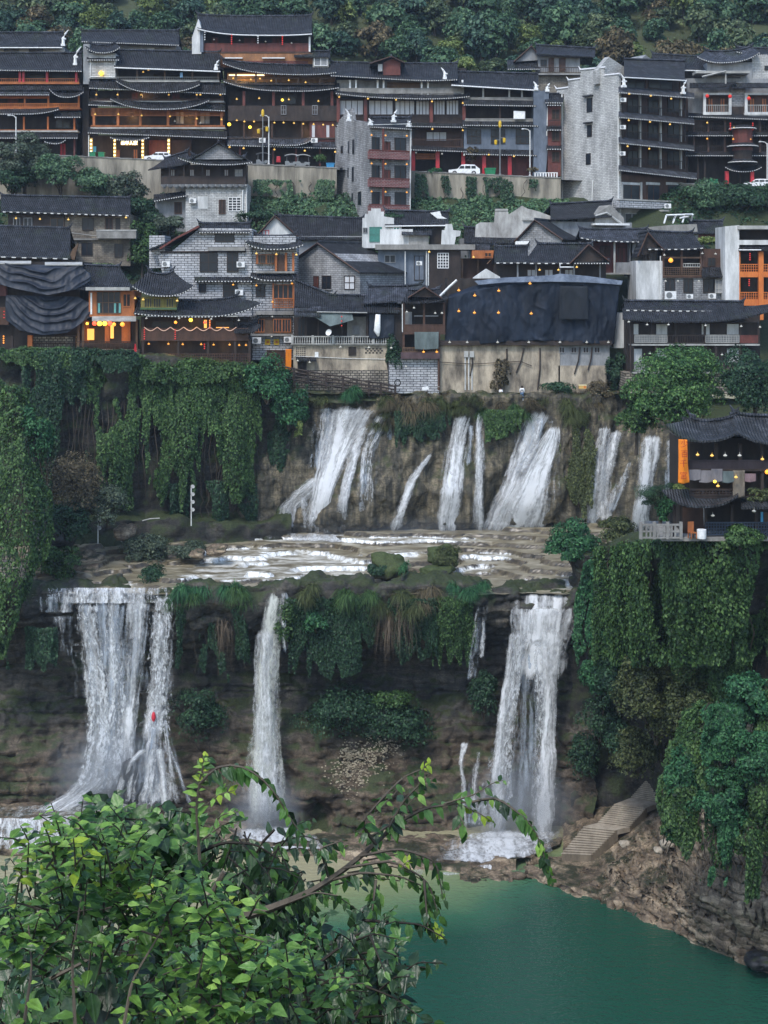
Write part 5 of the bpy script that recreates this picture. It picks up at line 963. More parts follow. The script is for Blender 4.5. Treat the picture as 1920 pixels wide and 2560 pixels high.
v = h.p(1856, 345, -.6); m = MB(); m.lathe([(1.5, -1.9), (1.5, 1.7)], v.x, v.y, v.z, 14); m.build('oriel', M_red, h.e); v = h.p(1856, 385, -.6); MB().lathe([(1.45, -.9), (1.45, .9)], v.x, v.y, v.z, 14).build('oriel', M_dk, h.e)
h.RF(1812, 1905, 428, 416, -1.6, 1.6, (12, 12), (10, 10), back=False, name='porch_roof'); h.cols((1817, 1880), 428, 470, -.9, .25, M_crim)

for x, y, Y, e_, nm in ((260, 372, 215.6, 60, 'entrance'), (323, 376, 213.4, 50, 'entrance'), (395, 372, 215.6, 50, 'entrance'), (610, 198, 216, 40, 'gallery'), (330, 292, 216.4, 40, 'gallery'), (470, 298, 216.4, 40, 'gallery'), (360, 240, 216.4, 30, 'gallery'), (640, 330, 216.4, 30, 'gallery'), (770, 330, 216.4, 30, 'gallery'), (252, 836, 174.2, 60, 'eatery'), (300, 836, 174.2, 40, 'eatery'), (480, 806, 174.2, 45, 'teahouse'), (430, 868, 174.4, 25, 'teahouse'), (560, 868, 174.4, 25, 'teahouse'), (1800, 1200, 116, 12, 'pavilion')):
    d_ = bpy.data.lights.new(nm+'_lamp', 'POINT'); d_.energy = e_; d_.color = (1, .6, .25); d_.shadow_soft_size = .25; o = bpy.data.objects.new(nm+'_lamp', d_); COL.objects.link(o); o.location = P(x, y, Y)
# ---------------------------------------------------------------- vegetation
L_bright = leafmat('bright leaves', (.008, .032, .015), (.023, .082, .036), (.058, .15, .056), .3)
L_ivy = leafmat('ivy leaves', (.008, .022, .008), (.026, .06, .018), (.068, .122, .036), .2, patch=.25)
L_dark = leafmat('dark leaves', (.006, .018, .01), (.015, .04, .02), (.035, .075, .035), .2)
L_olive = leafmat('olive leaves', (.016, .022, .009), (.042, .055, .02), (.09, .105, .04), .25)
L_grey = leafmat('grey green leaves', (.016, .026, .018), (.045, .066, .044), (.09, .115, .075), .25)
L_brown = leafmat('dry brown leaves', (.025, .022, .014), (.065, .055, .032), (.13, .105, .06), .2)
L_hill = [leafmat('hill leaves a', (.016, .04, .024), (.045, .095, .05), (.09, .15, .07), .25), leafmat('hill leaves b', (.02, .036, .02), (.06, .09, .042), (.12, .145, .07), .25),
          leafmat('hill leaves c', (.012, .032, .024), (.03, .068, .046), (.06, .105, .065), .2), leafmat('hill leaves d', (.03, .03, .016), (.085, .07, .035), (.15, .115, .06), .2), leafmat('hill leaves e', (.035, .055, .016), (.1, .14, .04), (.18, .22, .07), .3)]
M_bark = worn('bark', (.085, .07, .055), (.04, .033, .027), 2, .9, .4, (1, 1, .3), .1)
M_dry = worn('dry roots', (.2, .155, .11), (.1, .075, .055), 2, .9, .2)
def crown(n, rx, ry, rz, K, seed, cr=.42):
    r = np.random.default_rng(seed); d = r.normal(0, 1, (K, 3)); d /= np.linalg.norm(d, axis=1, keepdims=True); d *= (r.random((K, 1))**.4)*.78
    R_ = cr*(.65+.7*r.random(K)); k = r.integers(0, K, n); q = r.normal(0, 1, (n, 3)); q /= np.linalg.norm(q, axis=1, keepdims=True); q[:, 2] = np.where(q[:, 2] < -.35, -q[:, 2], q[:, 2])
    p = d[k]+q*(R_[k]*(.72+.38*r.random(n)))[:, None]; nn = fbm(p, 3.2, 2, seed); keep = nn > -.55; s = np.array((rx, ry, rz))
    return (p*s)[keep], (q*.8+d[k]*.5+np.array((0, -.15, .45)))[keep], (d*s, R_*rx)
def plant(name, label, cat, px, py, Y, rx, rz, n, size, mat, K=14, seed=0, trunk=0, group=None, cr=.42, depth=1., aspect=.6, droop=.35):
    """a bush or tree whose crown is centred on a pixel; rx, rz in pixels of half width and height"""
    n = int(n*1.4); size *= .84; k = Y/F; rx *= k; rz *= k; o = P(px, py, Y); base = o-Vector((0, 0, rz*.9+trunk*k)); e = empty(name, base); tag(e, label, cat, group); off = np.array(o-base)
    C, N, (cl, R_) = crown(n, rx, rx*depth, rz, K, seed+11, cr)
    leaves('crown' if trunk else 'foliage', C+off, N, size, mat, e, droop=droop, aspect=aspect, r=np.random.default_rng(seed))
    m = MB(); top = Vector(off)+Vector((0, 0, rz*.2)); t0 = max(.05, rx*.055)
    if trunk: m.tube([(0, 0, -.6), Vector((rx*.04, 0, off[2]*.5)), top], [t0*1.5, t0, t0*.5], 7)
    r_ = random.Random(seed)
    for j in range(min(K, 9)):
        a = Vector(cl[j])+Vector(off); st = Vector((0, 0, off[2]*r_.uniform(.3, .7))) if trunk else Vector((r_.uniform(-.5, .5)*t0, 0, 0)); m.tube([st, st.lerp(a, .5)+Vector((0, 0, rz*.12)), a], [t0*.6, t0*.4, t0*.15], 5)
    m.build('trunk' if trunk else 'stem', M_bark, e); return e
def blades(C, D, L, W, mat, name='grass', parent=None, droop=.8, r=rng, seg=4):
    n = len(C); D = D/np.linalg.norm(D, axis=1, keepdims=True); B = np.cross(D, np.array((0, 0, 1.))+r.normal(0, .3, (n, 3))); B /= np.linalg.norm(B, axis=1, keepdims=True)+1e-9
    L = (L*(.5+r.random(n)))[:, None]; V = []
    for t in np.linspace(0, 1, seg+1):
        p = C+D*L*t-np.array((0, 0, 1.))*L*droop*t*t; w = W*(1-t)**.7*.5+W*.02; V += [p-B*w, p+B*w]
    V = np.stack(V, 1).reshape(-1, 3); q = np.array([[2*s, 2*s+1, 2*s+3, 2*s+2] for s in range(seg)]); k = 2*(seg+1)
    Q = (np.arange(n)[:, None, None]*k+q[None]).reshape(-1, 4); return link(name, npmesh(name, V, quads=Q), mat, parent)
def tuft(label, px, py, Y, rx, ry, n, L, mat, seed=0, W=.07, droop=.9, up=.6, name='grass_tuft', cat='grass tuft', group='grass tufts along the cliff edges'):
    r = np.random.default_rng(seed+500); k = Y/F; o = np.array(P(px, py, Y)); K = max(3, int(rx/9)); c = np.stack([r.uniform(-1, 1, K)*rx*k, r.uniform(-.6, .6, K), r.uniform(-1, 1, K)*ry*k], 1)
    if name != 'grass_tuft': K = 40; c = np.stack([r.normal(0, .5, K)*rx*k, r.uniform(-.4, .4, K), r.normal(0, .6, K)*ry*k], 1)
    i = r.integers(0, K, n); sp_ = .7 if name == 'grass_tuft' else .22; D = r.normal(0, sp_, (n, 3)); D[:, 1] -= .5 if sp_ > .5 else .12; D[:, 2] = np.abs(D[:, 2])*.6+up if sp_ > .5 else -.25-np.abs(D[:, 2])
    ob = blades(o+c[i]+r.normal(0, .18, (n, 3)), D, L, W, mat, name, None, droop, r); tag(ob, label, cat, group); return ob
def curtain(label, rows, n, size, mat, thick=.8, seed=0, hole=.25, name='creeper', cat='creeper', group='creepers hanging on the rock walls', sc=(.55, .55, .11), stems=14):
    n = int(n*1.7); size *= .76; r = np.random.default_rng(seed+900); G = loft(rows, 40, 40); G = G-np.stack([0*G[..., 0], thick*1.3*fbm(G, (.22, .1, .09), 3, seed), 0*G[..., 0]], -1)
    C, N = sample(G, n, r); f = fbm(C, sc, 3, seed+7); zz = C[:, 2]; hf = (zz-zz.min())/(zz.max()-zz.min()+1e-6); xr_ = np.stack([C[:, 0]*.7, C[:, 0]*0+seed, C[:, 0]*0], 1); keep = (f > -hole) & (hf > .42*(.4+vnoise(xr_*.8, 3)+.6*vnoise(xr_*3.1, 4))); C, N, f = C[keep], N[keep], f[keep]; N = N*np.sign(-N[:, 1:2]-.001)
    C = C+N*(np.clip(f+.25, -.2, 1)*thick+r.normal(0, .12, len(C)))[:, None]; C[:, 1] -= .2
    e = empty(name, tuple(G[0, G.shape[1]//2])); tag(e, label, cat, group); o = np.array(e.location)
    leaves('foliage', C-o, N+np.array((0, -.2, .5)), size, mat, e, droop=.9, r=r); m = MB()
    for j in range(stems):
        c = int((j+.5)/stems*40); m.tube([Vector(G[i, c])-e.location+Vector((.3*math.sin(i+j), .1, 0)) for i in range(40, 2, -6)], [.07]*4+[.05]*10, 4, False) if False else m.tube([Vector(G[i, c])-e.location+Vector((.25*math.sin(i*.7+j), .15, 0)) for i in range(40, 2, -6)], .05, 4)
    m.build('stem', M_bark, e); return e
L_tree = leafmat('broad tree leaves', (.012, .034, .012), (.04, .1, .03), (.11, .19, .055), .3)
# left wall of creepers
def lw(x): return float(np.interp(x, xl, yl))+.4
def cur(x0, x1, yt, yb, dY=0, s=0): return [[(x0+s, yb, lw(x0)+.6+dY), ((x0+x1)/2+s, yb+12, lw((x0+x1)/2)-.2+dY), (x1+s, yb, lw(x1)+.6+dY)], [(x0, (yt+yb)/2, lw(x0)+dY), ((x0+x1)/2, (yt+yb)/2, lw((x0+x1)/2)-.5+dY), (x1, (yt+yb)/2, lw(x1)+dY)], [(x0, yt, lw(x0)+.6+dY), ((x0+x1)/2, yt-8, lw((x0+x1)/2)+dY), (x1, yt, lw(x1)+.6+dY)]]
curtain('dark creeper falling below the tarpaulins, ragged at its foot', cur(60, 222, 880, 1230), 11000, .34, L_dark, 1., 1)
curtain('creeper below the glowing eatery, edged by a dark cleft', cur(208, 362, 886, 1265), 11000, .34, L_ivy, 1., 2)
curtain('densest creeper, broad green sheet below the teahouse', cur(360, 552, 908, 1275), 15000, .34, L_ivy, 1.1, 3, .4)
curtain('narrow creeper with a yellowish top right of the broad sheet', cur(536, 650, 912, 1240), 8000, .32, L_ivy, .8, 4)
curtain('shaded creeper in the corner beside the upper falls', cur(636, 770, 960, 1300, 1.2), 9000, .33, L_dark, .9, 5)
curtain('low creeper skirt hanging over the left ledge', cur(420, 640, 1210, 1300, -.3), 5000, .3, L_dark, .7, 6, .1)
curtain('huge creeper draped left bank, nearest on the left edge', [[(-90, 1640, 146), (10, 1650, 146.5), (48, 1560, 148)], [(-90, 1450, 147), (40, 1440, 146), (78, 1440, 149)], [(-90, 1250, 149), (60, 1240, 147.5), (128, 1230, 151)], [(-90, 1080, 151), (60, 1050, 150), (118, 1090, 154)], [(-90, 950, 154), (20, 960, 154), (60, 985, 156)]], 26000, .33, L_ivy, 1.6, 7, .45, stems=20)
curtain('creeper fringe hanging off the undercut left rock', [[(-60, 1660, 148.6), (150, 1680, 148.8)], [(-60, 1560, 148.2), (150, 1570, 148.8)]], 6000, .28, L_dark, .7, 8, .1)
plant('bush', 'bright green bush at the top of the left bank creeper', 'bush', 90, 1090, 150, 40, 70, 4000, .3, L_bright, 14, 21)
plant('bush', 'dry brown thicket in front of the dark creeper', 'bush', 190, 1220, 161, 95, 85, 8000, .26, L_brown, 22, 22); plant('bush', 'brownish bush lower right of the dry thicket', 'bush', 270, 1265, 161, 60, 60, 3500, .26, L_grey, 14, 23)
plant('bush', 'dark green bush at the foot of the dry thicket', 'bush', 170, 1310, 158, 75, 55, 4500, .28, L_dark, 16, 24); plant('bush', 'green bush on the rocks at the left bank foot', 'bush', 140, 1400, 155, 65, 55, 4500, .28, L_ivy, 14, 25)
plant('bush', 'grey green willowy bush on the river shelf', 'bush', 365, 1372, 164, 68, 42, 6000, .22, L_grey, 20, 26); plant('bush', 'low grey green bush right of the willowy one', 'bush', 465, 1378, 164, 50, 30, 3000, .22, L_grey, 12, 27); plant('bush', 'small dark bush at the shelf edge above the left fall', 'bush', 385, 1440, 155, 42, 30, 2500, .22, L_dark, 10, 28)
plant('bush', 'lush green bush on the cliff corner beside the wooden fence', 'bush', 668, 955, 173.2, 55, 62, 7000, .3, L_bright, 18, 29); plant('bush', 'lush green bush drooping beside the first upper fall', 'bush', 722, 1022, 173.6, 48, 62, 6000, .3, L_bright, 18, 30); plant('bush', 'small yellow green spray below the drooping bush', 'bush', 748, 1075, 173, 14, 26, 600, .26, L_hill[4], 6, 31)
for a, b, y, mt, lb in ((-20, 180, 884, L_ivy, 'leafy crest of the creeper under the tarpaulins'), (185, 345, 892, L_dark, 'leafy crest of the creeper under the eatery'), (350, 640, 918, L_ivy, 'leafy crest of the creeper under the teahouse')):
    curtain(lb, [[(a, y+40, lw(a)-.6), (b, y+40, lw(b)-.6)], [(a, y, lw(a)-.3), (b, y, lw(b)-.3)], [(a, y-8, lw(a)+1.6), (b, y-8, lw(b)+1.6)]], 5000, .32, mt, .6, int(a)+95, .8, stems=5)
# upper lip
for i, (x, y, rx, ry, n, L, mt, lb) in enumerate(((868, 985, 26, 16, 900, 1.5, L_bright, 'green grass tuft in front of the wooden fence'), (960, 1010, 40, 14, 800, 1.2, L_olive, 'olive grass on the lip left of the hanging growth'), (1030, 1030, 70, 22, 2600, 1.7, L_brown, 'brown shaggy grass hanging over the upper lip'),
        (1110, 1020, 60, 18, 1600, 1.4, L_olive, 'olive grass left of the tall upper fall'), (1262, 1040, 55, 28, 2400, 1.5, L_ivy, 'green shaggy growth between the narrow and the widest upper falls'), (1300, 1015, 50, 10, 900, 1.1, L_brown, 'dry grass below the two walkers'),
        (1440, 1040, 60, 34, 2600, 1.6, L_olive, 'olive growth right of the widest upper fall'), (1490, 1000, 60, 30, 2000, 1.4, L_brown, 'dry brown growth above the forked fall'), (950, 1060, 18, 30, 500, 1.2, L_olive, 'yellowish tuft beside the lacy upper fall'), (1045, 1000, 80, 12, 1500, 1.3, L_brown, 'brown grass on the rim above the single thin stream'), (1190, 1002, 50, 8, 700, 1., L_olive, 'low grass on the rim left of the two walkers'), (1400, 1000, 70, 10, 1200, 1.1, L_olive, 'olive grass on the rim under the yellow crate'), (720, 1000, 30, 10, 500, 1., L_brown, 'dry grass on the rim at the left end of the fence'), (810, 1000, 40, 6, 500, .9, L_olive, 'short grass on the rim over the broad upper fall'))):
    tuft(lb, x, y, 175.2 if y > 1000 else 176.5, rx, ry, n, L, mt, i)
curtain('dark growth hanging under the brown upper grass', [[(990, 1120, 174.2), (1120, 1090, 174.4)], [(985, 1030, 175), (1130, 1030, 175)]], 4500, .3, L_dark, .8, 31, .3, stems=6); curtain('green growth hanging between two upper falls', [[(1212, 1110, 174.2), (1300, 1080, 174.4)], [(1210, 1025, 175), (1312, 1025, 175)]], 4000, .3, L_ivy, .8, 32, .3, stems=6)
curtain('growth hanging down the rock right of the widest upper fall', [[(1440, 1300, 172.6), (1480, 1290, 172.4)], [(1400, 1160, 173.4), (1490, 1140, 173.4)], [(1395, 1040, 175), (1500, 1030, 175)]], 6000, .28, L_olive, .8, 33, .15, stems=6)
plant('bush', 'low green bush against the stained wall behind the walkers', 'bush', 1395, 970, 177.2, 50, 20, 2500, .25, L_dark, 14, 35); plant('bush', 'sparse grey bush at the right end of the walkway', 'bush', 1500, 975, 177.4, 48, 34, 2200, .22, L_brown, 14, 36); plant('bush', 'dark ivy bush climbing the stained stone wall', 'bush', 1248, 945, 176.8, 26, 50, 2200, .24, L_brown, 10, 37); plant('bush', 'dark bush in the gap left of the narrow house', 'bush', 985, 900, 177.6, 22, 60, 2000, .26, L_dark, 10, 38)
plant('bush', 'green bush in the gap below the tarpaulin house corner', 'bush', 1540, 930, 178, 30, 50, 2600, .27, L_dark, 12, 39)
# lower lip
for i, (x, y, rx, ry, n, L, mt, lb) in enumerate(((520, 1475, 70, 14, 2600, 1.6, L_bright, 'fresh green grass on the lip left of the middle fall'), (600, 1490, 40, 22, 1400, 1.5, L_ivy, 'long grass beside the top of the middle fall'), (460, 1500, 30, 20, 800, 1.4, L_ivy, 'grass right of the lacy lower fall'),
        (770, 1485, 40, 16, 1300, 1.4, L_olive, 'mossy grass right of the middle fall'), (880, 1500, 60, 24, 2400, 1.5, L_ivy, 'green grass along the middle of the lower lip'), (985, 1500, 60, 24, 2400, 1.7, L_olive, 'yellowish grass hanging over the lower lip'),
        (1060, 1500, 40, 20, 1400, 1.4, L_brown, 'dry grass over the hanging roots'), (1170, 1475, 40, 16, 1500, 1.2, L_bright, 'green grass cushion left of the two thin strands'), (800, 1450, 60, 6, 900, .9, L_olive, 'low grass on the shelf edge'), (1015, 1420, 10, 8, 200, .8, L_bright, 'small tuft by the shelf boulder'))):
    tuft(lb, x, y, 150 if y > 1460 else 153, rx, ry, n, L, mt, 40+i)
tuft('dry roots hanging from the lower lip', 985, 1525, 149.7, 50, 20, 260, 1.7, M_dry, 60, .035, 1.3, .1, 'hanging_roots', 'roots', None); tuft('thin dry roots left of the middle fall', 560, 1560, 149.7, 20, 14, 70, 1.4, M_dry, 61, .03, 1.3, .1, 'hanging_roots', 'roots', None)
for i, (a, b, yt, yb, n, mt, lb) in enumerate(((440, 625, 1490, 1700, 9000, L_dark, 'dark growth under the grass left of the middle fall'), (725, 900, 1490, 1680, 9000, L_dark, 'dark growth right of the middle fall'), (890, 1090, 1490, 1640, 8000, L_dark, 'dark growth behind the hanging roots'), (1080, 1190, 1490, 1660, 5000, L_ivy, 'dark green growth left of the thin strands'))):
    curtain(lb, [[(a, yb, 151.6), ((a+b)/2, yb+20, 151.4), (b, yb-10, 151.6)], [(a, yt, 149.9), (b, yt, 149.9)]], n, .26, mt, .7, 70+i, .22, stems=6)
for i, (x, y, rx, ry, n, mt, lb) in enumerate(((860, 1785, 120, 55, 9000, L_dark, 'dark bush on the ledge under the overhang'), (1000, 1810, 90, 50, 6000, L_dark, 'broad dark bush right on the overhang ledge'), (980, 1750, 60, 30, 3000, L_ivy, 'greener fern clump at the top of the overhang ledge'), (500, 1780, 70, 70, 4000, L_dark, 'dark hanging bush left of the middle fall'), (1210, 1740, 40, 70, 3000, L_dark, 'dark bush behind the massive fall'), (715, 1560, 30, 60, 2500, L_ivy, 'ferns at the right side of the middle fall'), (790, 1555, 35, 30, 1800, L_bright, 'light green fern clump under the lower lip'))):
    plant('bush', lb, 'bush', x, y, 151.6 if y > 1700 else 149.6, rx, ry, n, .26, mt, 20, 80+i)
# right bank
plant('bush', 'round bright green bush at the right end of the river shelf', 'bush', 1432, 1362, 151, 68, 62, 9000, .27, L_bright, 20, 101, cr=.36); plant('bush', 'bright bush leaning over the massive fall', 'bush', 1520, 1430, 146, 62, 62, 8000, .27, L_bright, 20, 102, cr=.36)
curtain('tall bright creeper column beside the massive fall', [[(1470, 1750, 149.5), (1560, 1760, 146)], [(1440, 1600, 149.5), (1610, 1600, 141.5)], [(1440, 1480, 149.5), (1600, 1460, 141)], [(1470, 1400, 147), (1580, 1380, 141)]], 16000, .32, L_bright, 1.3, 103, .5)
def rwall(x, y, d=0): return lookup(RIGHT, x, max(y, 1440))-.7-d+(.5 if y < 1400 else 0)
for i, (a, b, yt, yb, n, mt, lb) in enumerate(((1560, 1700, 1350, 1640, 15000, L_ivy, 'dark creeper below the grey stone balustrade'), (1680, 1810, 1345, 1700, 14000, L_ivy, 'creeper with a bright strand below the pavilion'), (1790, 1990, 1345, 1760, 20000, L_ivy, 'dark creeper wall below the pavilion, cut by the right edge'))):
    ys = (yb, (2*yb+yt)/3, (yb+2*yt)/3, yt); xs3 = (a-12, (a+b)/2, b+12); curtain(lb, [[(x, y, rwall(x, y)) for x in xs3] for y in ys], n, .3, mt, 1., 110+i, .42)
curtain('creeper hanging from the pavilion terrace edge over the right cliff', [[(1500, 1660, 144), (1600, 1660, 131), (1700, 1660, 122), (1800, 1660, 118.8), (2010, 1660, 117.6)], [(1500, 1425, 142.5), (1600, 1420, 126.6), (1700, 1420, 117.9), (1800, 1420, 116), (2010, 1420, 115.2)], [(1500, 1372, 143.5), (1600, 1357, 127), (1700, 1353, 117.8), (1800, 1351, 116), (2010, 1351, 115.4)]], 26000, .33, L_ivy, 1., 119, .3, stems=10)
for i_, (x_, y_, Y_, rx_, rz_, lb_) in enumerate(((1585, 1475, 137, 62, 70, 'bright bush right of the bright creeper column'), (1535, 1575, 143, 70, 80, 'bright bush in the middle of the bright creeper column'), (1610, 1610, 138, 55, 80, 'shaded green bush above the olive thicket'), (1500, 1680, 147, 50, 70, 'lowest bright bush of the creeper column'))):
    plant('bush', lb_, 'bush', x_, y_, Y_, rx_, rz_, 6000, .27, L_bright if i_ != 2 else L_ivy, 22, 660+i_, cr=.34)
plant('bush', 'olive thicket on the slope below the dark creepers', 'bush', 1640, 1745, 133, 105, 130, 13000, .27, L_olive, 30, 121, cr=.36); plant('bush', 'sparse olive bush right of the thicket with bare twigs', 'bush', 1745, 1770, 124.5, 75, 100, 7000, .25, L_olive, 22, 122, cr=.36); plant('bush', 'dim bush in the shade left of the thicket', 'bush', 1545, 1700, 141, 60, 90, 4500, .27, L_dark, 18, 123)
plant('bush', 'dull bush above the stone stairs', 'bush', 1590, 1890, 139.5, 80, 60, 5500, .25, L_olive, 18, 124)
curtain('big bright creeper mound over the rock bank', [[(1660, 2070, 116), (1760, 2140, 114), (2000, 2160, 112)], [(1650, 1980, 117), (1790, 1980, 112), (2000, 2000, 110)], [(1690, 1860, 118), (1820, 1850, 112), (2000, 1840, 109)], [(1790, 1780, 117), (1860, 1750, 113.5), (2000, 1700, 111)]], 24000, .3, L_ivy, 1.6, 125, .75, stems=20)
plant('bush', 'bright lobe of leaves at the left of the creeper mound', 'bush', 1720, 1960, 114.5, 65, 90, 8000, .26, L_bright, 22, 126, cr=.36)
for i_, (x_, y_, Y_, rx_, rz_, lb_) in enumerate(((1800, 1830, 112, 60, 70, 'upper bright lump of the creeper mound'), (1700, 2060, 115, 50, 60, 'lowest bright lump of the creeper mound'), (1810, 2000, 111, 70, 80, 'middle bright lump of the creeper mound'), (1895, 1900, 109.5, 70, 80, 'bright lump of the creeper mound at the right edge'), (1890, 2090, 110.5, 70, 55, 'dark lump at the foot of the creeper mound'))):
    plant('bush', lb_, 'bush', x_, y_, Y_, rx_, rz_, 7500, .24, L_bright if i_ < 4 else L_ivy, 26, 600+i_, cr=.3)
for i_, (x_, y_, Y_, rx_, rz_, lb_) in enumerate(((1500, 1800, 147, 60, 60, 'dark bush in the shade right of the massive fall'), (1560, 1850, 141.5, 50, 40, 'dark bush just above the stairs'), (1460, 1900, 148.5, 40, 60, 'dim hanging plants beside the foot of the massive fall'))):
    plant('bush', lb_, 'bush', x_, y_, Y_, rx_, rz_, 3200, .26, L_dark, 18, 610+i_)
for i_, (a_, b_, yt_, yb_, Y_, lb_) in enumerate(((1655, 1740, 1960, 2135, 114.2, 'ragged strands at the left foot of the creeper mound'), (1745, 1850, 2040, 2195, 111.4, 'ragged strands below the middle of the creeper mound'), (1850, 1990, 2060, 2230, 109.6, 'ragged strands at the right foot of the creeper mound'), (1760, 1850, 1760, 1900, 111.6, 'strands at the top of the creeper mound'))):
    curtain(lb_, [[(a_, yb_, Y_+.6), ((a_+b_)/2, yb_+14, Y_+.3), (b_, yb_-12, Y_+.4)], [(a_+8, yt_, Y_), (b_, yt_, Y_-.3)]], 4200, .27, (L_ivy, L_bright)[i_ % 2], 1.1, 630+i_, .18, sc=(.9, .5, .12), stems=8)
plant('bush', 'leafy crest of the creeper mound at the right edge', 'bush', 1880, 1740, 112, 75, 70, 7000, .27, L_bright, 20, 127, cr=.36)
tuft('dry roots trailing under the creeper mound', 1790, 2150, 113.5, 120, 24, 160, 1.3, M_dry, 128, .025, 1.3, .1, 'hanging_roots', 'roots', None)
plant('tree', 'broad bright tree in front of the white panelled house', 'tree', 1690, 980, 160, 135, 122, 24000, .3, L_tree, 48, 131, trunk=40, cr=.3); plant('tree', 'low dark leafy tree spilling left of the broad tree', 'tree', 1590, 1045, 161, 62, 55, 7000, .28, L_ivy, 22, 132, trunk=30, cr=.34); plant('tree', 'dark green rounded tree cut by the right edge', 'tree', 1885, 950, 152, 88, 92, 15000, .28, L_dark, 32, 133, trunk=40, cr=.32)
plant('tree', 'small leaning dark pine in front of the creamy fall', 'pine tree', 1650, 1238, 121, 62, 36, 6500, .17, L_dark, 22, 134, trunk=30, cr=.3, aspect=.22); plant('bush', 'light green fern bush between the falls and the pavilion post', 'bush', 1668, 1270, 121, 30, 42, 2600, .2, L_bright, 12, 135); plant('bush', 'pale green leaves under the banner', 'bush', 1705, 1222, 118.4, 24, 14, 900, .2, L_hill[4], 8, 136)
plant('bush', 'green bush at the pavilion terrace edge', 'bush', 1850, 1345, 114.5, 60, 32, 5000, .22, L_ivy, 16, 137); plant('bush', 'shrub on the right pavilion roof', 'bush', 1905, 1240, 112.4, 34, 20, 1600, .2, L_olive, 10, 138); plant('bush', 'leafy bush behind the banner and the forked fall', 'bush', 1540, 1330, 146, 50, 40, 3600, .26, L_olive, 14, 139)
# among the houses
for i, (x, y, Y, rx, rz, n, mt, tr, lb) in enumerate(((60, 395, 207, 72, 62, 9000, L_grey, 60, 'tall grey green tree hiding the left hotel'), (150, 430, 206.5, 62, 46, 6000, L_hill[0], 50, 'leafy tree right of the tall grey green one'), (30, 450, 206, 60, 40, 4000, L_dark, 40, 'dark tree at the left edge above the old house'), (240, 465, 206, 70, 46, 6500, L_hill[0], 40, 'spreading tree under the glowing hotel'), (318, 480, 205, 52, 50, 4500, L_grey, 40, 'pale leafed tree left of the pagoda roofed house'), (345, 540, 202, 75, 48, 6500, L_dark, 30, 'dark round tree between the old house and the pagoda house'), (420, 560, 200.5, 46, 30, 2600, L_grey, 20, 'low grey tree in front of the pagoda house'), (355, 610, 196.4, 40, 60, 4000, L_ivy, 20, 'green tree beside the tan brick house'))):
    plant('tree', lb, 'tree', x, y, Y, rx, rz, n, .36, mt, 24, 150+i, trunk=tr, group='trees among the lower houses', cr=.36)
for i, (x, y, Y, rx, rz, n, mt, lb) in enumerate(((1770, 495, 206, 62, 42, 5000, L_hill[0], 'rounded bush right of the tall tower house'), (1860, 505, 206, 70, 40, 5000, L_dark, 'dark bush under the right street lamp'), (1920, 500, 205.5, 40, 40, 2600, L_dark, 'dark bush cut by the right edge above the orange house'), (1180, 388, 214, 20, 26, 500, L_brown, 'thin bare bush behind the white car'), (800, 398, 211.6, 18, 12, 700, L_ivy, 'small green bush beside the blue bin'), (1090, 428, 211.2, 24, 8, 700, L_bright, 'low green plants along the kerb left of the white car'), (1330, 425, 211.2, 14, 8, 300, L_brown, 'dry weeds at the end of the street wall'), (640, 542, 200, 40, 18, 1500, L_dark, 'weeds under the grassy slope'), (600, 555, 201.5, 14, 30, 500, L_grey, 'thin sapling against the pagoda house wall'), (985, 545, 196, 30, 14, 800, L_dark, 'weeds behind the white house'), (1770, 602, 190, 34, 10, 700, L_hill[4], 'yellow green plants on the rooftop rail'), (240, 668, 185, 60, 10, 1500, L_hill[1], 'weeds on the roof edge above the eatery'))):
    plant('bush', lb, 'bush', x, y, Y, rx, rz, n, .32, mt, 14, 170+i)
def under(label, X0, X1, Y0_, Y1_, n, size, mats, seed):
    r = np.random.default_rng(seed); g = TOWN; X = r.uniform(X0, X1, n); Y = r.uniform(Y0_, Y1_, n)
    Z = np.interp(Y, (178, 186, 195, 203, 208, 211), (-13.9, -11, -3, 5.5, 10.5, 12.3))+np.clip((X-30)/20, 0, 1)*2; C = np.stack([X, Y, Z], 1); C[:, 2] += np.clip(fbm(C, .35, 3, seed)+.4, 0, 2)*1.1*r.random(n)
    tag(leaves('undergrowth', C, np.tile((0., -.5, .8), (n, 1)), size, mats, None, r=r), label, 'undergrowth', kind='stuff')
under('grass and weeds on the slope under the street wall', -25, -5, 200.5, 210.2, 9000, .42, L_hill[0], 201); under('weeds and creepers on the slope right of the narrow tower', -5, 27, 199, 210.2, 14000, .42, L_hill[0], 202); under('scrub under the left trees', -60, -25, 197, 210, 9000, .42, L_dark, 203); under('scrub right of the tall tower', 40, 62, 199, 210, 7000, .42, L_dark, 204)
curtain('creeper draped over the street wall right of the narrow tower', [[(1035, 500, 209.6), (1330, 520, 209.6)], [(1035, 438, 210.2), (1345, 450, 210.2)]], 4500, .36, L_dark, .5, 205, -.02, stems=6); curtain('creeper at the foot of the street wall under the dark restaurant', [[(630, 500, 209.4), (835, 500, 209.4)], [(625, 452, 210.1), (838, 452, 210.1)]], 3000, .36, L_hill[0], .5, 206, .0, stems=5)
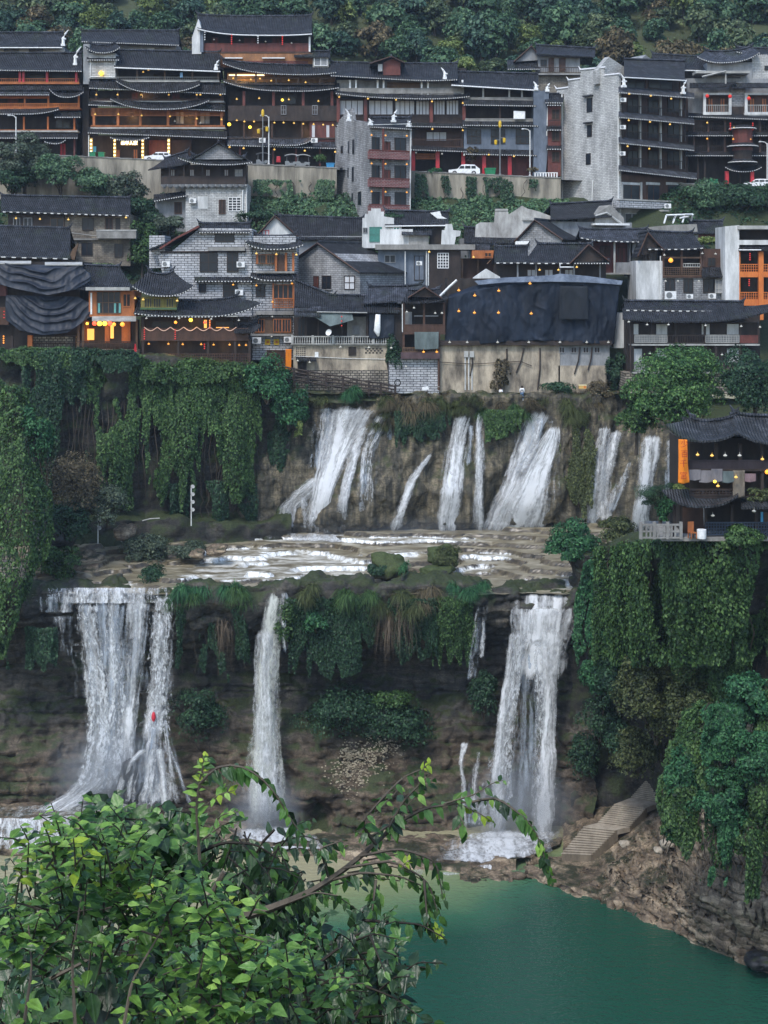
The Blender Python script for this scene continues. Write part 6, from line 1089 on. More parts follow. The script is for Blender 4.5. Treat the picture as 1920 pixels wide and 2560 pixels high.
# hillside: individual trees in five shapes, placed by hand-set bands
HT = []
for v in range(6):
    C, N, (cl, R_) = crown(2600, 3.1, 3.1, 2.7, 15+v, 300+v, .4); C[:, 2] += 3.2; o = leaves('crown', C, N, .5, L_hill[0], None, r=np.random.default_rng(v)); m = MB().tube([(0, 0, -1), (.1, 0, 1.6), (0, .1, 3.4)], [.28, .2, .1], 6)
    for j in range(5): m.tube([(0, 0, 1.6), tuple(Vector(cl[j])*.7+Vector((0, 0, 3.2)))], [.12, .04], 5)
    HT.append((o.data, m.build('trunk', M_bark).data)); bpy.data.objects.remove(o)
for o in [o for o in COL.objects if o.name.startswith('trunk') and o.parent is None]: bpy.data.objects.remove(o)
def ordn(i): return ORD[i] if i < 15 else f'{i+1}{"st" if (i+1) % 10 == 1 else "nd" if (i+1) % 10 == 2 else "rd" if (i+1) % 10 == 3 else "th"}'
rh = random.Random(5); spots = []
bands = ((262, 26), (270, 30), (277, 32), (284, 34), (291, 34), (299, 34))
def hz(Y): return float(np.interp(Y, (229, 236, 300, 360), (13, 18, 60, 84)))
names = ['lowest', 'second', 'third', 'fourth', 'fifth', 'topmost']
for b, (Y, n) in enumerate(bands):
    row_ = []
    for i in range(n):
        x = (i+.5)/n*2000-40+rh.uniform(-30, 30); yy = Y+rh.uniform(-3, 3); py = HY-hz(yy)/yy*F
        bare = (800 < x < 950 and b < 3) or (1010 < x < 1090 and b < 2) or (1590 < x < 1700 and 0 < b < 3)
        if bare and rh.random() < .8: continue
        if b < 1 and (x < 190 or 200 < x < 440 or 490 < x < 780): continue
        row_.append((x, yy))
    for i, (x, yy) in enumerate(row_):
        me = HT[rh.randrange(6)]; k = rh.choices(range(5), (6, 3, 3, .6, 1.6) if x < 1500 else (4, 4, 2, 2, 1))[0]; sz = rh.uniform(.85, 1.5)*(.8 if k == 4 else 1)
        e = empty('hillside_tree', P(x, HY, yy)+Vector((0, 0, hz(yy)-.4)), rh.uniform(0, 6)); e.scale = (sz*rh.uniform(.9, 1.15), sz, sz*rh.uniform(.8, 1.15))
        c = link('crown', me[0], None, e); t_ = link('trunk', me[1], None, e); c.material_slots[0].link = 'OBJECT'; c.material_slots[0].material = L_hill[k]
        tag(e, f'{["green", "olive", "dark green", "brownish", "yellow green"][k]} {"tall" if sz > 1.2 else "small" if sz < 1 else "rounded"} hill tree, {ordn(i)} from the left in the {names[b]} row', 'tree', 'trees on the wooded hillside')
plant('bush', 'pale yellow green bush above the blue grey inn', 'bush', 1168, 160, 240, 36, 26, 2500, .4, L_hill[4], 12, 401)
r = np.random.default_rng(77); n = 26000; X = r.uniform(-85, 85, n); Y = r.uniform(240, 320, n); C = np.stack([X, Y, np.interp(Y, (229, 236, 300, 360), (13, 18, 60, 84))], 1); f = fbm(C, .09, 3, 8); keep = f > -.1; C = C[keep]; C[:, 2] += 1.4*fbm(C, .2, 2, 3)+.5
tag(leaves('undergrowth', C, np.tile((0., -.5, .8), (len(C), 1)), .7, L_hill[1], None, r=r), 'scrub covering the hillside between the trees', 'undergrowth', kind='stuff')
# ---------------------------------------------------------------- pavilion on the right bank
h = House('pavilion', 'black timber pavilion with upturned roofs on the right cliff, cut by the frame', 'pavilion', 1800, 1346, 116, group='houses of the town')
h.W(M_int, 1700, 2010, 1095, 1346, 2.6, 7); h.B('floor_slab', M_conc, 1655, 2010, 1344, 1353, -.9, 7); h.B('floor_slab', M_dk, 1712, 2010, 1240, 1246, -.3, 3); h.B('floor_slab', M_dk, 1716, 2010, 1172, 1178, -.4, 3)
M_ptile = tiles('pavilion tiles', (.028, .03, .034))
h.RF(1664, 1846, (1100, 1102), (1060, 1048), -1.6, 3.2, (40, 24), (60, 6), mat=M_ptile, dots=False, sag=.22); h.RF(1842, 2040, (1104, 1110), (1044, 1040), -1.5, 3.2, (26, 0), (-10, 0), mat=M_ptile, dots=False, sag=.2)
h.RF(1655, 1846, (1264, 1266), (1236, 1240), -2, 2.3, (40, 30), (62, 2), mat=M_ptile, dots=False, back=False, sag=.2, name='lower_roof'); h.bar('roof_edge', M_conc, ((1716, 1233), (1750, 1241), (1800, 1244), (1846, 1238)), .2, .07); h.RF(1852, 2020, 1268, 1246, -1.4, 2, mat=M_ptile, dots=False, back=False, name='lower_roof')
h.cols((1727, 1790, 1850, 1905), 1108, 1175, -.1, .13, M_dk); h.rail(1718, 2000, 1150, 1174, -.35, worn('purple black board', (.035, .028, .034)), 'solid'); h.cols((1728, 1836, 1905), 1176, 1242, -.1, .12, M_dk); h.rail(1724, 1832, 1222, 1240, -.3, M_dk, 'lattice', step=.25)
h.cols((1686, 1702, 1764, 1830, 1890), 1262, 1346, -.4, .11, M_dk); h.B('wall', M_br, 1703, 1762, 1270, 1340, 1, 1.2); h.rail(1764, 1980, 1305, 1338, -.5, plain('blue black rail', (.03, .045, .07), .5), 'lattice', step=.22); h.bar('post', M_pipe, ((1760, 1268), (1761, 1318)), -.3, .04)
h.B('panel', plain('blue board', (.06, .3, .5), .5), 1902, 1908, 1280, 1309, -.4, -.34); h.B('panel', M_mid, 1910, 1940, 1282, 1310, .3, .4)
def cloth(name, label, cat, rows, mat, group=None, amp=.12, sc=.9, seed=0, nu=50, nv=36, sag=0., parent=None):
    G = loft(rows, nu, nv); u = np.linspace(-1, 1, nu+1)[None]; v = np.linspace(1, 0, nv+1)[:, None]
    G[..., 1] -= amp*fbm(np.stack([G[..., 0]*sc*1.6, G[..., 2]*.35*sc, G[..., 0]*0+seed], -1), 1, 5, 300+seed, .6)+sag*.5*(1-u**2)*v
    if sag: ph = (G[..., 2]-.9*(u-.1)**2*3.2+.5*fbm(G, .35, 2, seed))*.95; cr_ = np.abs(2*(ph-np.floor(ph))-1)**3; G[..., 1] -= .5*cr_*(.35+.65*np.clip(vnoise(G*.5, seed+5)+.5, 0, 1))*(.4+.6*(1-np.abs(u)))
    else: ph = G[..., 0]*.5+.12*G[..., 2]+1.3*fbm(G, .25, 2, seed); G[..., 1] -= amp*.7*np.abs(2*(ph-np.floor(ph))-1)**3
    o = gridmesh(name, G, mat, parent=parent); sol = np.array(G); 
    me = o.data; n = len(me.vertices); bm_v = [tuple(p) for p in G.reshape(-1, 3)]
    if label: tag(o, label, cat, group)
    md = o.modifiers.new('thickness', 'SOLIDIFY'); md.thickness = .03; return o
M_tarp = worn('dark blue tarpaulin', (.014, .021, .036), (.008, .012, .021), .5, .55, .15, (1, 1, 1), .35); M_net = worn('blue netting', (.017, .025, .042), (.007, .01, .016), .35, .65, .3, (1, 1, .6), .2); M_gtarp = worn('grey green tarp', (.12, .155, .155), (.07, .09, .09), .8); M_gcl = worn('grey cloth', (.21, .2, .21), (.13, .125, .135), .8, .9); M_orc = worn('orange cloth', (.8, .24, .015), (.62, .17, .012), .6, .7, .1, (1, 1, .3)); M_redi = plain('red paint', (.4, .03, .01), .6)
cloth('tarpaulin', 'upper dark blue tarpaulin sagging across the house at the left edge', 'tarpaulin', [[(-40, 700, 174.6), (40, 722, 174), (120, 738, 173.6), (190, 724, 173.9), (229, 700, 174.6)], [(-40, 668, 174.8), (60, 672, 174.4), (150, 670, 174.4), (228, 690, 174.7)], [(-40, 655, 174.9), (100, 662, 174.8), (200, 664, 174.9), (226, 684, 174.9)]], M_tarp, 'tarpaulins', .16, .5, 1, 90, 60, sag=.7)
cloth('tarpaulin', 'lower dark blue tarpaulin sagging in deep folds at the left edge', 'tarpaulin', [[(15, 800, 174.4), (50, 826, 174), (110, 838, 173.6), (170, 832, 173.7), (229, 790, 174.6)], [(14, 760, 174.6), (110, 780, 174), (229, 768, 174.7)], [(16, 738, 174.9), (110, 740, 174.7), (196, 742, 174.8), (226, 758, 174.9)]], M_tarp, 'tarpaulins', .16, .5, 2, 90, 60, sag=.8)
nt = [[(1112, 858, 177.3), (1200, 860, 176.8), (1300, 852, 177), (1400, 852, 176.7), (1470, 858, 176.9), (1536, 860, 177.4)], [(1116, 800, 177.2), (1250, 790, 176.7), (1400, 792, 176.8), (1540, 800, 177.3)], [(1120, 745, 177.3), (1180, 728, 177), (1260, 712, 177), (1370, 706, 176.9), (1460, 702, 177), (1550, 708, 177.4)], [(1122, 738, 178), (1180, 716, 178.2), (1250, 700, 178.4), (1380, 694, 178.4), (1396, 688, 178.4), (1470, 694, 178.4), (1552, 704, 178.4)]]
cloth('netting', 'huge dark blue netting wrapped round the wide house above the falls', 'netting', nt, M_net, 'tarpaulins', .3, .45, 3, 130, 80)
cloth('cloth_strip', 'pale blue grey cloth crumpled along the top of the dark netting', 'cloth', [[(1196, 712, 176.7), (1260, 706, 176.6), (1380, 704, 176.5), (1470, 706, 176.6), (1554, 712, 177)], [(1186, 702, 177.6), (1260, 694, 177.6), (1380, 688, 177.4), (1400, 684, 177.4), (1470, 690, 177.5), (1556, 702, 177.8)]], worn('blue grey cloth', (.15, .18, .225), (.06, .075, .1), .8, .7), 'tarpaulins', .2, 1.2, 31, 80, 12)
cloth('netting', 'darker square of netting sewn in right of the middle of the large one', 'netting', [[(1398, 800, 176.2), (1472, 800, 176.2)], [(1400, 715, 176.3), (1470, 716, 176.3)]], worn('black netting', (.011, .015, .022), (.006, .008, .011), .6, .7), 'tarpaulins', .08, 1, 32, 20, 20)
cloth('tarpaulin', 'pale grey green tarpaulin hung below the narrow dark house rail', 'tarpaulin', [[(1037, 873, 176.3), (1065, 874, 176.2), (1096, 872, 176.4)], [(1036, 830, 176.5), (1097, 830, 176.5)]], M_gtarp, 'tarpaulins', .06, 1, 4)
cloth('tarpaulin', 'blue tarpaulin screen at the right end of the terrace', 'tarpaulin', [[(922, 846, 177.5), (950, 847, 177.4), (985, 842, 177.6)], [(923, 784, 177.5), (985, 786, 177.6)]], M_tarp, 'tarpaulins', .05, 1, 5)
cloth('awning', 'grey awning drooping over the terrace', 'awning', [[(786, 792, 176.6), (825, 816, 176.2), (856, 808, 176.4), (884, 800, 176.8)], [(792, 782, 177.2), (880, 782, 177.2)]], M_gtarp, 'tarpaulins', .05, 1, 6)
cloth('cloth_bundle', 'bundle of pale grey cloth hanging beside the open fronted timber house', 'cloth', [[(1608, 655, 186.6), (1625, 664, 186.2), (1640, 650, 186.6)], [(1604, 625, 186.6), (1622, 630, 186), (1644, 625, 186.5)], [(1612, 606, 187), (1640, 608, 187)]], M_gcl, None, .2, 1.6, 7)
for i, (a, b, y0, y1, lb) in enumerate(((1722, 1752, 1174, 1200, 'grey cloth at the left end under the pavilion balcony'), (1748, 1782, 1176, 1206, 'grey cloth, second from the left under the pavilion balcony'), (1778, 1806, 1172, 1204, 'pale grey cloth in the middle under the pavilion balcony'), (1804, 1834, 1178, 1206, 'dark grey cloth left of the long tan curtain'), (1832, 1862, 1176, 1243, 'long tan curtain hanging beside the grey cloths'), (1862, 1890, 1184, 1204, 'dull pink cloth right of the tan curtain'))):
    cloth('hanging_cloth', lb, 'cloth', [[(a, y1, 115.4), ((a+b)/2, y1+2, 115.3), (b, y1-1, 115.4)], [(a, y0, 115.5), (b, y0, 115.5)]], (M_gcl, M_gcl, M_gcl, M_gtarp, worn('tan cloth', (.2, .17, .13)), worn('pink cloth', (.22, .15, .16)))[i], 'cloths hung on the pavilion', .04, 2, 10+i, 14, 14)
bn = cloth('banner', 'tall orange banner with red characters hanging from the pavilion roof', 'banner', [[(1695, 1207, 114.2), (1708, 1210, 114), (1724, 1206, 114.2)], [(1696, 1160, 114.3), (1708, 1160, 114.1), (1720, 1160, 114.3)], [(1696, 1098, 114.4), (1718, 1099, 114.4)]], M_orc, None, .04, 2, 20, 16, 30)
for tx, x, y in (('少', 1711, 1111), ('百', 1711, 1136), ('千', 1709, 1160), ('宮', 1709, 1190)): sign_text(bn, tx, P(x, y, 113.72), .62, M_redi, .012, (R(90), 0, R(rh.uniform(-4, 4))))
cloth('banner', 'small plain orange banner at the foot of the grey block house', 'banner', [[(714, 924, 181.2), (728, 924, 181.2)], [(714, 873, 181.2), (729, 873, 181.2)]], M_orc, None, .03, 1, 21, 10, 20)
cloth('sheet', 'white sheet hung on the balcony of the blue grey inn', 'sheet', [[(1284, 298, 213.8), (1313, 298, 213.8)], [(1284, 277, 213.9), (1313, 278, 213.9)]], M_trim, None, .03, 1, 22, 10, 10); cloth('towel', 'blue towel drying on the top gallery of the orange lit hotel', 'towel', [[(450, 194, 215), (457, 194, 215)], [(450, 181, 215), (457, 181, 215)]], plain('blue cloth', (.15, .28, .42)), None, .03, 1, 23, 6, 8)
cloth('flag', 'small red flag at the right corner of the glowing eatery', 'flag', [[(334, 880, 173.4), (342, 880, 173.4)], [(337, 860, 173.4), (340, 860, 173.4)]], M_crim, None, .05, 2, 24, 6, 10); cloth('cloth_bundle', 'red cloth on a stand in front of the dark restaurant', 'cloth', [[(691, 406, 212.6), (702, 406, 212.6)], [(692, 391, 212.6), (701, 391, 212.6)]], M_crim, None, .1, 2, 25, 8, 8)
# ---- street walls
M_rwall = worn('stained retaining wall', (.36, .33, .27), (.13, .12, .1), .45, .9, .5, (1.6, 1, .22), .1)
for a, b, dz, lb in ((-60, 420, 0, 'pale concrete street wall above the left trees'), (421, 842, 0, 'stained concrete street wall under the dark restaurant'), (1020, 1402, 0, 'overgrown stone street wall under the white car'), (1690, 2000, 0, 'street wall hidden by bushes right of the tall tower')):
    x0, x1 = P(a, 0, 210.45).x, P(b, 0, 210.45).x; m = MB(); n = 16
    for i in range(n):
        xa, xb = x0+(x1-x0)*i/n, x0+(x1-x0)*(i+1)/n; m.box(xa, xb, 210.4, 210.7, 6, roadz((xa+xb)/2)+.15)
    o = m.build('retaining_wall', M_rwall); tag(o, lb, 'wall', 'street walls'); q = MB()
    for i in range(n): xa, xb = x0+(x1-x0)*i/n, x0+(x1-x0)*(i+1)/n; q.box(xa, xb, 210.3, 210.75, roadz((xa+xb)/2)+.15, roadz((xa+xb)/2)+.3)
    q.build('coping', M_conc, o)
def onroad(px, Y): x = (px-960)/F*Y; return Vector((x, Y, roadz(x)+.02))
M_white = plain('white car paint', (.75, .76, .78), .25, 0, .6); M_tyre = plain('tyre', (.015, .015, .015), .8); M_rim = plain('rim', (.35, .35, .36), .3); M_lgt = plain('headlight', (.7, .72, .75), .1); M_tail = plain('tail light', (.4, .02, .02), .2)
def car(label, px, Y, L=4.5, suv=1, flip=1):
    e = empty('parked_car', onroad(px, Y), 0); tag(e, label, 'car', 'cars parked on the street'); H = 1.62 if suv else 1.45
    pr = [(-.5, .25), (-.5, .62), (-.47, .8), (-.22, .95), (-.09, H*.97), (.05, H), (.33, H*.98), (.44, H*.72), (.495, .95), (.5, .4), (.48, .25)]
    bd = [(x*L*flip, z) for x, z in pr]; bd = bd[::-1] if flip > 0 else bd; body = MB(); n = len(bd)
    for y, k in ((-.88, .9), (-.9, .97), (-.6, 1), (.6, 1), (.9, .97), (.88, .9)): pass
    secs = [(-.9, .0), (-.62, 1.), (.62, 1.), (.9, 0.)]
    for y, k in secs: body.v += [(x, y, z if z < .96 else .96+(z-.96)*(.75+.25*k)) for x, z in bd]
    for s in range(3):
        for i in range(n): j = (i+1) % n; body.f.append((s*n+i, s*n+j, (s+1)*n+j, (s+1)*n+i))
    body.f += [tuple(range(n-1, -1, -1)), tuple(range(3*n, 4*n))]; body.build('body', M_white, e)
    for a, b in ((-.17, .0), (.02, .2), (.22, .36)):
        w = MB(); z0, z1 = .98, H*.86; xs_ = [a*L*flip, b*L*flip]
        q = [(xs_[0]+(.09*L*flip*.55 if a == -.17 else .02*flip), z1), (xs_[1]-.02*flip, z1), (xs_[1]+(.05*flip if b == .36 else -.02*flip), z0), (xs_[0]+(0 if a == -.17 else .02*flip), z0)]
        w.prism(q if flip > 0 else q[::-1], -.915, -.86); w.build('side_window', M_glass, e)
    for x in (-.31, .3):
        for y in (-.82, .82):
            t_ = MB(); c = Vector((x*L*flip, y, .34)); t_.tube([c-Vector((0, .11, 0)), c+Vector((0, .11, 0))], .34, 14); o = t_.build('wheel', M_tyre, e); MB().tube([c-Vector((0, .13, 0)), c+Vector((0, .13, 0))], .2, 10).build('rim', M_rim, o)
    MB().box(-.5*L*flip-.01*flip, -.46*L*flip, -.8, -.4, .68, .8).build('headlight', M_lgt, e); MB().box(.49*L*flip, .505*L*flip, -.85, -.6, .75, .95).build('tail_light', M_tail, e)
car('white hatchback car parked outside the glowing hotel entrance', 397, 212.2, 4.1, 0); car('white off road car parked in front of the long grey inn', 1160, 211.9, 4.6, 1); car('white car parked under the round oriel at the far right', 1893, 211.8, 4.3, 0)
M_grn = plain('green plastic', (.02, .2, .09), .5); M_grey = plain('grey metal', (.2, .21, .22), .4, .5); M_yel = plain('yellow paint', (.65, .42, .03), .5)
def bin_(label, px, Y, w=.5, hgt=1., mat=None):
    e = empty('wheelie_bin', onroad(px, Y)); tag(e, label, 'bin', 'bins on the street'); m = MB(); v = [(-w, -w*.9, hgt*.9), (w, -w*.9, hgt*.9), (w, w*.9, hgt*.9), (-w, w*.9, hgt*.9)]; b = [(x*.82, y*.82, .1) for x, y, z in v]; m.v = b+v; m.f = [(3, 2, 1, 0), (4, 5, 6, 7), (0, 1, 5, 4), (1, 2, 6, 5), (2, 3, 7, 6), (3, 0, 4, 7)]
    m.build('body', mat or M_grn, e); MB().box(-w*1.06, w*1.06, -w, w, hgt*.9, hgt).build('lid', mat or M_grn, e)
    for s in (-1, 1): MB().tube([(s*w*.6, -w*.5, .1), (s*w*.6+.06, -w*.5, .1)], .1, 8).build('wheel', M_tyre, e)
bin_('green bin left of the glowing hotel entrance', 232, 212.5, .45, 1.1); bin_('green bin beside the left gold pillar', 254, 212.4, .45, 1.1); bin_('wide green bin right of the white off road car', 1225, 212.2, .8, 1.3); bin_('green bin left of the red pillars at the far right', 1783, 212.6, .55, 1.2); bin_('blue bin at the right end of the stained street wall', 826, 211.6, .6, .95, plain('blue plastic', (.04, .25, .5), .5))
def trike(label, px, Y, canopy):
    e = empty('motor_tricycle', onroad(px, Y)); tag(e, label, 'tricycle', 'tricycles parked on the street'); MB().prism([(-1, .4), (.9, .4), (1, .9), (.3, .95), (.1, .75), (-.3, .75), (-.5, 1.05), (-1, 1.0)], -.45, .45).build('body', M_grey, e)
    for x, y in ((-.8, 0), (.6, -.5), (.6, .5)): MB().tube([(x, y-.06, .28), (x, y+.06, .28)], .28, 12).build('wheel', M_tyre, e)
    for x in (-.75, .85): MB().tube([(x, -.4, .8), (x*.95, -.4, 1.85)], .035, 5).build('post', M_grey, e)
    m = MB(); slab(m, [[(-1.05+2.1*t, y, 1.85+.22*math.sin(math.pi*t)) for t in np.linspace(0, 1, 8)] for y in (-.6, .6)], .05); m.build('canopy', canopy, e); MB().box(-.3, .3, -.3, .3, .75, 1.0).build('seat', M_tyre, e)
trike('tricycle with a grey canopy behind the left street pole', 658, 212, M_grypl); trike('left tricycle with a white canopy before the dark restaurant', 730, 212.3, M_trim); trike('right tricycle with a white canopy before the dark restaurant', 758, 212, M_trim)
def lamppost(label, px, ytop, Y, ornate=False, side=1):
    b = onroad(px, Y) if Y > 210 else P(px, 1000, Y); top = P(px, ytop, Y); H = top.z-b.z; e = empty('street_lamp', b); tag(e, label, 'street lamp', 'street lamps')
    MB().tube([(0, 0, 0), (0, 0, .5), (0, 0, .51), (0, 0, H)], [.2, .18, .1, .08], 8).build('pole', M_grey if ornate else M_pipe, e)
    if ornate:
        MB().lathe([(.1, -.1), (.22, .1), (.22, .7), (.06, 1.)], 0, 0, H, 8).build('finial', M_yel, e)
        for k, s in ((.55, 1), (.72, -1)):
            z = H-H*.25*k-.6; MB().tube([(0, 0, z), (s*.6, 0, z+.1)], .04, 5).build('bracket', M_grey, e); MB().lathe([(.05, .4), (.25, .3), (.2, -.25), (.08, -.35)], s*.62, 0, z-.35, 7).build('lamp_head', M_yel, e)
    else:
        MB().tube([(0, 0, H-.2), (-side*.3, 0, H+.15), (-side*1., 0, H+.25)], .06, 6).build('arm', M_pipe, e); MB().lathe([(.06, .12), (.26, .02), (.2, -.08)], -side*1.05, 0, H+.2, 8).build('lamp_head', M_trim, e)
lamppost('tall pole with yellow lanterns before the dark restaurant', 657, 290, 211, True); lamppost('white street lamp beside the yellow lantern pole', 672, 292, 211.2, False, 1); lamppost('tall pole with yellow lanterns before the blue grey inn', 1250, 318, 211, True); lamppost('white street lamp with a curved arm left of the tall tower', 1325, 326, 211.1); lamppost('white street lamp cut by the right edge', 1918, 358, 211); lamppost('white street lamp in front of the left hotel', 40, 292, 211.2, False, 1)
fe = empty('white_fence', onroad(1365, 210.9)); tag(fe, 'short white balustrade left of the tall tower', 'fence'); m = MB(); m.box(-1.7, 1.7, -.06, .06, .85, .95); m.box(-1.7, 1.7, -.06, .06, .1, .2); m.build('rail', M_trim, fe)
for x in np.linspace(-1.6, 1.6, 9): MB().box(x-.09, x+.09, -.05, .05, .2, .85).build('baluster', M_trim, fe)
# ---- air conditioners, dish and small fittings
M_acw = plain('white casing', (.68, .69, .69), .5)
for x, y, Y, w, lb in ((482, 502, 202.9, 8.5, 'on the pagoda roofed house beside a pale panel'), (415, 660, 182.6, 10, 'at the left end of the grey block house'), (602, 661, 182.6, 10, 'right of the upper middle window of the grey block house'), (598, 731, 182.6, 10, 'right of the lower window of the grey block house'), (642, 851, 182.2, 11, 'left of the two yellow notices'), (720, 849, 182.2, 10, 'right of the two yellow notices'), (656, 351, 213.8, 8, 'behind the left street pole on the restaurant eave'), (786, 351, 213.8, 8, 'on the right eave of the dark restaurant'), (1048, 658, 186.6, 7, 'on the blue grey wall'), (1558, 250, 203.2, 7, 'topmost on the tower house corner'), (1557, 318, 203.2, 7, 'in the middle of the tower house corner'), (1556, 384, 203.2, 7, 'lowest on the tower house corner'), (1669, 515, 203.6, 8, 'on the tower house base balcony'), (1780, 740, 183.4, 9, 'under the right window of the balcony house'), (1676, 738, 183.4, 14, 'wide, under the left window of the balcony house'), (1724, 741, 183.4, 8, 'under the middle window of the balcony house')):
    e = empty('air_conditioner', P(x, y, Y)); k = w/F*Y; tag(e, 'white air conditioner '+lb, 'air conditioner', 'air conditioner units on the walls'); MB().box(-k, k, -.2, .22, -k*.72, k*.72).build('casing', M_acw, e)
    m = MB(); m.tube([(-k*.25, -.23, 0), (-k*.25, -.2, 0)], k*.55, 12); m.build('fan_grille', M_grey, e); m = MB(); m.box(-k*.9, k*.9, -.18, .3, -k*.72-.06, -k*.72); m.build('bracket', M_dk, e)
e = empty('satellite_dish', P(823, 832, 176.9)); tag(e, 'small pale satellite dish on the balustrade', 'satellite dish'); MB().lathe([(.02, 0), (.3, .06), (.42, .16), (.4, .17), (.28, .09), (.02, .03)], 0, 0, 0, 14).build('dish', M_trim, e); MB().tube([(0, 0, -.4), (0, 0, 0)], .04, 5).build('mount', M_grey, e); e.rotation_euler = (R(70), 0, R(-30))
o = MB(); o.tube([(0, 0, -2.7), (-.16, 0, -2), (-.05, 0, 0)], [.12, .42, .3], 10); o = o.build('rolled_sheet', M_trim, None, True); o.location = P(946, 786, 177.1); o.scale = (1, .5, 1); tag(o, 'long white rolled sheet leaning on the blue tarpaulin', 'rolled sheet')
# ---- lanterns
M_lr = emis('red lantern', (1., .06, .03), .1, (.5, .03, .03)); M_ly = emis('glowing yellow lantern', (1., .62, .05), 1.3); M_lrg = emis('glowing red lantern', (1., .08, .04), .9); M_log = emis('glowing orange lantern', (1., .32, .04), .6); M_gold = plain('gold cap', (.5, .33, .05), .4, .4); M_warmb = emis('warm bulb', (1., .6, .2), 4)
def lantern(label, x, y, Y, r, mat, group='round paper lanterns'):
    e = empty('paper_lantern', P(x, y, Y)); k = r/F*Y; tag(e, label, 'lantern', group); MB().lathe([(k*.35, -k*.85), (k*.8, -k*.55), (k, 0), (k*.8, k*.55), (k*.35, k*.85)], 0, 0, 0, 12).build('shade', mat, e, True); MB().lathe([(k*.36, k*.84), (k*.36, k*1.0), (.02, k*1.3)], 0, 0, 0, 8).build('cap', M_gold, e)
for x, y, r_, mt, lb in ((218, 809, 3.6, M_ly, 'small yellow paper lantern at the left end of the eatery row'), (236, 809, 5.5, M_lrg, 'glowing red lantern left of the two yellow ones'), (249, 809, 6.5, M_ly, 'larger glowing yellow lantern in the eatery row'), (262, 809, 6, M_ly, 'second glowing yellow lantern in the eatery row'), (275, 809, 6, M_lrg, 'glowing red lantern right of the two yellow ones'), (285, 811, 5, M_log, 'orange lantern beside the right red one'), (306, 811, 6, M_log, 'dull orange lantern at the right end of the eatery row')): lantern(lb, x, y, 172.8, r_, mt)
for x, y, Y, r_, mt, lb in ((439, 806, 173.2, 4, M_log, 'orange lantern left in the teahouse gallery'), (477, 800, 173.2, 5, M_ly, 'bright warm lantern in the middle of the teahouse gallery'), (513, 806, 173.2, 4, M_lrg, 'red lantern right in the teahouse gallery'), (1677, 651, 183, 6, M_log, 'orange balloon lantern on the lattice balcony'), (1768, 240, 211.6, 5, M_lr, 'red lantern at the left of the first white balcony'), (1825, 241, 211.6, 5, M_lr, 'red lantern at the right of the first white balcony'), (1872, 246, 211.6, 5, M_lr, 'red lantern at the left of the second white balcony'), (253, 183, 215, 6, M_ly, 'round golden lamp on the grey brick panel of the hotel'), (573, 311, 214.8, 4.5, M_ly, 'bright yellow lamp between the two big hotels'), (625, 318, 214.6, 4, M_ly, 'bright lamp behind the left street poles'), (1787, 1204, 114.9, 4, M_ly, 'bright yellow square lantern under the pavilion balcony'), (1918, 1180, 114.6, 6, M_log, 'orange lantern cut by the right edge at the pavilion'), (706, 250, 214.5, 3.5, M_ly, 'yellow green lamp in the middle of the dark gallery')): lantern(lb, x, y, Y, r_, mt)
def string(label, x, y0, y1, Y, n, mat, r=2.1):
    e = empty('lantern_string', P(x, y0, Y)); tag(e, label, 'lantern string', 'hanging strings of little lanterns'); k = r/F*Y; dz = (y1-y0)/F*Y
    MB().tube([(0, 0, .1), (0, 0, -dz)], .02, 4).build('cord', M_dk, e)
    for i in range(n): MB().lathe([(k*.4, -k*.8), (k, 0), (k*.4, k*.8)], 0, 0, -dz*(i+.5)/n, 8).build('lantern', mat, e)
for x, y0, y1, Y, n, mt, lb in ((361, 822, 850, 173, 5, M_lr, 'red lantern string at the left teahouse post'), (438, 822, 850, 173, 5, M_lr, 'red lantern string at the second teahouse post'), (525, 800, 824, 173, 4, M_lr, 'red lantern string inside the teahouse gallery'), (511, 858, 874, 173, 3, M_lr, 'short red lantern string in the lower teahouse gallery'), (579, 86, 112, 217.8, 5, M_lr, 'red lantern string left on the white gabled guesthouse'), (706, 90, 113, 217.8, 5, M_lr, 'red lantern string right on the white gabled guesthouse'), (645, 88, 110, 217.8, 4, M_trim, 'white lantern string in the middle of the white gabled guesthouse'), (512, 78, 102, 217.8, 4, M_trim, 'white lantern string at the white gable'), (10, 775, 798, 174.8, 3, M_lr, 'red lantern string at the left edge'), (9, 838, 860, 174.8, 4, M_log, 'orange lantern string low at the left edge'), (1875, 632, 652, 181, 4, M_lr, 'red lantern string in the upper bay of the orange house'), (1873, 697, 716, 181, 4, M_lr, 'red lantern string in the lower bay of the orange house'), (854, 786, 820, 176.3, 3, M_lr, 'red streamer string on the terrace'), (1826, 306, 326, 211.4, 4, M_lr, 'red lantern string left of the oriel'), (1882, 306, 326, 211.4, 4, M_lr, 'red lantern string right of the oriel')): string(lb, x, y0, y1, Y, n, mt)
lamps('in the third gallery of the orange lit hotel', 214.6, [(x, 237) for x in (241, 294, 353, 422, 492, 501, 551)], 'y'); lamps('in the widest gallery of the orange lit hotel', 214.6, [(238, 286), (296, 286), (354, 289), (425, 291), (492, 297), (554, 299)], 'y'); lamps('in the top gallery of the orange lit hotel', 215, [(371, 175), (358, 180)], 'y'); lamps('bright in the widest hotel gallery', 215.4, [(437, 303), (501, 308)], 'w')
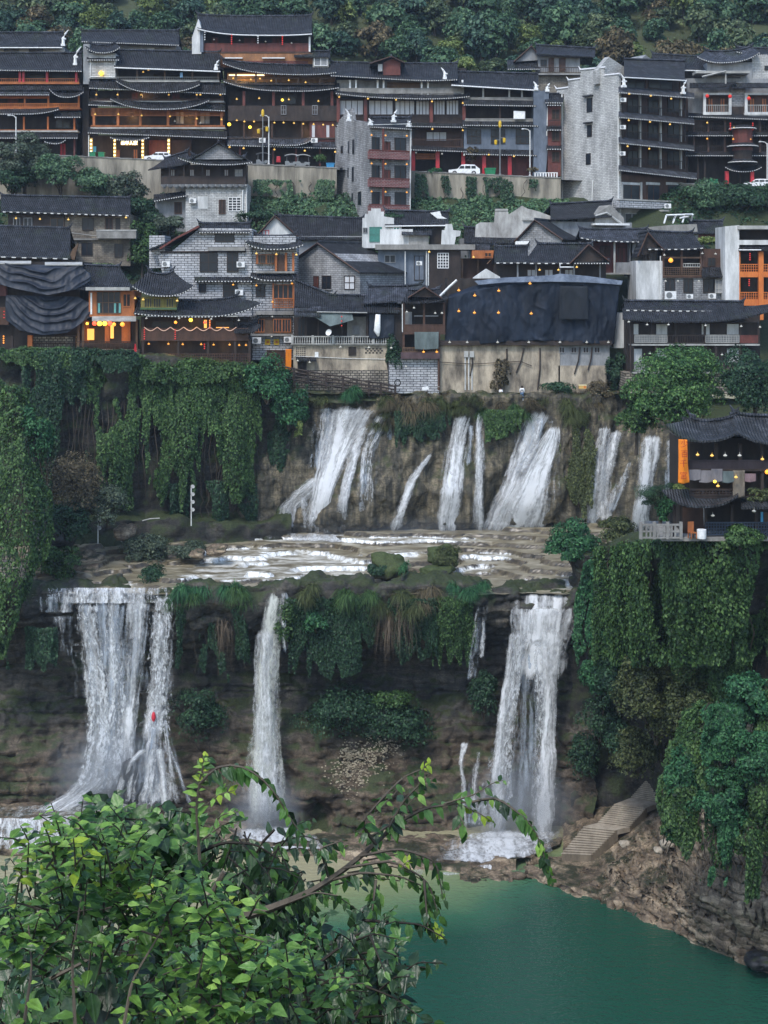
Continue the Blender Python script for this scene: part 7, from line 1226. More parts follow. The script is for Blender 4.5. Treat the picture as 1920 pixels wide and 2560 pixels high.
lamps('in the guesthouse gallery', 218.6, [(535, 99), (599, 101), (664, 104), (729, 108)], 'w', .9); lamps('in the top strip of the dark restaurant', 214.4, [(583, 196), (627, 199), (650, 197), (678, 202), (722, 201), (764, 206)], 'y'); lamps('in the middle gallery of the dark restaurant', 214.6, [(592, 248), (648, 246), (722, 249), (796, 253)], 'y'); lamps('in the lower gallery of the dark restaurant', 214.6, [(592, 301), (611, 304), (635, 304), (686, 307), (709, 307), (735, 308), (758, 310), (784, 311), (808, 312), (832, 313)], 'y'); lamps('under the lowest eave of the dark restaurant', 213.4, [(574, 368), (609, 371), (686, 374), (762, 377), (838, 380)], 'y', 1.1)
lamps('above the curtained storey of the long grey inn', 213.6, [(848, 243), (920, 247), (990, 250), (1080, 254), (1157, 258)], 'y'); lamps('on the third storey of the long grey inn', 213.4, [(1081, 323), (1157, 326)], 'y'); lamps('over the street doors of the long grey inn', 213, [(1040, 382), (1105, 385), (1160, 388)], 'w'); lamps('over the street doors of the blue grey inn', 212.6, [(1222, 387), (1285, 391)], 'y'); lamps('on the front of the old tan brick house', 194.8, [(40, 546), (100, 548), (171, 549), (315, 544)], 'y')
for nm, y in (('top', 339), ('middle', 410), ('lowest', 480)): lamps(f'on the {nm} red balcony floor of the narrow tower', 201.4, [(929, y-1), (964, y), (1017, y+1)], 'o', .95)
for nm, q in (('top', ((1573, 235), (1627, 240), (1678, 247))), ('middle', ((1572, 301), (1625, 305), (1675, 311))), ('third', ((1569, 366), (1623, 372)))): lamps(f'on the {nm} veranda of the tall tower', 202.6, list(q), 'y')
lamps('on the dark galleries under the white balconies', 211.3, [(1768, 307), (1835, 320), (1875, 321)], 'y'); lamps('on the lower dark gallery at the far right', 211.3, [(1768, 347), (1833, 348), (1876, 348)], 'o'); lamps('on the little pavilion room above the teahouse', 173, [(358, 749), (443, 752), (338, 746)], 'y'); lamps('under the teahouse main eave', 172.6, [(366, 796), (448, 796), (528, 798), (597, 801)], 'w', .9); lamps('in the lower teahouse gallery', 173.4, [(372, 860), (421, 860), (457, 861), (503, 861), (534, 862), (574, 862), (598, 863), (615, 863)], 'o', .9)
lamps('at the carved corner of the grey block house', 181.2, [(641, 634), (691, 636), (741, 637)], 'y'); lamps('on the middle floor of the grey block house', 181.6, [(583, 712), (641, 714), (730, 709), (681, 755)], 'o', .9); lamps('under the third floor of the grey block house', 181.4, [(681, 792), (735, 793), (757, 793), (679, 842)], 'w', .9); lamps('at the blue grey flat roofed house', 185, [(1073, 630), (1184, 643), (1250, 644)], 'y'); lamps('on the wide timber house above the netting', 180.4, [(1349, 675), (1396, 675), (1442, 668)], 'y')
lamps('high on the blue netting', 175.8, [(1147, 726), (1187, 739), (1247, 727), (1325, 709)], 'o', 1.2); lamps('halfway down the blue netting', 175.6, [(1147, 778), (1186, 782), (1246, 782), (1328, 784)], 'o', 1.2); lamps('along the foot of the blue netting', 176, [(x, 856) for x in (1124, 1168, 1244, 1322, 1400, 1467, 1521)], 'w', 1.1); lamps('in the narrow dark house', 175.6, [(1017, 780), (1035, 770), (1088, 783), (1105, 783)], 'w'); lamps('at the purple floor of the narrow dark house', 175.8, [(1059, 880), (1092, 880)], 'o', 1.1); lamps('on the pale brick base', 176.6, [(1015, 916)], 'w'); lamps('under the terrace balustrade', 176.8, [(851, 868), (922, 869), (978, 870)], 'w', 1.1); lamps('by the door of the low stone house', 176.6, [(744, 902), (774, 906)], 'w')
lamps('on the lattice balcony', 182.8, [(1661, 638), (1756, 634), (1789, 635)], 'w'); lamps('over the windows below the lattice balcony', 183.2, [(1664, 703), (1695, 703), (1747, 703)], 'w'); lamps('under the white panelled house eave', 171.4, [(1572, 805), (1618, 812), (1671, 812), (1764, 814), (1853, 816), (1900, 818)], 'w'); lamps('on the lower floor of the white panelled house', 172, [(1625, 884), (1805, 887)], 'w')
lamps('high in the pavilion gallery', 114.6, [(1744, 1137), (1780, 1139), (1906, 1148)], 'y', .9); lamps('unlit in the pavilion gallery', 114.4, [(1813, 1139), (1849, 1139)], 'w'); lamps('over the pavilion terrace', 114.6, [(1782, 1289), (1885, 1278)], 'w'); lamps('hanging low under the pavilion balcony', 114.8, [(1795, 1215), (1840, 1193)], 'y', .9)
# ---- pavilion terrace furniture
e = empty('stone_balustrade', P(1652, 1346, 114.9)); tag(e, 'grey stone balustrade with square holes left of the pavilion', 'balustrade'); k = 115/F; m = MB()
for z0, z1 in ((0, .12), (.5, .62), (1.02, 1.16)): m.box(-52*k, 52*k, -.08, .08, z0, z1)
m.build('rail', M_conc, e); m = MB()
for x in np.linspace(-50, 50, 4): MB().box(x*k-.12, x*k+.12, -.13, .13, -.05, 1.32).build('post', M_conc, e)
for x in (-36, -26, -17, -8, 8, 17, 26, 36):
    for z in (.12, .62): MB().box(x*k-.07, x*k+.07, -.06, .06, z, z+.39).build('baluster', M_conc, e)
e = empty('wooden_chair', P(1731, 1346, 114.6), R(20)); tag(e, 'brown high backed wooden chair on the pavilion terrace', 'chair'); MB().box(-.28, .28, -.25, .25, .44, .5).build('seat', M_or, e); MB().box(-.27, .27, .22, .28, .5, 1.3).build('backrest', M_or, e)
for x in (-.24, .24):
    for y in (-.21, .23): MB().box(x-.03, x+.03, y-.03, y+.03, 0, .44).build('leg', M_or, e)
o = MB().lathe([(.36, 0), (.38, .3), (.37, .32), (.38, .7), (.36, .72)], 0, 0, 0, 16).build('drum', M_trim, None); o.location = P(1754, 1346, 114.5); tag(o, 'white banded drum beside the wooden chair', 'drum')
# ---- walkway above the falls: fence, walkers, odds and ends
fp = [(704, 915, 177.4), (735, 922, 177.2), (770, 928, 177.1), (815, 936, 177), (858, 942, 176.9), (892, 950, 176.8), (922, 954, 176.7), (952, 958, 176.6), (988, 966, 176.5)]
e = empty('wooden_fence', P(850, 985, 176.9)); tag(e, 'dark wooden fence with many rails sloping down to the pale brick base', 'fence'); pts = [P(*q)-e.location for q in fp]
for v in pts: MB().box(v.x-.14, v.x+.14, v.y-.14, v.y+.14, v.z-1.75, v.z+.15).build('post', M_dk, e)
for dz in (0, -.42, -.85, -1.3): MB().tube([v+Vector((0, -.05, dz)) for v in pts], .1, 5).build('rail', M_dk, e)
m = MB()
for a, b in zip(pts[:-1], pts[1:]):
    for t_ in (.35, .7): c = a.lerp(b, t_); m = MB().tube([c+Vector((0, -.03, -.42)), c+Vector((.1, -.03, -.85))], .08, 4); m.build('rail', M_dk, e)
path = displaced(loft([[(690, 1000, 176.4), (860, 1005, 176.4), (1000, 1000, 176.4)], [(690, 950, 178.4), (860, 975, 178.2), (1000, 985, 178)]], 60, 14), .25, .6, 71); tag(gridmesh('path', path, M_plaza, smooth=False), 'stony path inside the fence', 'path', kind='structure')
def person(label, x, ybase, Y, H, top, bottom, hair, arms, turn=0):
    e = empty('person', P(x, ybase, Y), turn); tag(e, label, 'person', 'people on the walkway'); s = H/1.72
    J = {'pel': (0, 0, .95), 'wa': (0, 0, 1.12), 'ch': (0, -.01, 1.32), 'nk': (0, 0, 1.48), 'hd': (0, -.02, 1.62), 'tp': (0, -.01, 1.7)}; vs = [J[k] for k in ('pel', 'wa', 'ch', 'nk', 'hd', 'tp')]; rs = [.15, .14, .16, .06, .1, .07]; ed = [(0, 1), (1, 2), (2, 3), (3, 4), (4, 5)]
    def chain(start, pts, rr):
        p = start
        for q, r_ in zip(pts, rr): vs.append(q); rs.append(r_); ed.append((p, len(vs)-1)); p = len(vs)-1
        return p
    for sx in (-1, 1):
        chain(0, [(sx*.1, 0, .88), (sx*.11, -.02, .5), (sx*.11, .02, .09), (sx*.12, -.12, .04)], [.1, .065, .045, .04]); w = chain(2, [(sx*.19, 0, 1.4)]+[(sx*a, b, c) for a, b, c in arms], [.065, .048, .036, .034])
        hw = Vector(vs[w])
        for f in range(4): d = Vector((sx*.01*(f-1.5), -.02, -.05-.006*(f % 2))); i0 = len(vs); chain(w, [tuple(hw+d+Vector((.016*(f-1.5), 0, 0))), tuple(hw+d*1.9+Vector((.018*(f-1.5), -.01, 0)))], [.011, .009])
        chain(w, [tuple(hw+Vector((-sx*.035, -.02, -.02))), tuple(hw+Vector((-sx*.045, -.035, -.045)))], [.012, .01])
    def grow(name, ids, pad, mat, root=0):
        me = bpy.data.meshes.new(name); mp = {i: k for k, i in enumerate(ids)}; me.from_pydata([tuple(c*s for c in vs[i]) for i in ids], [(mp[a], mp[b]) for a, b in ed if a in mp and b in mp], []); o = link(name, me, mat, e)
        md = o.modifiers.new('skin', 'SKIN'); 
        if not me.skin_vertices: me.attributes
        if len(me.skin_vertices) == 0: bpy.context.view_layer.objects.active = o; bpy.ops.mesh.customdata_skin_add()
        for k, i in enumerate(ids): sv = me.skin_vertices[0].data[k]; sv.radius = ((rs[i]+pad)*s,)*2; sv.use_root = (k == 0)
        o.modifiers.new('smooth', 'SUBSURF').levels = 2; o.modifiers['smooth'].render_levels = 2; return o
    M_skin = MATS.setdefault('skin', plain('skin', (.45, .28, .2), .5)); body = grow('body', list(range(len(vs))), 0, M_skin)
    n_leg = 4; legA = list(range(6, 10)); st = 6+4+4+8+2; legB = list(range(st, st+4)); armA = list(range(10, 13)); armB = list(range(st+4, st+7))
    grow('trousers', [0]+legA[:3]+legB[:3], .022, bottom); grow('jacket', [0, 1, 2]+armA+armB, .026, top)
    for sx in (-1, 1): MB().box(sx*.12*s-.05*s, sx*.12*s+.05*s, -.19*s, .08*s, 0, .08*s).build('shoe', M_trim, e)
    m = MB().lathe([(.03, .125), (.085, .1), (.118, .03), (.115, -.03), (.1, -.1), (.06, -.14)], 0, .025, 1.63, 12); m.v = [(a*s, (b*1.05)*s, c*s) for a, b, c in m.v]; m.build('hair', hair, e, True)
    m = MB(); m.tube([(0, -.105*s, 1.63*s), (0, -.135*s, 1.595*s)], [.012*s, .018*s], 6); m.build('nose', M_skin, e)
    for sx in (-1, 1): MB().lathe([(.005, -.012), (.014, 0), (.005, .012)], sx*.036*s, -.108*s, 1.635*s, 8).build('eye', M_tyre, e); MB().lathe([(.01, -.03), (.022, 0), (.01, .03)], sx*.105*s, .0, 1.62*s, 6).build('ear', M_skin, e)
    MB().box(-.025*s, .025*s, -.112*s, -.1*s, 1.565*s, 1.575*s).build('mouth', M_redi, e); return e
M_jean = plain('blue jeans', (.1, .17, .27), .8); M_blk = plain('black cloth', (.02, .02, .022), .8); M_hair = plain('black hair', (.012, .01, .01), .6)
w1 = person('person in a white printed jacket and blue jeans, seen from behind', 1305, 1001, 176.2, 1.78, M_trim, M_jean, M_hair, [(.26, .02, 1.15), (.24, -.1, .95), (.22, -.14, .88)], R(180)); MB().lathe([(.09, -.004), (.1, 0), (.09, .004)], 0, 0, 0, 12).build('print', M_grey, w1); bpy.data.objects['print'].rotation_euler = (R(90), 0, 0); bpy.data.objects['print'].location = (.02, .2, 1.28)
person('person in a white top with folded arms beside the low rocks', 1252, 1000, 176.3, 1.5, M_trim, M_blk, M_hair, [(.25, -.05, 1.14), (.05, -.2, 1.18), (-.04, -.2, 1.2)], R(15))
m = MB(); n = 18
for i in range(n):
    for j in range(6): a, b = 2*math.pi*i/n, 2*math.pi*j/6; m.v.append(((.36+.07*math.cos(b))*math.cos(a), .07*math.sin(b), (.36+.07*math.cos(b))*math.sin(a)))
m.f = [(i*6+j, i*6+(j+1) % 6, ((i+1) % n)*6+(j+1) % 6, ((i+1) % n)*6+j) for i in range(n) for j in range(6)]; o = m.build('tyre', M_tyre); o.location = P(994, 957, 176.4); tag(o, 'black tyre hung at the end of the wooden fence', 'tyre')
e = empty('sign_board', P(1064, 975, 176.3)); tag(e, 'small white board propped on a pole below the pale brick base', 'sign'); o = MB().box(-.4, .4, -.03, .03, 0, .42).build('board', M_trim, e); o.rotation_euler = (0, R(-10), 0); MB().tube([(.4, 0, .2), (1.7, 0, .42)], .04, 5).build('pole', M_slab, e)
e = empty('crate', P(1456, 972, 176.6)); tag(e, 'yellow and orange crate by the stained wall', 'crate'); MB().box(-.45, .45, -.3, .3, .04, .4).build('box', plain('crate yellow', (.62, .4, .12), .6), e); MB().box(-.5, .5, -.34, .34, .4, .5).build('lid', plain('crate rim', (.7, .6, .35), .6), e); MB().box(.1, .4, -.31, -.3, .1, .36).build('panel', M_orb, e)
# ---- floodlight poles on the shelf
for x, y0, y1, Y, lb in ((478, 1306, 1214, 168.5, 'thin pole with four pale floodlights under the broad creeper'), (245, 1350, 1258, 163.5, 'thin pole with four floodlights on the left rocks')):
    e = empty('floodlight_pole', P(x, y0, Y)); H = (y0-y1)/F*Y; tag(e, lb, 'floodlight pole', 'floodlight poles'); MB().tube([(0, 0, -.4), (0, 0, H)], .07, 6).build('pole', M_pipe, e)
    for k in range(4): o = MB().lathe([(.08, -.12), (.22, .05), (.24, .2), (.05, .22)], 0, 0, 0, 9).build('floodlight', M_slab, e); o.location = (.17, -.15, H-.15-k*.9); o.rotation_euler = (R(60), 0, R(20))
o = MB().tube([(0, 0, 0), (.9, -.1, .25), (2., 0, .3)], .07, 5).build('plank', M_slab); o.location = P(356, 1302, 166.5); tag(o, 'pale plank lying on the left ledge', 'plank')
o = MB().tube([(0, 0, 0), (.1, 0, 6.)], [.22, .18], 8).build('concrete_post', M_conc); o.location = P(33, 1020, 168); tag(o, 'bare concrete post rising from the left bank creeper', 'post')
o = MB().lathe([(.12, -.5), (.22, -.2), (.2, .2), (.1, .45)], 0, 0, 0, 9).build('red_float', plain('red plastic', (.55, .03, .05), .5)); o.location = P(384, 1791, 148); tag(o, 'red float caught in the lacy fall', 'float')
# ---- stone stairs
M_step = worn('stair stone', (.40, .35, .28), (.24, .205, .16), 1, .9, .3); M_riser = worn('stair riser', (.2, .165, .12), (.12, .1, .075), 1, .9, .3)
e = empty('stone_stairs', P(1470, 2135, 139)); tag(e, 'three flights of pale stone steps climbing the bank under the bush', 'stairs')
FL = (((1404, 2137, 141), (1463, 2065, 143), (1478, 2140), (1544, 2074), 12), ((1496, 2057, 143.79), (1539, 2009, 145.2), (1575, 2067), (1617, 2019), 10), ((1578, 1994, 146.9), (1615, 1952, 148.1), (1650, 2006), (1690, 1964), 10))
prev = None
for (l0, l1, r0, r1, n) in FL:
    a0, a1 = P(*l0), P(*l1); b0, b1 = P(r0[0], r0[1], -a0.z*F/(r0[1]-HY)), P(r1[0], r1[1], -a1.z*F/(r1[1]-HY))
    if prev: m = MB(); slab(m, [[prev[0]-e.location, prev[1]-e.location], [a0-e.location, b0-e.location]], .5); m.build('landing', M_step, e)
    for i in range(n):
        p, q, p2, q2 = a0.lerp(a1, i/n), b0.lerp(b1, i/n), a0.lerp(a1, (i+1)/n), b0.lerp(b1, (i+1)/n); dz = Vector((0, 0, p2.z-p.z)); p, q = p+dz, q+dz; d = (p2-p)*.25; d.z = 0
        m = MB(); slab(m, [[p-d*.5-e.location, q-d*.5-e.location], [p2+d-e.location, q2+d-e.location]], .07); o = m.build('step', M_step, e); m = MB(); slab(m, [[p+d*.25-e.location-Vector((0, 0, .07)), q+d*.25-e.location-Vector((0, 0, .07))], [p2+d-e.location-Vector((0, 0, .07)), q2+d-e.location-Vector((0, 0, .07))]], 1.1); m.build('riser', M_riser, o)
    prev = (a1, b1)
# ---- boulders and slabs
def boulder(label, px, py, Y, rx, rz, mat, seed, flat=1., name='boulder', group='rocks by the water', depth=1.):
    n, m_ = 28, 18; th = np.linspace(0, 2*math.pi, n, endpoint=False); ph = np.linspace(-math.pi/2, math.pi/2, m_); T, H_ = np.meshgrid(th, ph); d = np.stack([np.cos(T)*np.cos(H_), np.sin(T)*np.cos(H_), np.sin(H_)], -1)
    k = Y/F; r_ = 1+.35*fbm(d*1.3, 1, 3, seed)+.12*vnoise(d*4, seed+3); G = np.sign(d)*np.abs(d)**flat*r_[..., None]*np.array((rx*k, rx*k*depth, rz*k)); V = G.reshape(-1, 3); idx = np.arange(n*m_).reshape(m_, n)
    Q = np.stack([idx[:-1], np.roll(idx, -1, 1)[:-1], np.roll(idx, -1, 1)[1:], idx[1:]], -1).reshape(-1, 4); o = link(name, npmesh(name, V, quads=Q), mat); o.location = P(px, py, Y); tag(o, label, 'rock', group); return o
M_wet = rock('wet dark rock', ((.008, .009, .011), (.025, .026, .028), (.06, .06, .06)), moss=.1, rough=.35, sc=.8); M_mossy = rock('mossy rock', ((.02, .022, .012), (.07, .062, .04), (.16, .13, .09)), moss=.5, mosscol=(.06, .085, .025), sc=.8)
boulder('dark wet boulder splitting the lacy fall', 322, 1955, 147.6, 32, 62, M_wet, 1); boulder('large mossy boulder in the middle of the river shelf', 972, 1418, 157, 48, 34, M_mossy, 2); boulder('brown ridge of rock right of the mossy boulder', 1015, 1436, 157, 42, 16, M_bank, 3); boulder('green mossed rock on the river shelf', 1115, 1395, 158, 42, 30, M_mossy, 4); boulder('low mossed rock under the green one', 1090, 1430, 156, 50, 20, M_mossy, 5)
plant('bush', 'small green bush growing on the middle shelf boulder', 'bush', 945, 1422, 156, 30, 24, 2200, .2, L_dark, 10, 501); plant('bush', 'moss cushion of leaves on the green shelf rock', 'bush', 1118, 1392, 157, 40, 24, 2600, .18, L_olive, 12, 502)
for i, (x, y, Y, rx, rz, mt, lb) in enumerate(((210, 1395, 161, 40, 20, M_bank, 'tan block rock on the left of the shelf'), (205, 1430, 158, 34, 16, M_bank, 'lower tan rock beside the left bank bush'), (315, 1330, 165, 26, 20, M_bank, 'pale standing block under the left floodlight pole'), (545, 1375, 163, 26, 13, M_bank, 'rock block at the left end of the rapids'), (494, 1385, 162, 18, 11, M_bank, 'small pale block by the low grey bush'), (130, 1330, 158, 50, 40, M_wet, 'dark rock mass at the left bank foot'),
        (1172, 2184, 138.6, 26, 16, M_bank, 'brown rock left of the cascade into the pool'), (1225, 2202, 137.2, 10, 7, M_bank, 'small round rock in the cascade'), (1668, 2108, 131, 16, 10, M_step, 'pale boulder under the creeper mound'), (1648, 2126, 131.5, 12, 8, M_step, 'small pale boulder on the scree'), (1560, 2108, 137, 12, 7, M_step, 'small pale stone right of the lowest steps'), (1900, 2400, 118, 34, 18, M_wet, 'dark rock at the water, right edge'), )):
    boulder(lb, x, y, Y, rx, rz, mt, 20+i, .7 if rz < rx*.5 else .85)
r = np.random.default_rng(9); n = 1100; pp = []
for i in range(n):
    x = r.uniform(1440, 1760); y = r.uniform(2040, 2260)
    Yb = lookup(BANK, x, y); pp.append(P(x, y, Yb-.05))
m = MB()
for p in pp:
    s_ = r.uniform(.03, .11)*(1+r.random()**3); a = [p+Vector(r.normal(0, 1, 3))*s_ for _ in range(4)]; b = len(m.v); m.v += [tuple(q) for q in a]; m.f += [(b, b+1, b+2), (b, b+2, b+3), (b, b+3, b+1), (b+1, b+3, b+2)]
tag(m.build('rubble', M_bank), 'loose stones scattered over the bank beside the stairs', 'rubble', kind='stuff')
r = np.random.default_rng(12); m = MB()
for i in range(800):
    t_ = r.random(); x = 850+130*t_+r.normal(0, 22); y = 1955-110*t_+r.normal(0, 22)
    if r.random() < .2: x, y = 870+r.normal(0, 9), 1890+r.normal(0, 14)
    Yb = lookup(LOW, x, y)-.06; p = P(x, y, Yb); w = r.uniform(.04, .17); b = len(m.v); k = 6; m.v += [(p.x+w*math.cos(6.283*j/k)*r.uniform(.6, 1.2), p.y-.06, p.z+w*.6*math.sin(6.283*j/k)*r.uniform(.6, 1.2)) for j in range(k)]+[(p.x, p.y+.25, p.z)]; m.f += [tuple(range(b, b+k))]+[(b+(j+1) % k, b+j, b+k) for j in range(k)]
tag(m.build('pale_flakes', worn('pale lime flakes', (.44, .39, .29), (.24, .2, .14), 2, .9)), 'crust of pale lime flakes on the brown rock below the overhang', 'lime crust', kind='stuff')
# ---------------------------------------------------------------- foreground shrubs
def bigleaves(name, C, T, N, L, mat, parent, W=.55, r=rng, curl=.18):
    n = len(C); T = T/np.linalg.norm(T, axis=1, keepdims=True); N = N-T*(N*T).sum(1, keepdims=True); N /= np.linalg.norm(N, axis=1, keepdims=True)+1e-9; B = np.cross(N, T); L = np.asarray(L)[:, None]
    tm = [(0, 0, 0), (.3, 0, -.03), (.65, 0, -.03), (1, 0, -.0), (.14, .3, .05), (.4, .5, .1), (.74, .27, .06), (.14, -.3, .05), (.4, -.5, .1), (.74, -.27, .06)]
    fc = [(0, 1, 4, 4), (4, 1, 5, 5), (1, 2, 6, 5), (2, 3, 6, 6), (0, 7, 1, 1), (7, 8, 1, 1), (1, 8, 9, 2), (2, 9, 3, 3)]
    V = np.stack([C+T*L*a+B*L*W*b+N*L*(c-curl*a*a) for a, b, c in tm], 1).reshape(-1, 3); q = []
    for f in fc: q.append(f)
    F3 = [(0, 1, 4), (4, 1, 5), (2, 3, 6), (0, 7, 1), (7, 8, 1), (2, 9, 3)]; F4 = [(1, 2, 6, 5), (1, 8, 9, 2)]
    tri = np.array(F3+[(1, 2, 6), (1, 6, 5), (1, 8, 9), (1, 9, 2)]); Q = (np.arange(n)[:, None, None]*10+tri[None]).reshape(-1, 3)
    o = link(name, npmesh(name, V, quads=Q, smooth=True), mat, parent); o.data.attributes.new('rib', 'FLOAT', 'POINT').data.foreach_set('value', np.tile(np.array((1, 1, 1, 1, 0, 0, 0, 0, 0, 0), np.float32), n)); return o
L_f = leafmat('young leaves', (.045, .1, .018), (.105, .21, .036), (.2, .32, .07), .32, .4, .4, .9, True); L_m = leafmat('mid leaves', (.018, .05, .014), (.045, .11, .026), (.09, .18, .04), .3, .38, .45, .9, True); L_d = leafmat('dark and shaded leaves', (.008, .02, .009), (.022, .05, .02), (.05, .095, .035), .25, .36, .45, .9, True); L_y = leafmat('yellow green tips', (.09, .15, .015), (.17, .25, .025), (.27, .34, .04), .35, .45, .3, .9, True)  # L_d also carries the shade deep inside the shrubs as leaf colour
M_twig = worn('twig', (.12, .1, .075), (.06, .05, .04), 4, .85, .3); M_twigd = worn('dark twig', (.04, .033, .025), (.02, .017, .014), 4, .85, .3)
class Shrub:
    def __init__(s, label, base, seed, cat='shrub'):
        s.o = P(*base); s.e = empty('leafy_shrub', s.o); tag(s.e, label, cat, 'foreground shrubs'); s.r = np.random.default_rng(seed); s.b = {}; s.m = MB()
    def bez(s, pts, n=24):
        q = np.array(pts, float); ln = np.concatenate([[0], np.cumsum(np.hypot(*np.diff(q[:, :2], axis=0).T))]); t = np.linspace(0, ln[-1], n); c = np.stack([np.interp(t, ln, q[:, k]) for k in range(3)], 1)
        for _ in range(3): c[1:-1] = (c[:-2]+2*c[1:-1]+c[2:])/4
        return np.array([P(*p) for p in c])
    def spray(s, pts, nl, L, mats, rad=.012, alt=True, hang=.2, up=.6, start=.1, skip=.0, W=.55, flat=False):
        c = s.bez(pts); s.m.tube([Vector(p)-s.o for p in c[::2]], list(np.linspace(rad, rad*.35, len(c[::2]))), 5)
        for i in range(nl):
            t = start+(1-start)*(i+.5)/nl; k = t*(len(c)-1); a = int(min(k, len(c)-2)); p = c[a]+(c[a+1]-c[a])*(k-a); d = c[a+1]-c[a]; d /= np.linalg.norm(d)+1e-9
            if s.r.random() < skip: continue
            side = np.cross(d, (0, -.6, .8)); side /= np.linalg.norm(side)+1e-9; sg = (1 if i % 2 else -1)
            T = d*s.r.uniform(.35, .8)+side*sg*s.r.uniform(.5, 1)+np.array((0, 0, -hang))+s.r.normal(0, .25, 3); N = np.array((0, -.55, up))+s.r.normal(0, .3, 3); l = L*s.r.uniform(.5, 1.45)*(1-.4*t)
            if flat: f_ = s.r.uniform(0, 6.283); T = np.array((math.cos(f_), math.sin(f_)*.8, s.r.normal(.05, .18))); N = np.array((0, -.3, 1.))+s.r.normal(0, .22, 3)
            m = mats[s.r.integers(len(mats))]; s.b.setdefault(m.name, (m, []))[1].append((p-np.array(s.o), T, N, l, W))
    def cloud(s, poly, Y, n, ln, nl, L, mats, up=(-.2, -1.), hang=.15, rad=.006, spread=.9, **k):
        """twigs started at random inside a pixel polygon, each carrying leaves"""
        px = [p[0] for p in poly]; py = [p[1] for p in poly]; cnt = 0
        while cnt < n:
            x, y = s.r.uniform(min(px), max(px)), s.r.uniform(min(py), max(py)); ins = False; j = len(poly)-1
            for i in range(len(poly)):
                if (py[i] > y) != (py[j] > y) and x < (px[j]-px[i])*(y-py[i])/(py[j]-py[i])+px[i]: ins = not ins
                j = i
            if not ins: continue
            cnt += 1; a = math.atan2(up[1], up[0])+s.r.normal(0, spread); l = ln*s.r.uniform(.6, 1.3); Y_ = s.r.uniform(*Y); dx, dy = math.cos(a)*l, math.sin(a)*l
            s.spray([(x, y, Y_), (x+dx*.5, y+dy*.6, Y_-.1), (x+dx, y+dy+abs(dx)*.25, Y_-.25)], nl, L, mats, rad, hang=hang, start=.15, **k)
    def done(s, bark):
        for m, L in s.b.values():
            A = [np.array([q[i] for q in L]) for i in range(4)]; bigleaves('foliage', A[0], A[1], A[2], A[3], m, s.e, L[0][4], s.r)
        s.m.build('branch', bark, s.e); return s.e
a = Shrub('pale green leafy shrub filling the lower left corner', (350, 2560, 6.8), 1)
a.cloud([(70, 2150), (160, 2095), (330, 2120), (440, 2200), (360, 2290), (160, 2290)], (6.2, 7.2), 60, 120, 10, .082, [L_f, L_f, L_m, L_f], spread=.7, flat=True); a.cloud([(300, 2270), (470, 2250), (620, 2310), (640, 2380), (460, 2400), (300, 2350)], (6.1, 6.9), 42, 120, 10, .085, [L_f, L_f, L_m], spread=.7, flat=True)
a.cloud([(430, 2440), (620, 2390), (800, 2460), (860, 2600), (420, 2600)], (5.8, 6.6), 62, 130, 10, .085, [L_f, L_f, L_m, L_m], spread=.7, flat=True); a.cloud([(-20, 2280), (140, 2250), (300, 2380), (330, 2480), (-20, 2420)], (6.2, 7), 40, 120, 9, .08, [L_f, L_m, L_m], spread=.8, flat=True)
a.cloud([(60, 2150), (300, 2150), (420, 2280), (200, 2300), (20, 2260)], (6.0, 6.6), 14, 100, 9, .07, [L_f, L_y], spread=.7, flat=True); a.cloud([(560, 2300), (640, 2280), (720, 2420), (600, 2440)], (6.2, 6.6), 8, 90, 9, .07, [L_f, L_y], spread=.6, flat=True)
a.spray([(190, 2600, 6.1), (180, 2400, 6.2), (205, 2230, 6.3)], 7, .08, [L_m], .009, flat=True); a.spray([(55, 2600, 6), (80, 2420, 6.1), (70, 2300, 6.2)], 6, .08, [L_f], .009, flat=True); a.spray([(300, 2620, 6), (330, 2450, 6.1), (420, 2300, 6.2)], 8, .08, [L_f], .009, flat=True)
for x, y in ((205, 2260), (20, 2440), (160, 2500), (100, 2540), (345, 2330), (30, 2560), (235, 2450), (270, 2520)): a.spray([(x-30, y+120, 6.6), (x-6, y+30, 6.5), (x+12, y-20, 6.45)], 4, .15, [L_d, L_m], .005, hang=.5, W=.85, start=.4)
a.done(M_twig)
b = Shrub('dark leaves put behind the pale shrub as its inner shade, lower left', (300, 2560, 9.2), 2)  # dark leaf layers stand in for the shaded inside of the pale shrub
b.cloud([(-30, 2270), (120, 2170), (400, 2160), (460, 2240), (420, 2330), (520, 2420), (860, 2480), (860, 2640), (-30, 2640)], (8.2, 10.2), 200, 160, 11, .1, [L_d, L_d, L_m], hang=.4, spread=1.1, rad=.007); b.cloud([(-30, 2420), (500, 2430), (1000, 2520), (1000, 2660), (-30, 2660)], (7.2, 8.2), 110, 150, 11, .1, [L_d, L_d, L_m], hang=.3, spread=1.1, rad=.006)
for x0, y0, x1, y1 in ((150, 2600, 260, 2300), (420, 2600, 330, 2380), (640, 2480, 330, 2420), (60, 2480, 400, 2320), (560, 2180, 360, 2480)): b.spray([(x0, y0, 7.6), ((x0+x1)/2+20, (y0+y1)/2-15, 7.6), (x1, y1, 7.7)], 5, .1, [L_d], .014)
b.done(M_twig)
c = Shrub('mound of broad dark climbing leaves under the lacy fall', (330, 2250, 9), 3, 'climbing plant')
c.cloud([(160, 2180), (220, 2060), (300, 2020), (400, 2030), (470, 2110), (520, 2200), (420, 2230), (250, 2230)], (8.4, 9.2), 90, 80, 8, .12, [L_d, L_m, L_m], up=(-.3, -1), hang=.5, up_=0) if False else c.cloud([(160, 2180), (220, 2060), (300, 2020), (400, 2030), (470, 2110), (520, 2200), (420, 2230), (250, 2230)], (8.4, 9.2), 95, 80, 8, .115, [L_d, L_m, L_m], hang=.5, W=.75)
c.done(M_twigd)
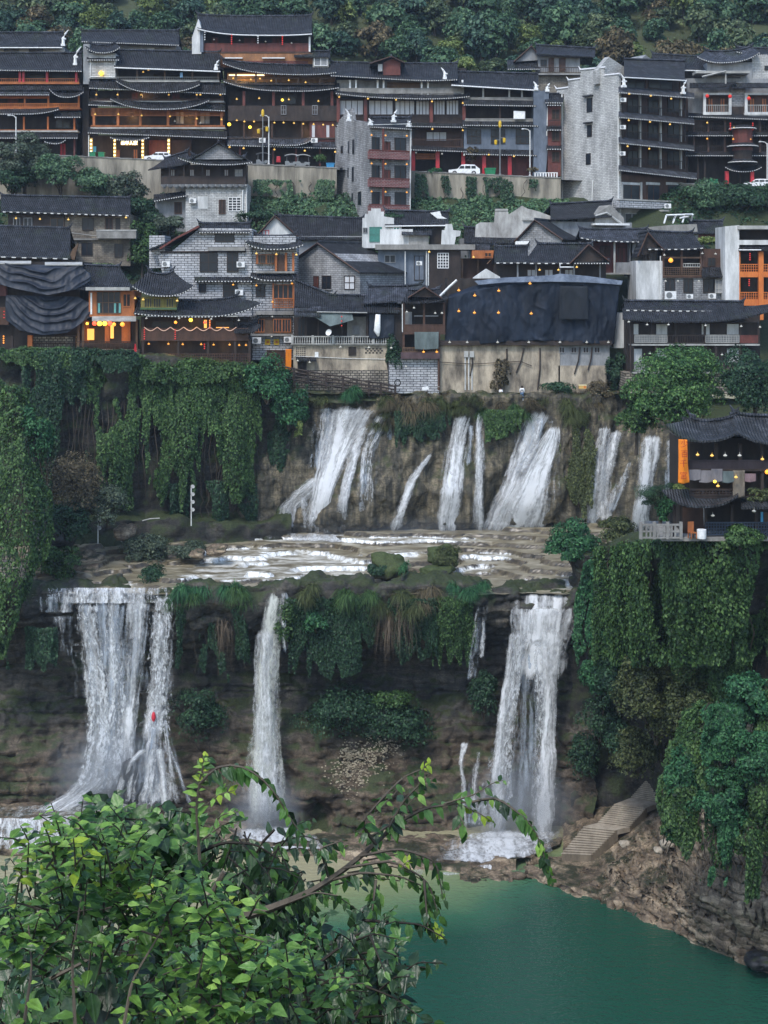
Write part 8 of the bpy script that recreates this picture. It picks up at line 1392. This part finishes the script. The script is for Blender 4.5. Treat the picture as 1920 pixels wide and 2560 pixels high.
d = Shrub('drooping dark shrub with small hanging leaves in the middle', (620, 2450, 8.6), 4)
d.cloud([(520, 2080), (640, 2060), (740, 2110), (780, 2220), (700, 2300), (600, 2230), (480, 2170)], (8, 9), 75, 120, 9, .1, [L_d, L_d, L_m], up=(.2, .6), hang=.9, spread=1.2, rad=.005)
d.spray([(560, 2480, 8.6), (600, 2300, 8.6), (640, 2120, 8.5), (700, 2060, 8.5)], 16, .1, [L_d], .022, hang=.6); d.spray([(500, 2130, 8.4), (560, 2105, 8.3), (640, 2110, 8.3), (700, 2150, 8.3)], 14, .09, [L_d], .012, hang=.9); d.spray([(500, 2500, 8.4), (640, 2340, 8.4), (680, 2500, 8.3)], 8, .1, [L_d], .014, hang=.4); d.done(M_twigd)
f = Shrub('long pale branch reaching right over the pool with hanging leaves', (470, 2330, 7.8), 5)
f.spray([(470, 2310, 7.8), (640, 2285, 7.8), (780, 2230, 7.8), (880, 2160, 7.8), (960, 2090, 7.9), (1010, 2040, 8)], 16, .09, [L_d, L_m], .03, hang=.9, start=.35)
for q in ([(700, 2265, 7.8), (790, 2230, 7.7), (850, 2240, 7.7)], [(830, 2200, 7.8), (900, 2180, 7.7), (1000, 2190, 7.7), (1090, 2230, 7.7)], [(860, 2170, 7.8), (980, 2150, 7.7), (1070, 2200, 7.7), (1100, 2300, 7.7)], [(900, 2140, 7.8), (1000, 2120, 7.7), (1090, 2150, 7.7), (1110, 2260, 7.7)], [(940, 2110, 7.8), (900, 2060, 7.7), (960, 1990, 7.7), (1010, 1940, 7.8), (1075, 1915, 7.8)], [(960, 2090, 7.9), (1010, 2000, 7.9), (1080, 1930, 7.9)], [(820, 2190, 7.8), (800, 2120, 7.7), (860, 2100, 7.7)], [(1010, 2040, 8), (930, 2090, 7.8), (890, 2080, 7.8)], [(940, 2200, 7.7), (930, 2280, 7.6)], [(1060, 2200, 7.7), (1070, 2320, 7.6)]):
    f.spray(q, 15, .085, [L_d, L_m, L_m], .009, hang=1., start=.1); f.spray([(x+8, y+12, Y+.1) for x, y, Y in q], 9, .08, [L_m, L_f], .005, hang=.9, start=.2)
for x, y in ((1060, 1918), (1095, 2340), (1080, 2330), (905, 2340), (1010, 2160)): f.spray([(x-6, y+14, 7.6), (x, y, 7.6), (x+14, y-10, 7.6)], 5, .055, [L_y], .004)
f.done(M_twig)
g = Shrub('sprig arching over the foot of the middle fall with paired leaves', (500, 2120, 7.8), 6)
g.spray([(500, 2150, 7.8), (490, 2020, 7.8), (500, 1940, 7.8), (520, 1890, 7.8)], 22, .085, [L_m, L_f], .01, hang=.3); g.spray([(500, 1960, 7.8), (545, 1912, 7.7), (600, 1912, 7.7), (650, 1940, 7.7), (690, 1985, 7.7), (725, 2045, 7.7), (760, 2095, 7.7)], 34, .095, [L_m, L_m, L_d], .009, hang=.9, start=.05); g.spray([(520, 2010, 7.8), (550, 1985, 7.7), (590, 1975, 7.7)], 9, .07, [L_f, L_y], .005); g.spray([(540, 2050, 7.8), (560, 2035, 7.7), (600, 2028, 7.7)], 8, .07, [L_f, L_m], .005); g.spray([(505, 2100, 7.8), (560, 2060, 7.7), (620, 2050, 7.7)], 9, .075, [L_m], .006); g.spray([(510, 1960, 7.8), (505, 1915, 7.8), (515, 1880, 7.8)], 10, .05, [L_y, L_f], .004); g.done(M_twig)
k = Shrub('long sprig bowing down in front of the massive lower fall', (1010, 2040, 8), 7)
k.spray([(990, 2060, 8), (1060, 2020, 8), (1130, 2010, 8), (1200, 2000, 7.9), (1250, 2000, 7.9)], 16, .085, [L_m, L_d], .01, hang=.8); k.spray([(1180, 2005, 7.9), (1240, 1990, 7.9), (1280, 2020, 7.8), (1320, 2050, 7.8), (1350, 2100, 7.8), (1365, 2160, 7.8), (1385, 2210, 7.8)], 34, .085, [L_m, L_m, L_d, L_f], .008, hang=.9, start=.1); k.spray([(1110, 2010, 8), (1190, 1985, 7.9), (1235, 1955, 7.9), (1265, 1950, 7.9)], 12, .07, [L_m, L_f], .006); k.spray([(1150, 2010, 8), (1210, 2040, 7.9), (1240, 2060, 7.9)], 10, .06, [L_f, L_y], .005, hang=.8); k.spray([(1140, 2015, 8), (1160, 2060, 7.9), (1165, 2090, 7.9)], 6, .09, [L_m], .005, hang=1.); k.done(M_twig)
q = Shrub('low dark sprays along the bottom edge over the green water', (860, 2600, 7.2), 8)
q.cloud([(720, 2380), (860, 2330), (960, 2340), (1000, 2420), (960, 2540), (1000, 2640), (700, 2640)], (6.8, 7.8), 60, 130, 9, .085, [L_d, L_m, L_d], up=(.6, -.2), hang=.7, spread=.9)
for pts in ([(800, 2460, 7.2), (950, 2410, 7.2), (1080, 2420, 7.2)], [(860, 2460, 7.2), (980, 2470, 7.2), (1030, 2540, 7.2)], [(900, 2300, 7.4), (1050, 2310, 7.3), (1120, 2350, 7.3)], [(780, 2420, 7.2), (900, 2330, 7.3), (1000, 2300, 7.3)], [(560, 2440, 6.9), (760, 2440, 6.9), (900, 2430, 6.9)]): q.spray(pts, 12, .085, [L_d, L_d, L_m], .009, hang=.8)
q.done(M_twigd)
# ---------------------------------------------------------------- the damp evening air of the gorge
hz_m = bpy.data.materials.new('haze'); hz_m.use_nodes = True; n_ = hz_m.node_tree.nodes; n_.remove(n_['Principled BSDF'])
pv = n_.new('ShaderNodeVolumePrincipled'); pv.inputs['Color'].default_value = (.66, .8, 1., 1); pv.inputs['Density'].default_value = HAZE; pv.inputs['Anisotropy'].default_value = .2
hz_m.node_tree.links.new(pv.outputs[0], n_['Material Output'].inputs['Volume'])
o = MB().box(-125, 125, -10, 372, -63, 105).build('haze', hz_m); tag(o, 'faint blue haze filling the gorge', 'haze', kind='stuff')
def mist(label, px, py, Y, rx, ry, d):
    t = NT('mist'); t.n.remove(t.b); k = Y/F; tc = t.new('ShaderNodeTexCoord'); ln = t.new('ShaderNodeVectorMath', operation='LENGTH'); t.l(tc.outputs['Object'], ln.inputs[0])
    v = t.new('ShaderNodeVolumePrincipled'); v.inputs['Color'].default_value = (.85, .92, 1, 1); fo = t.math('POWER', t.math('SUBTRACT', 1, ln.outputs['Value'], True), 1.6)
    ns = t.ramp(t.noise(t.co(scale=(1, 1, .5)), 2.2, 4), [(.35, .1), (.65, 1.)]); t.l(t.math('MULTIPLY', t.math('MULTIPLY', fo, ns), d), v.inputs['Density']); t.l(v.outputs[0], t.out.inputs['Volume'])
    m = MB(); m.lathe([(math.sin(math.pi*i/10)+.001, -math.cos(math.pi*i/10)) for i in range(11)], 0, 0, 0, 16); o = m.build('mist', t.m); o.location = P(px, py, Y); o.scale = (rx*k, 3.2, ry*k); tag(o, label, 'mist', kind='stuff')
mist('spray drifting at the foot of the left falls', 270, 1930, 147, 200, 150, .55); mist('spray at the foot of the middle fall', 660, 2030, 147, 120, 130, .65); mist('spray at the foot of the massive fall', 1290, 2020, 146.5, 190, 150, .55); mist('spray at the foot of the upper falls', 1000, 1325, 172, 420, 45, .1)
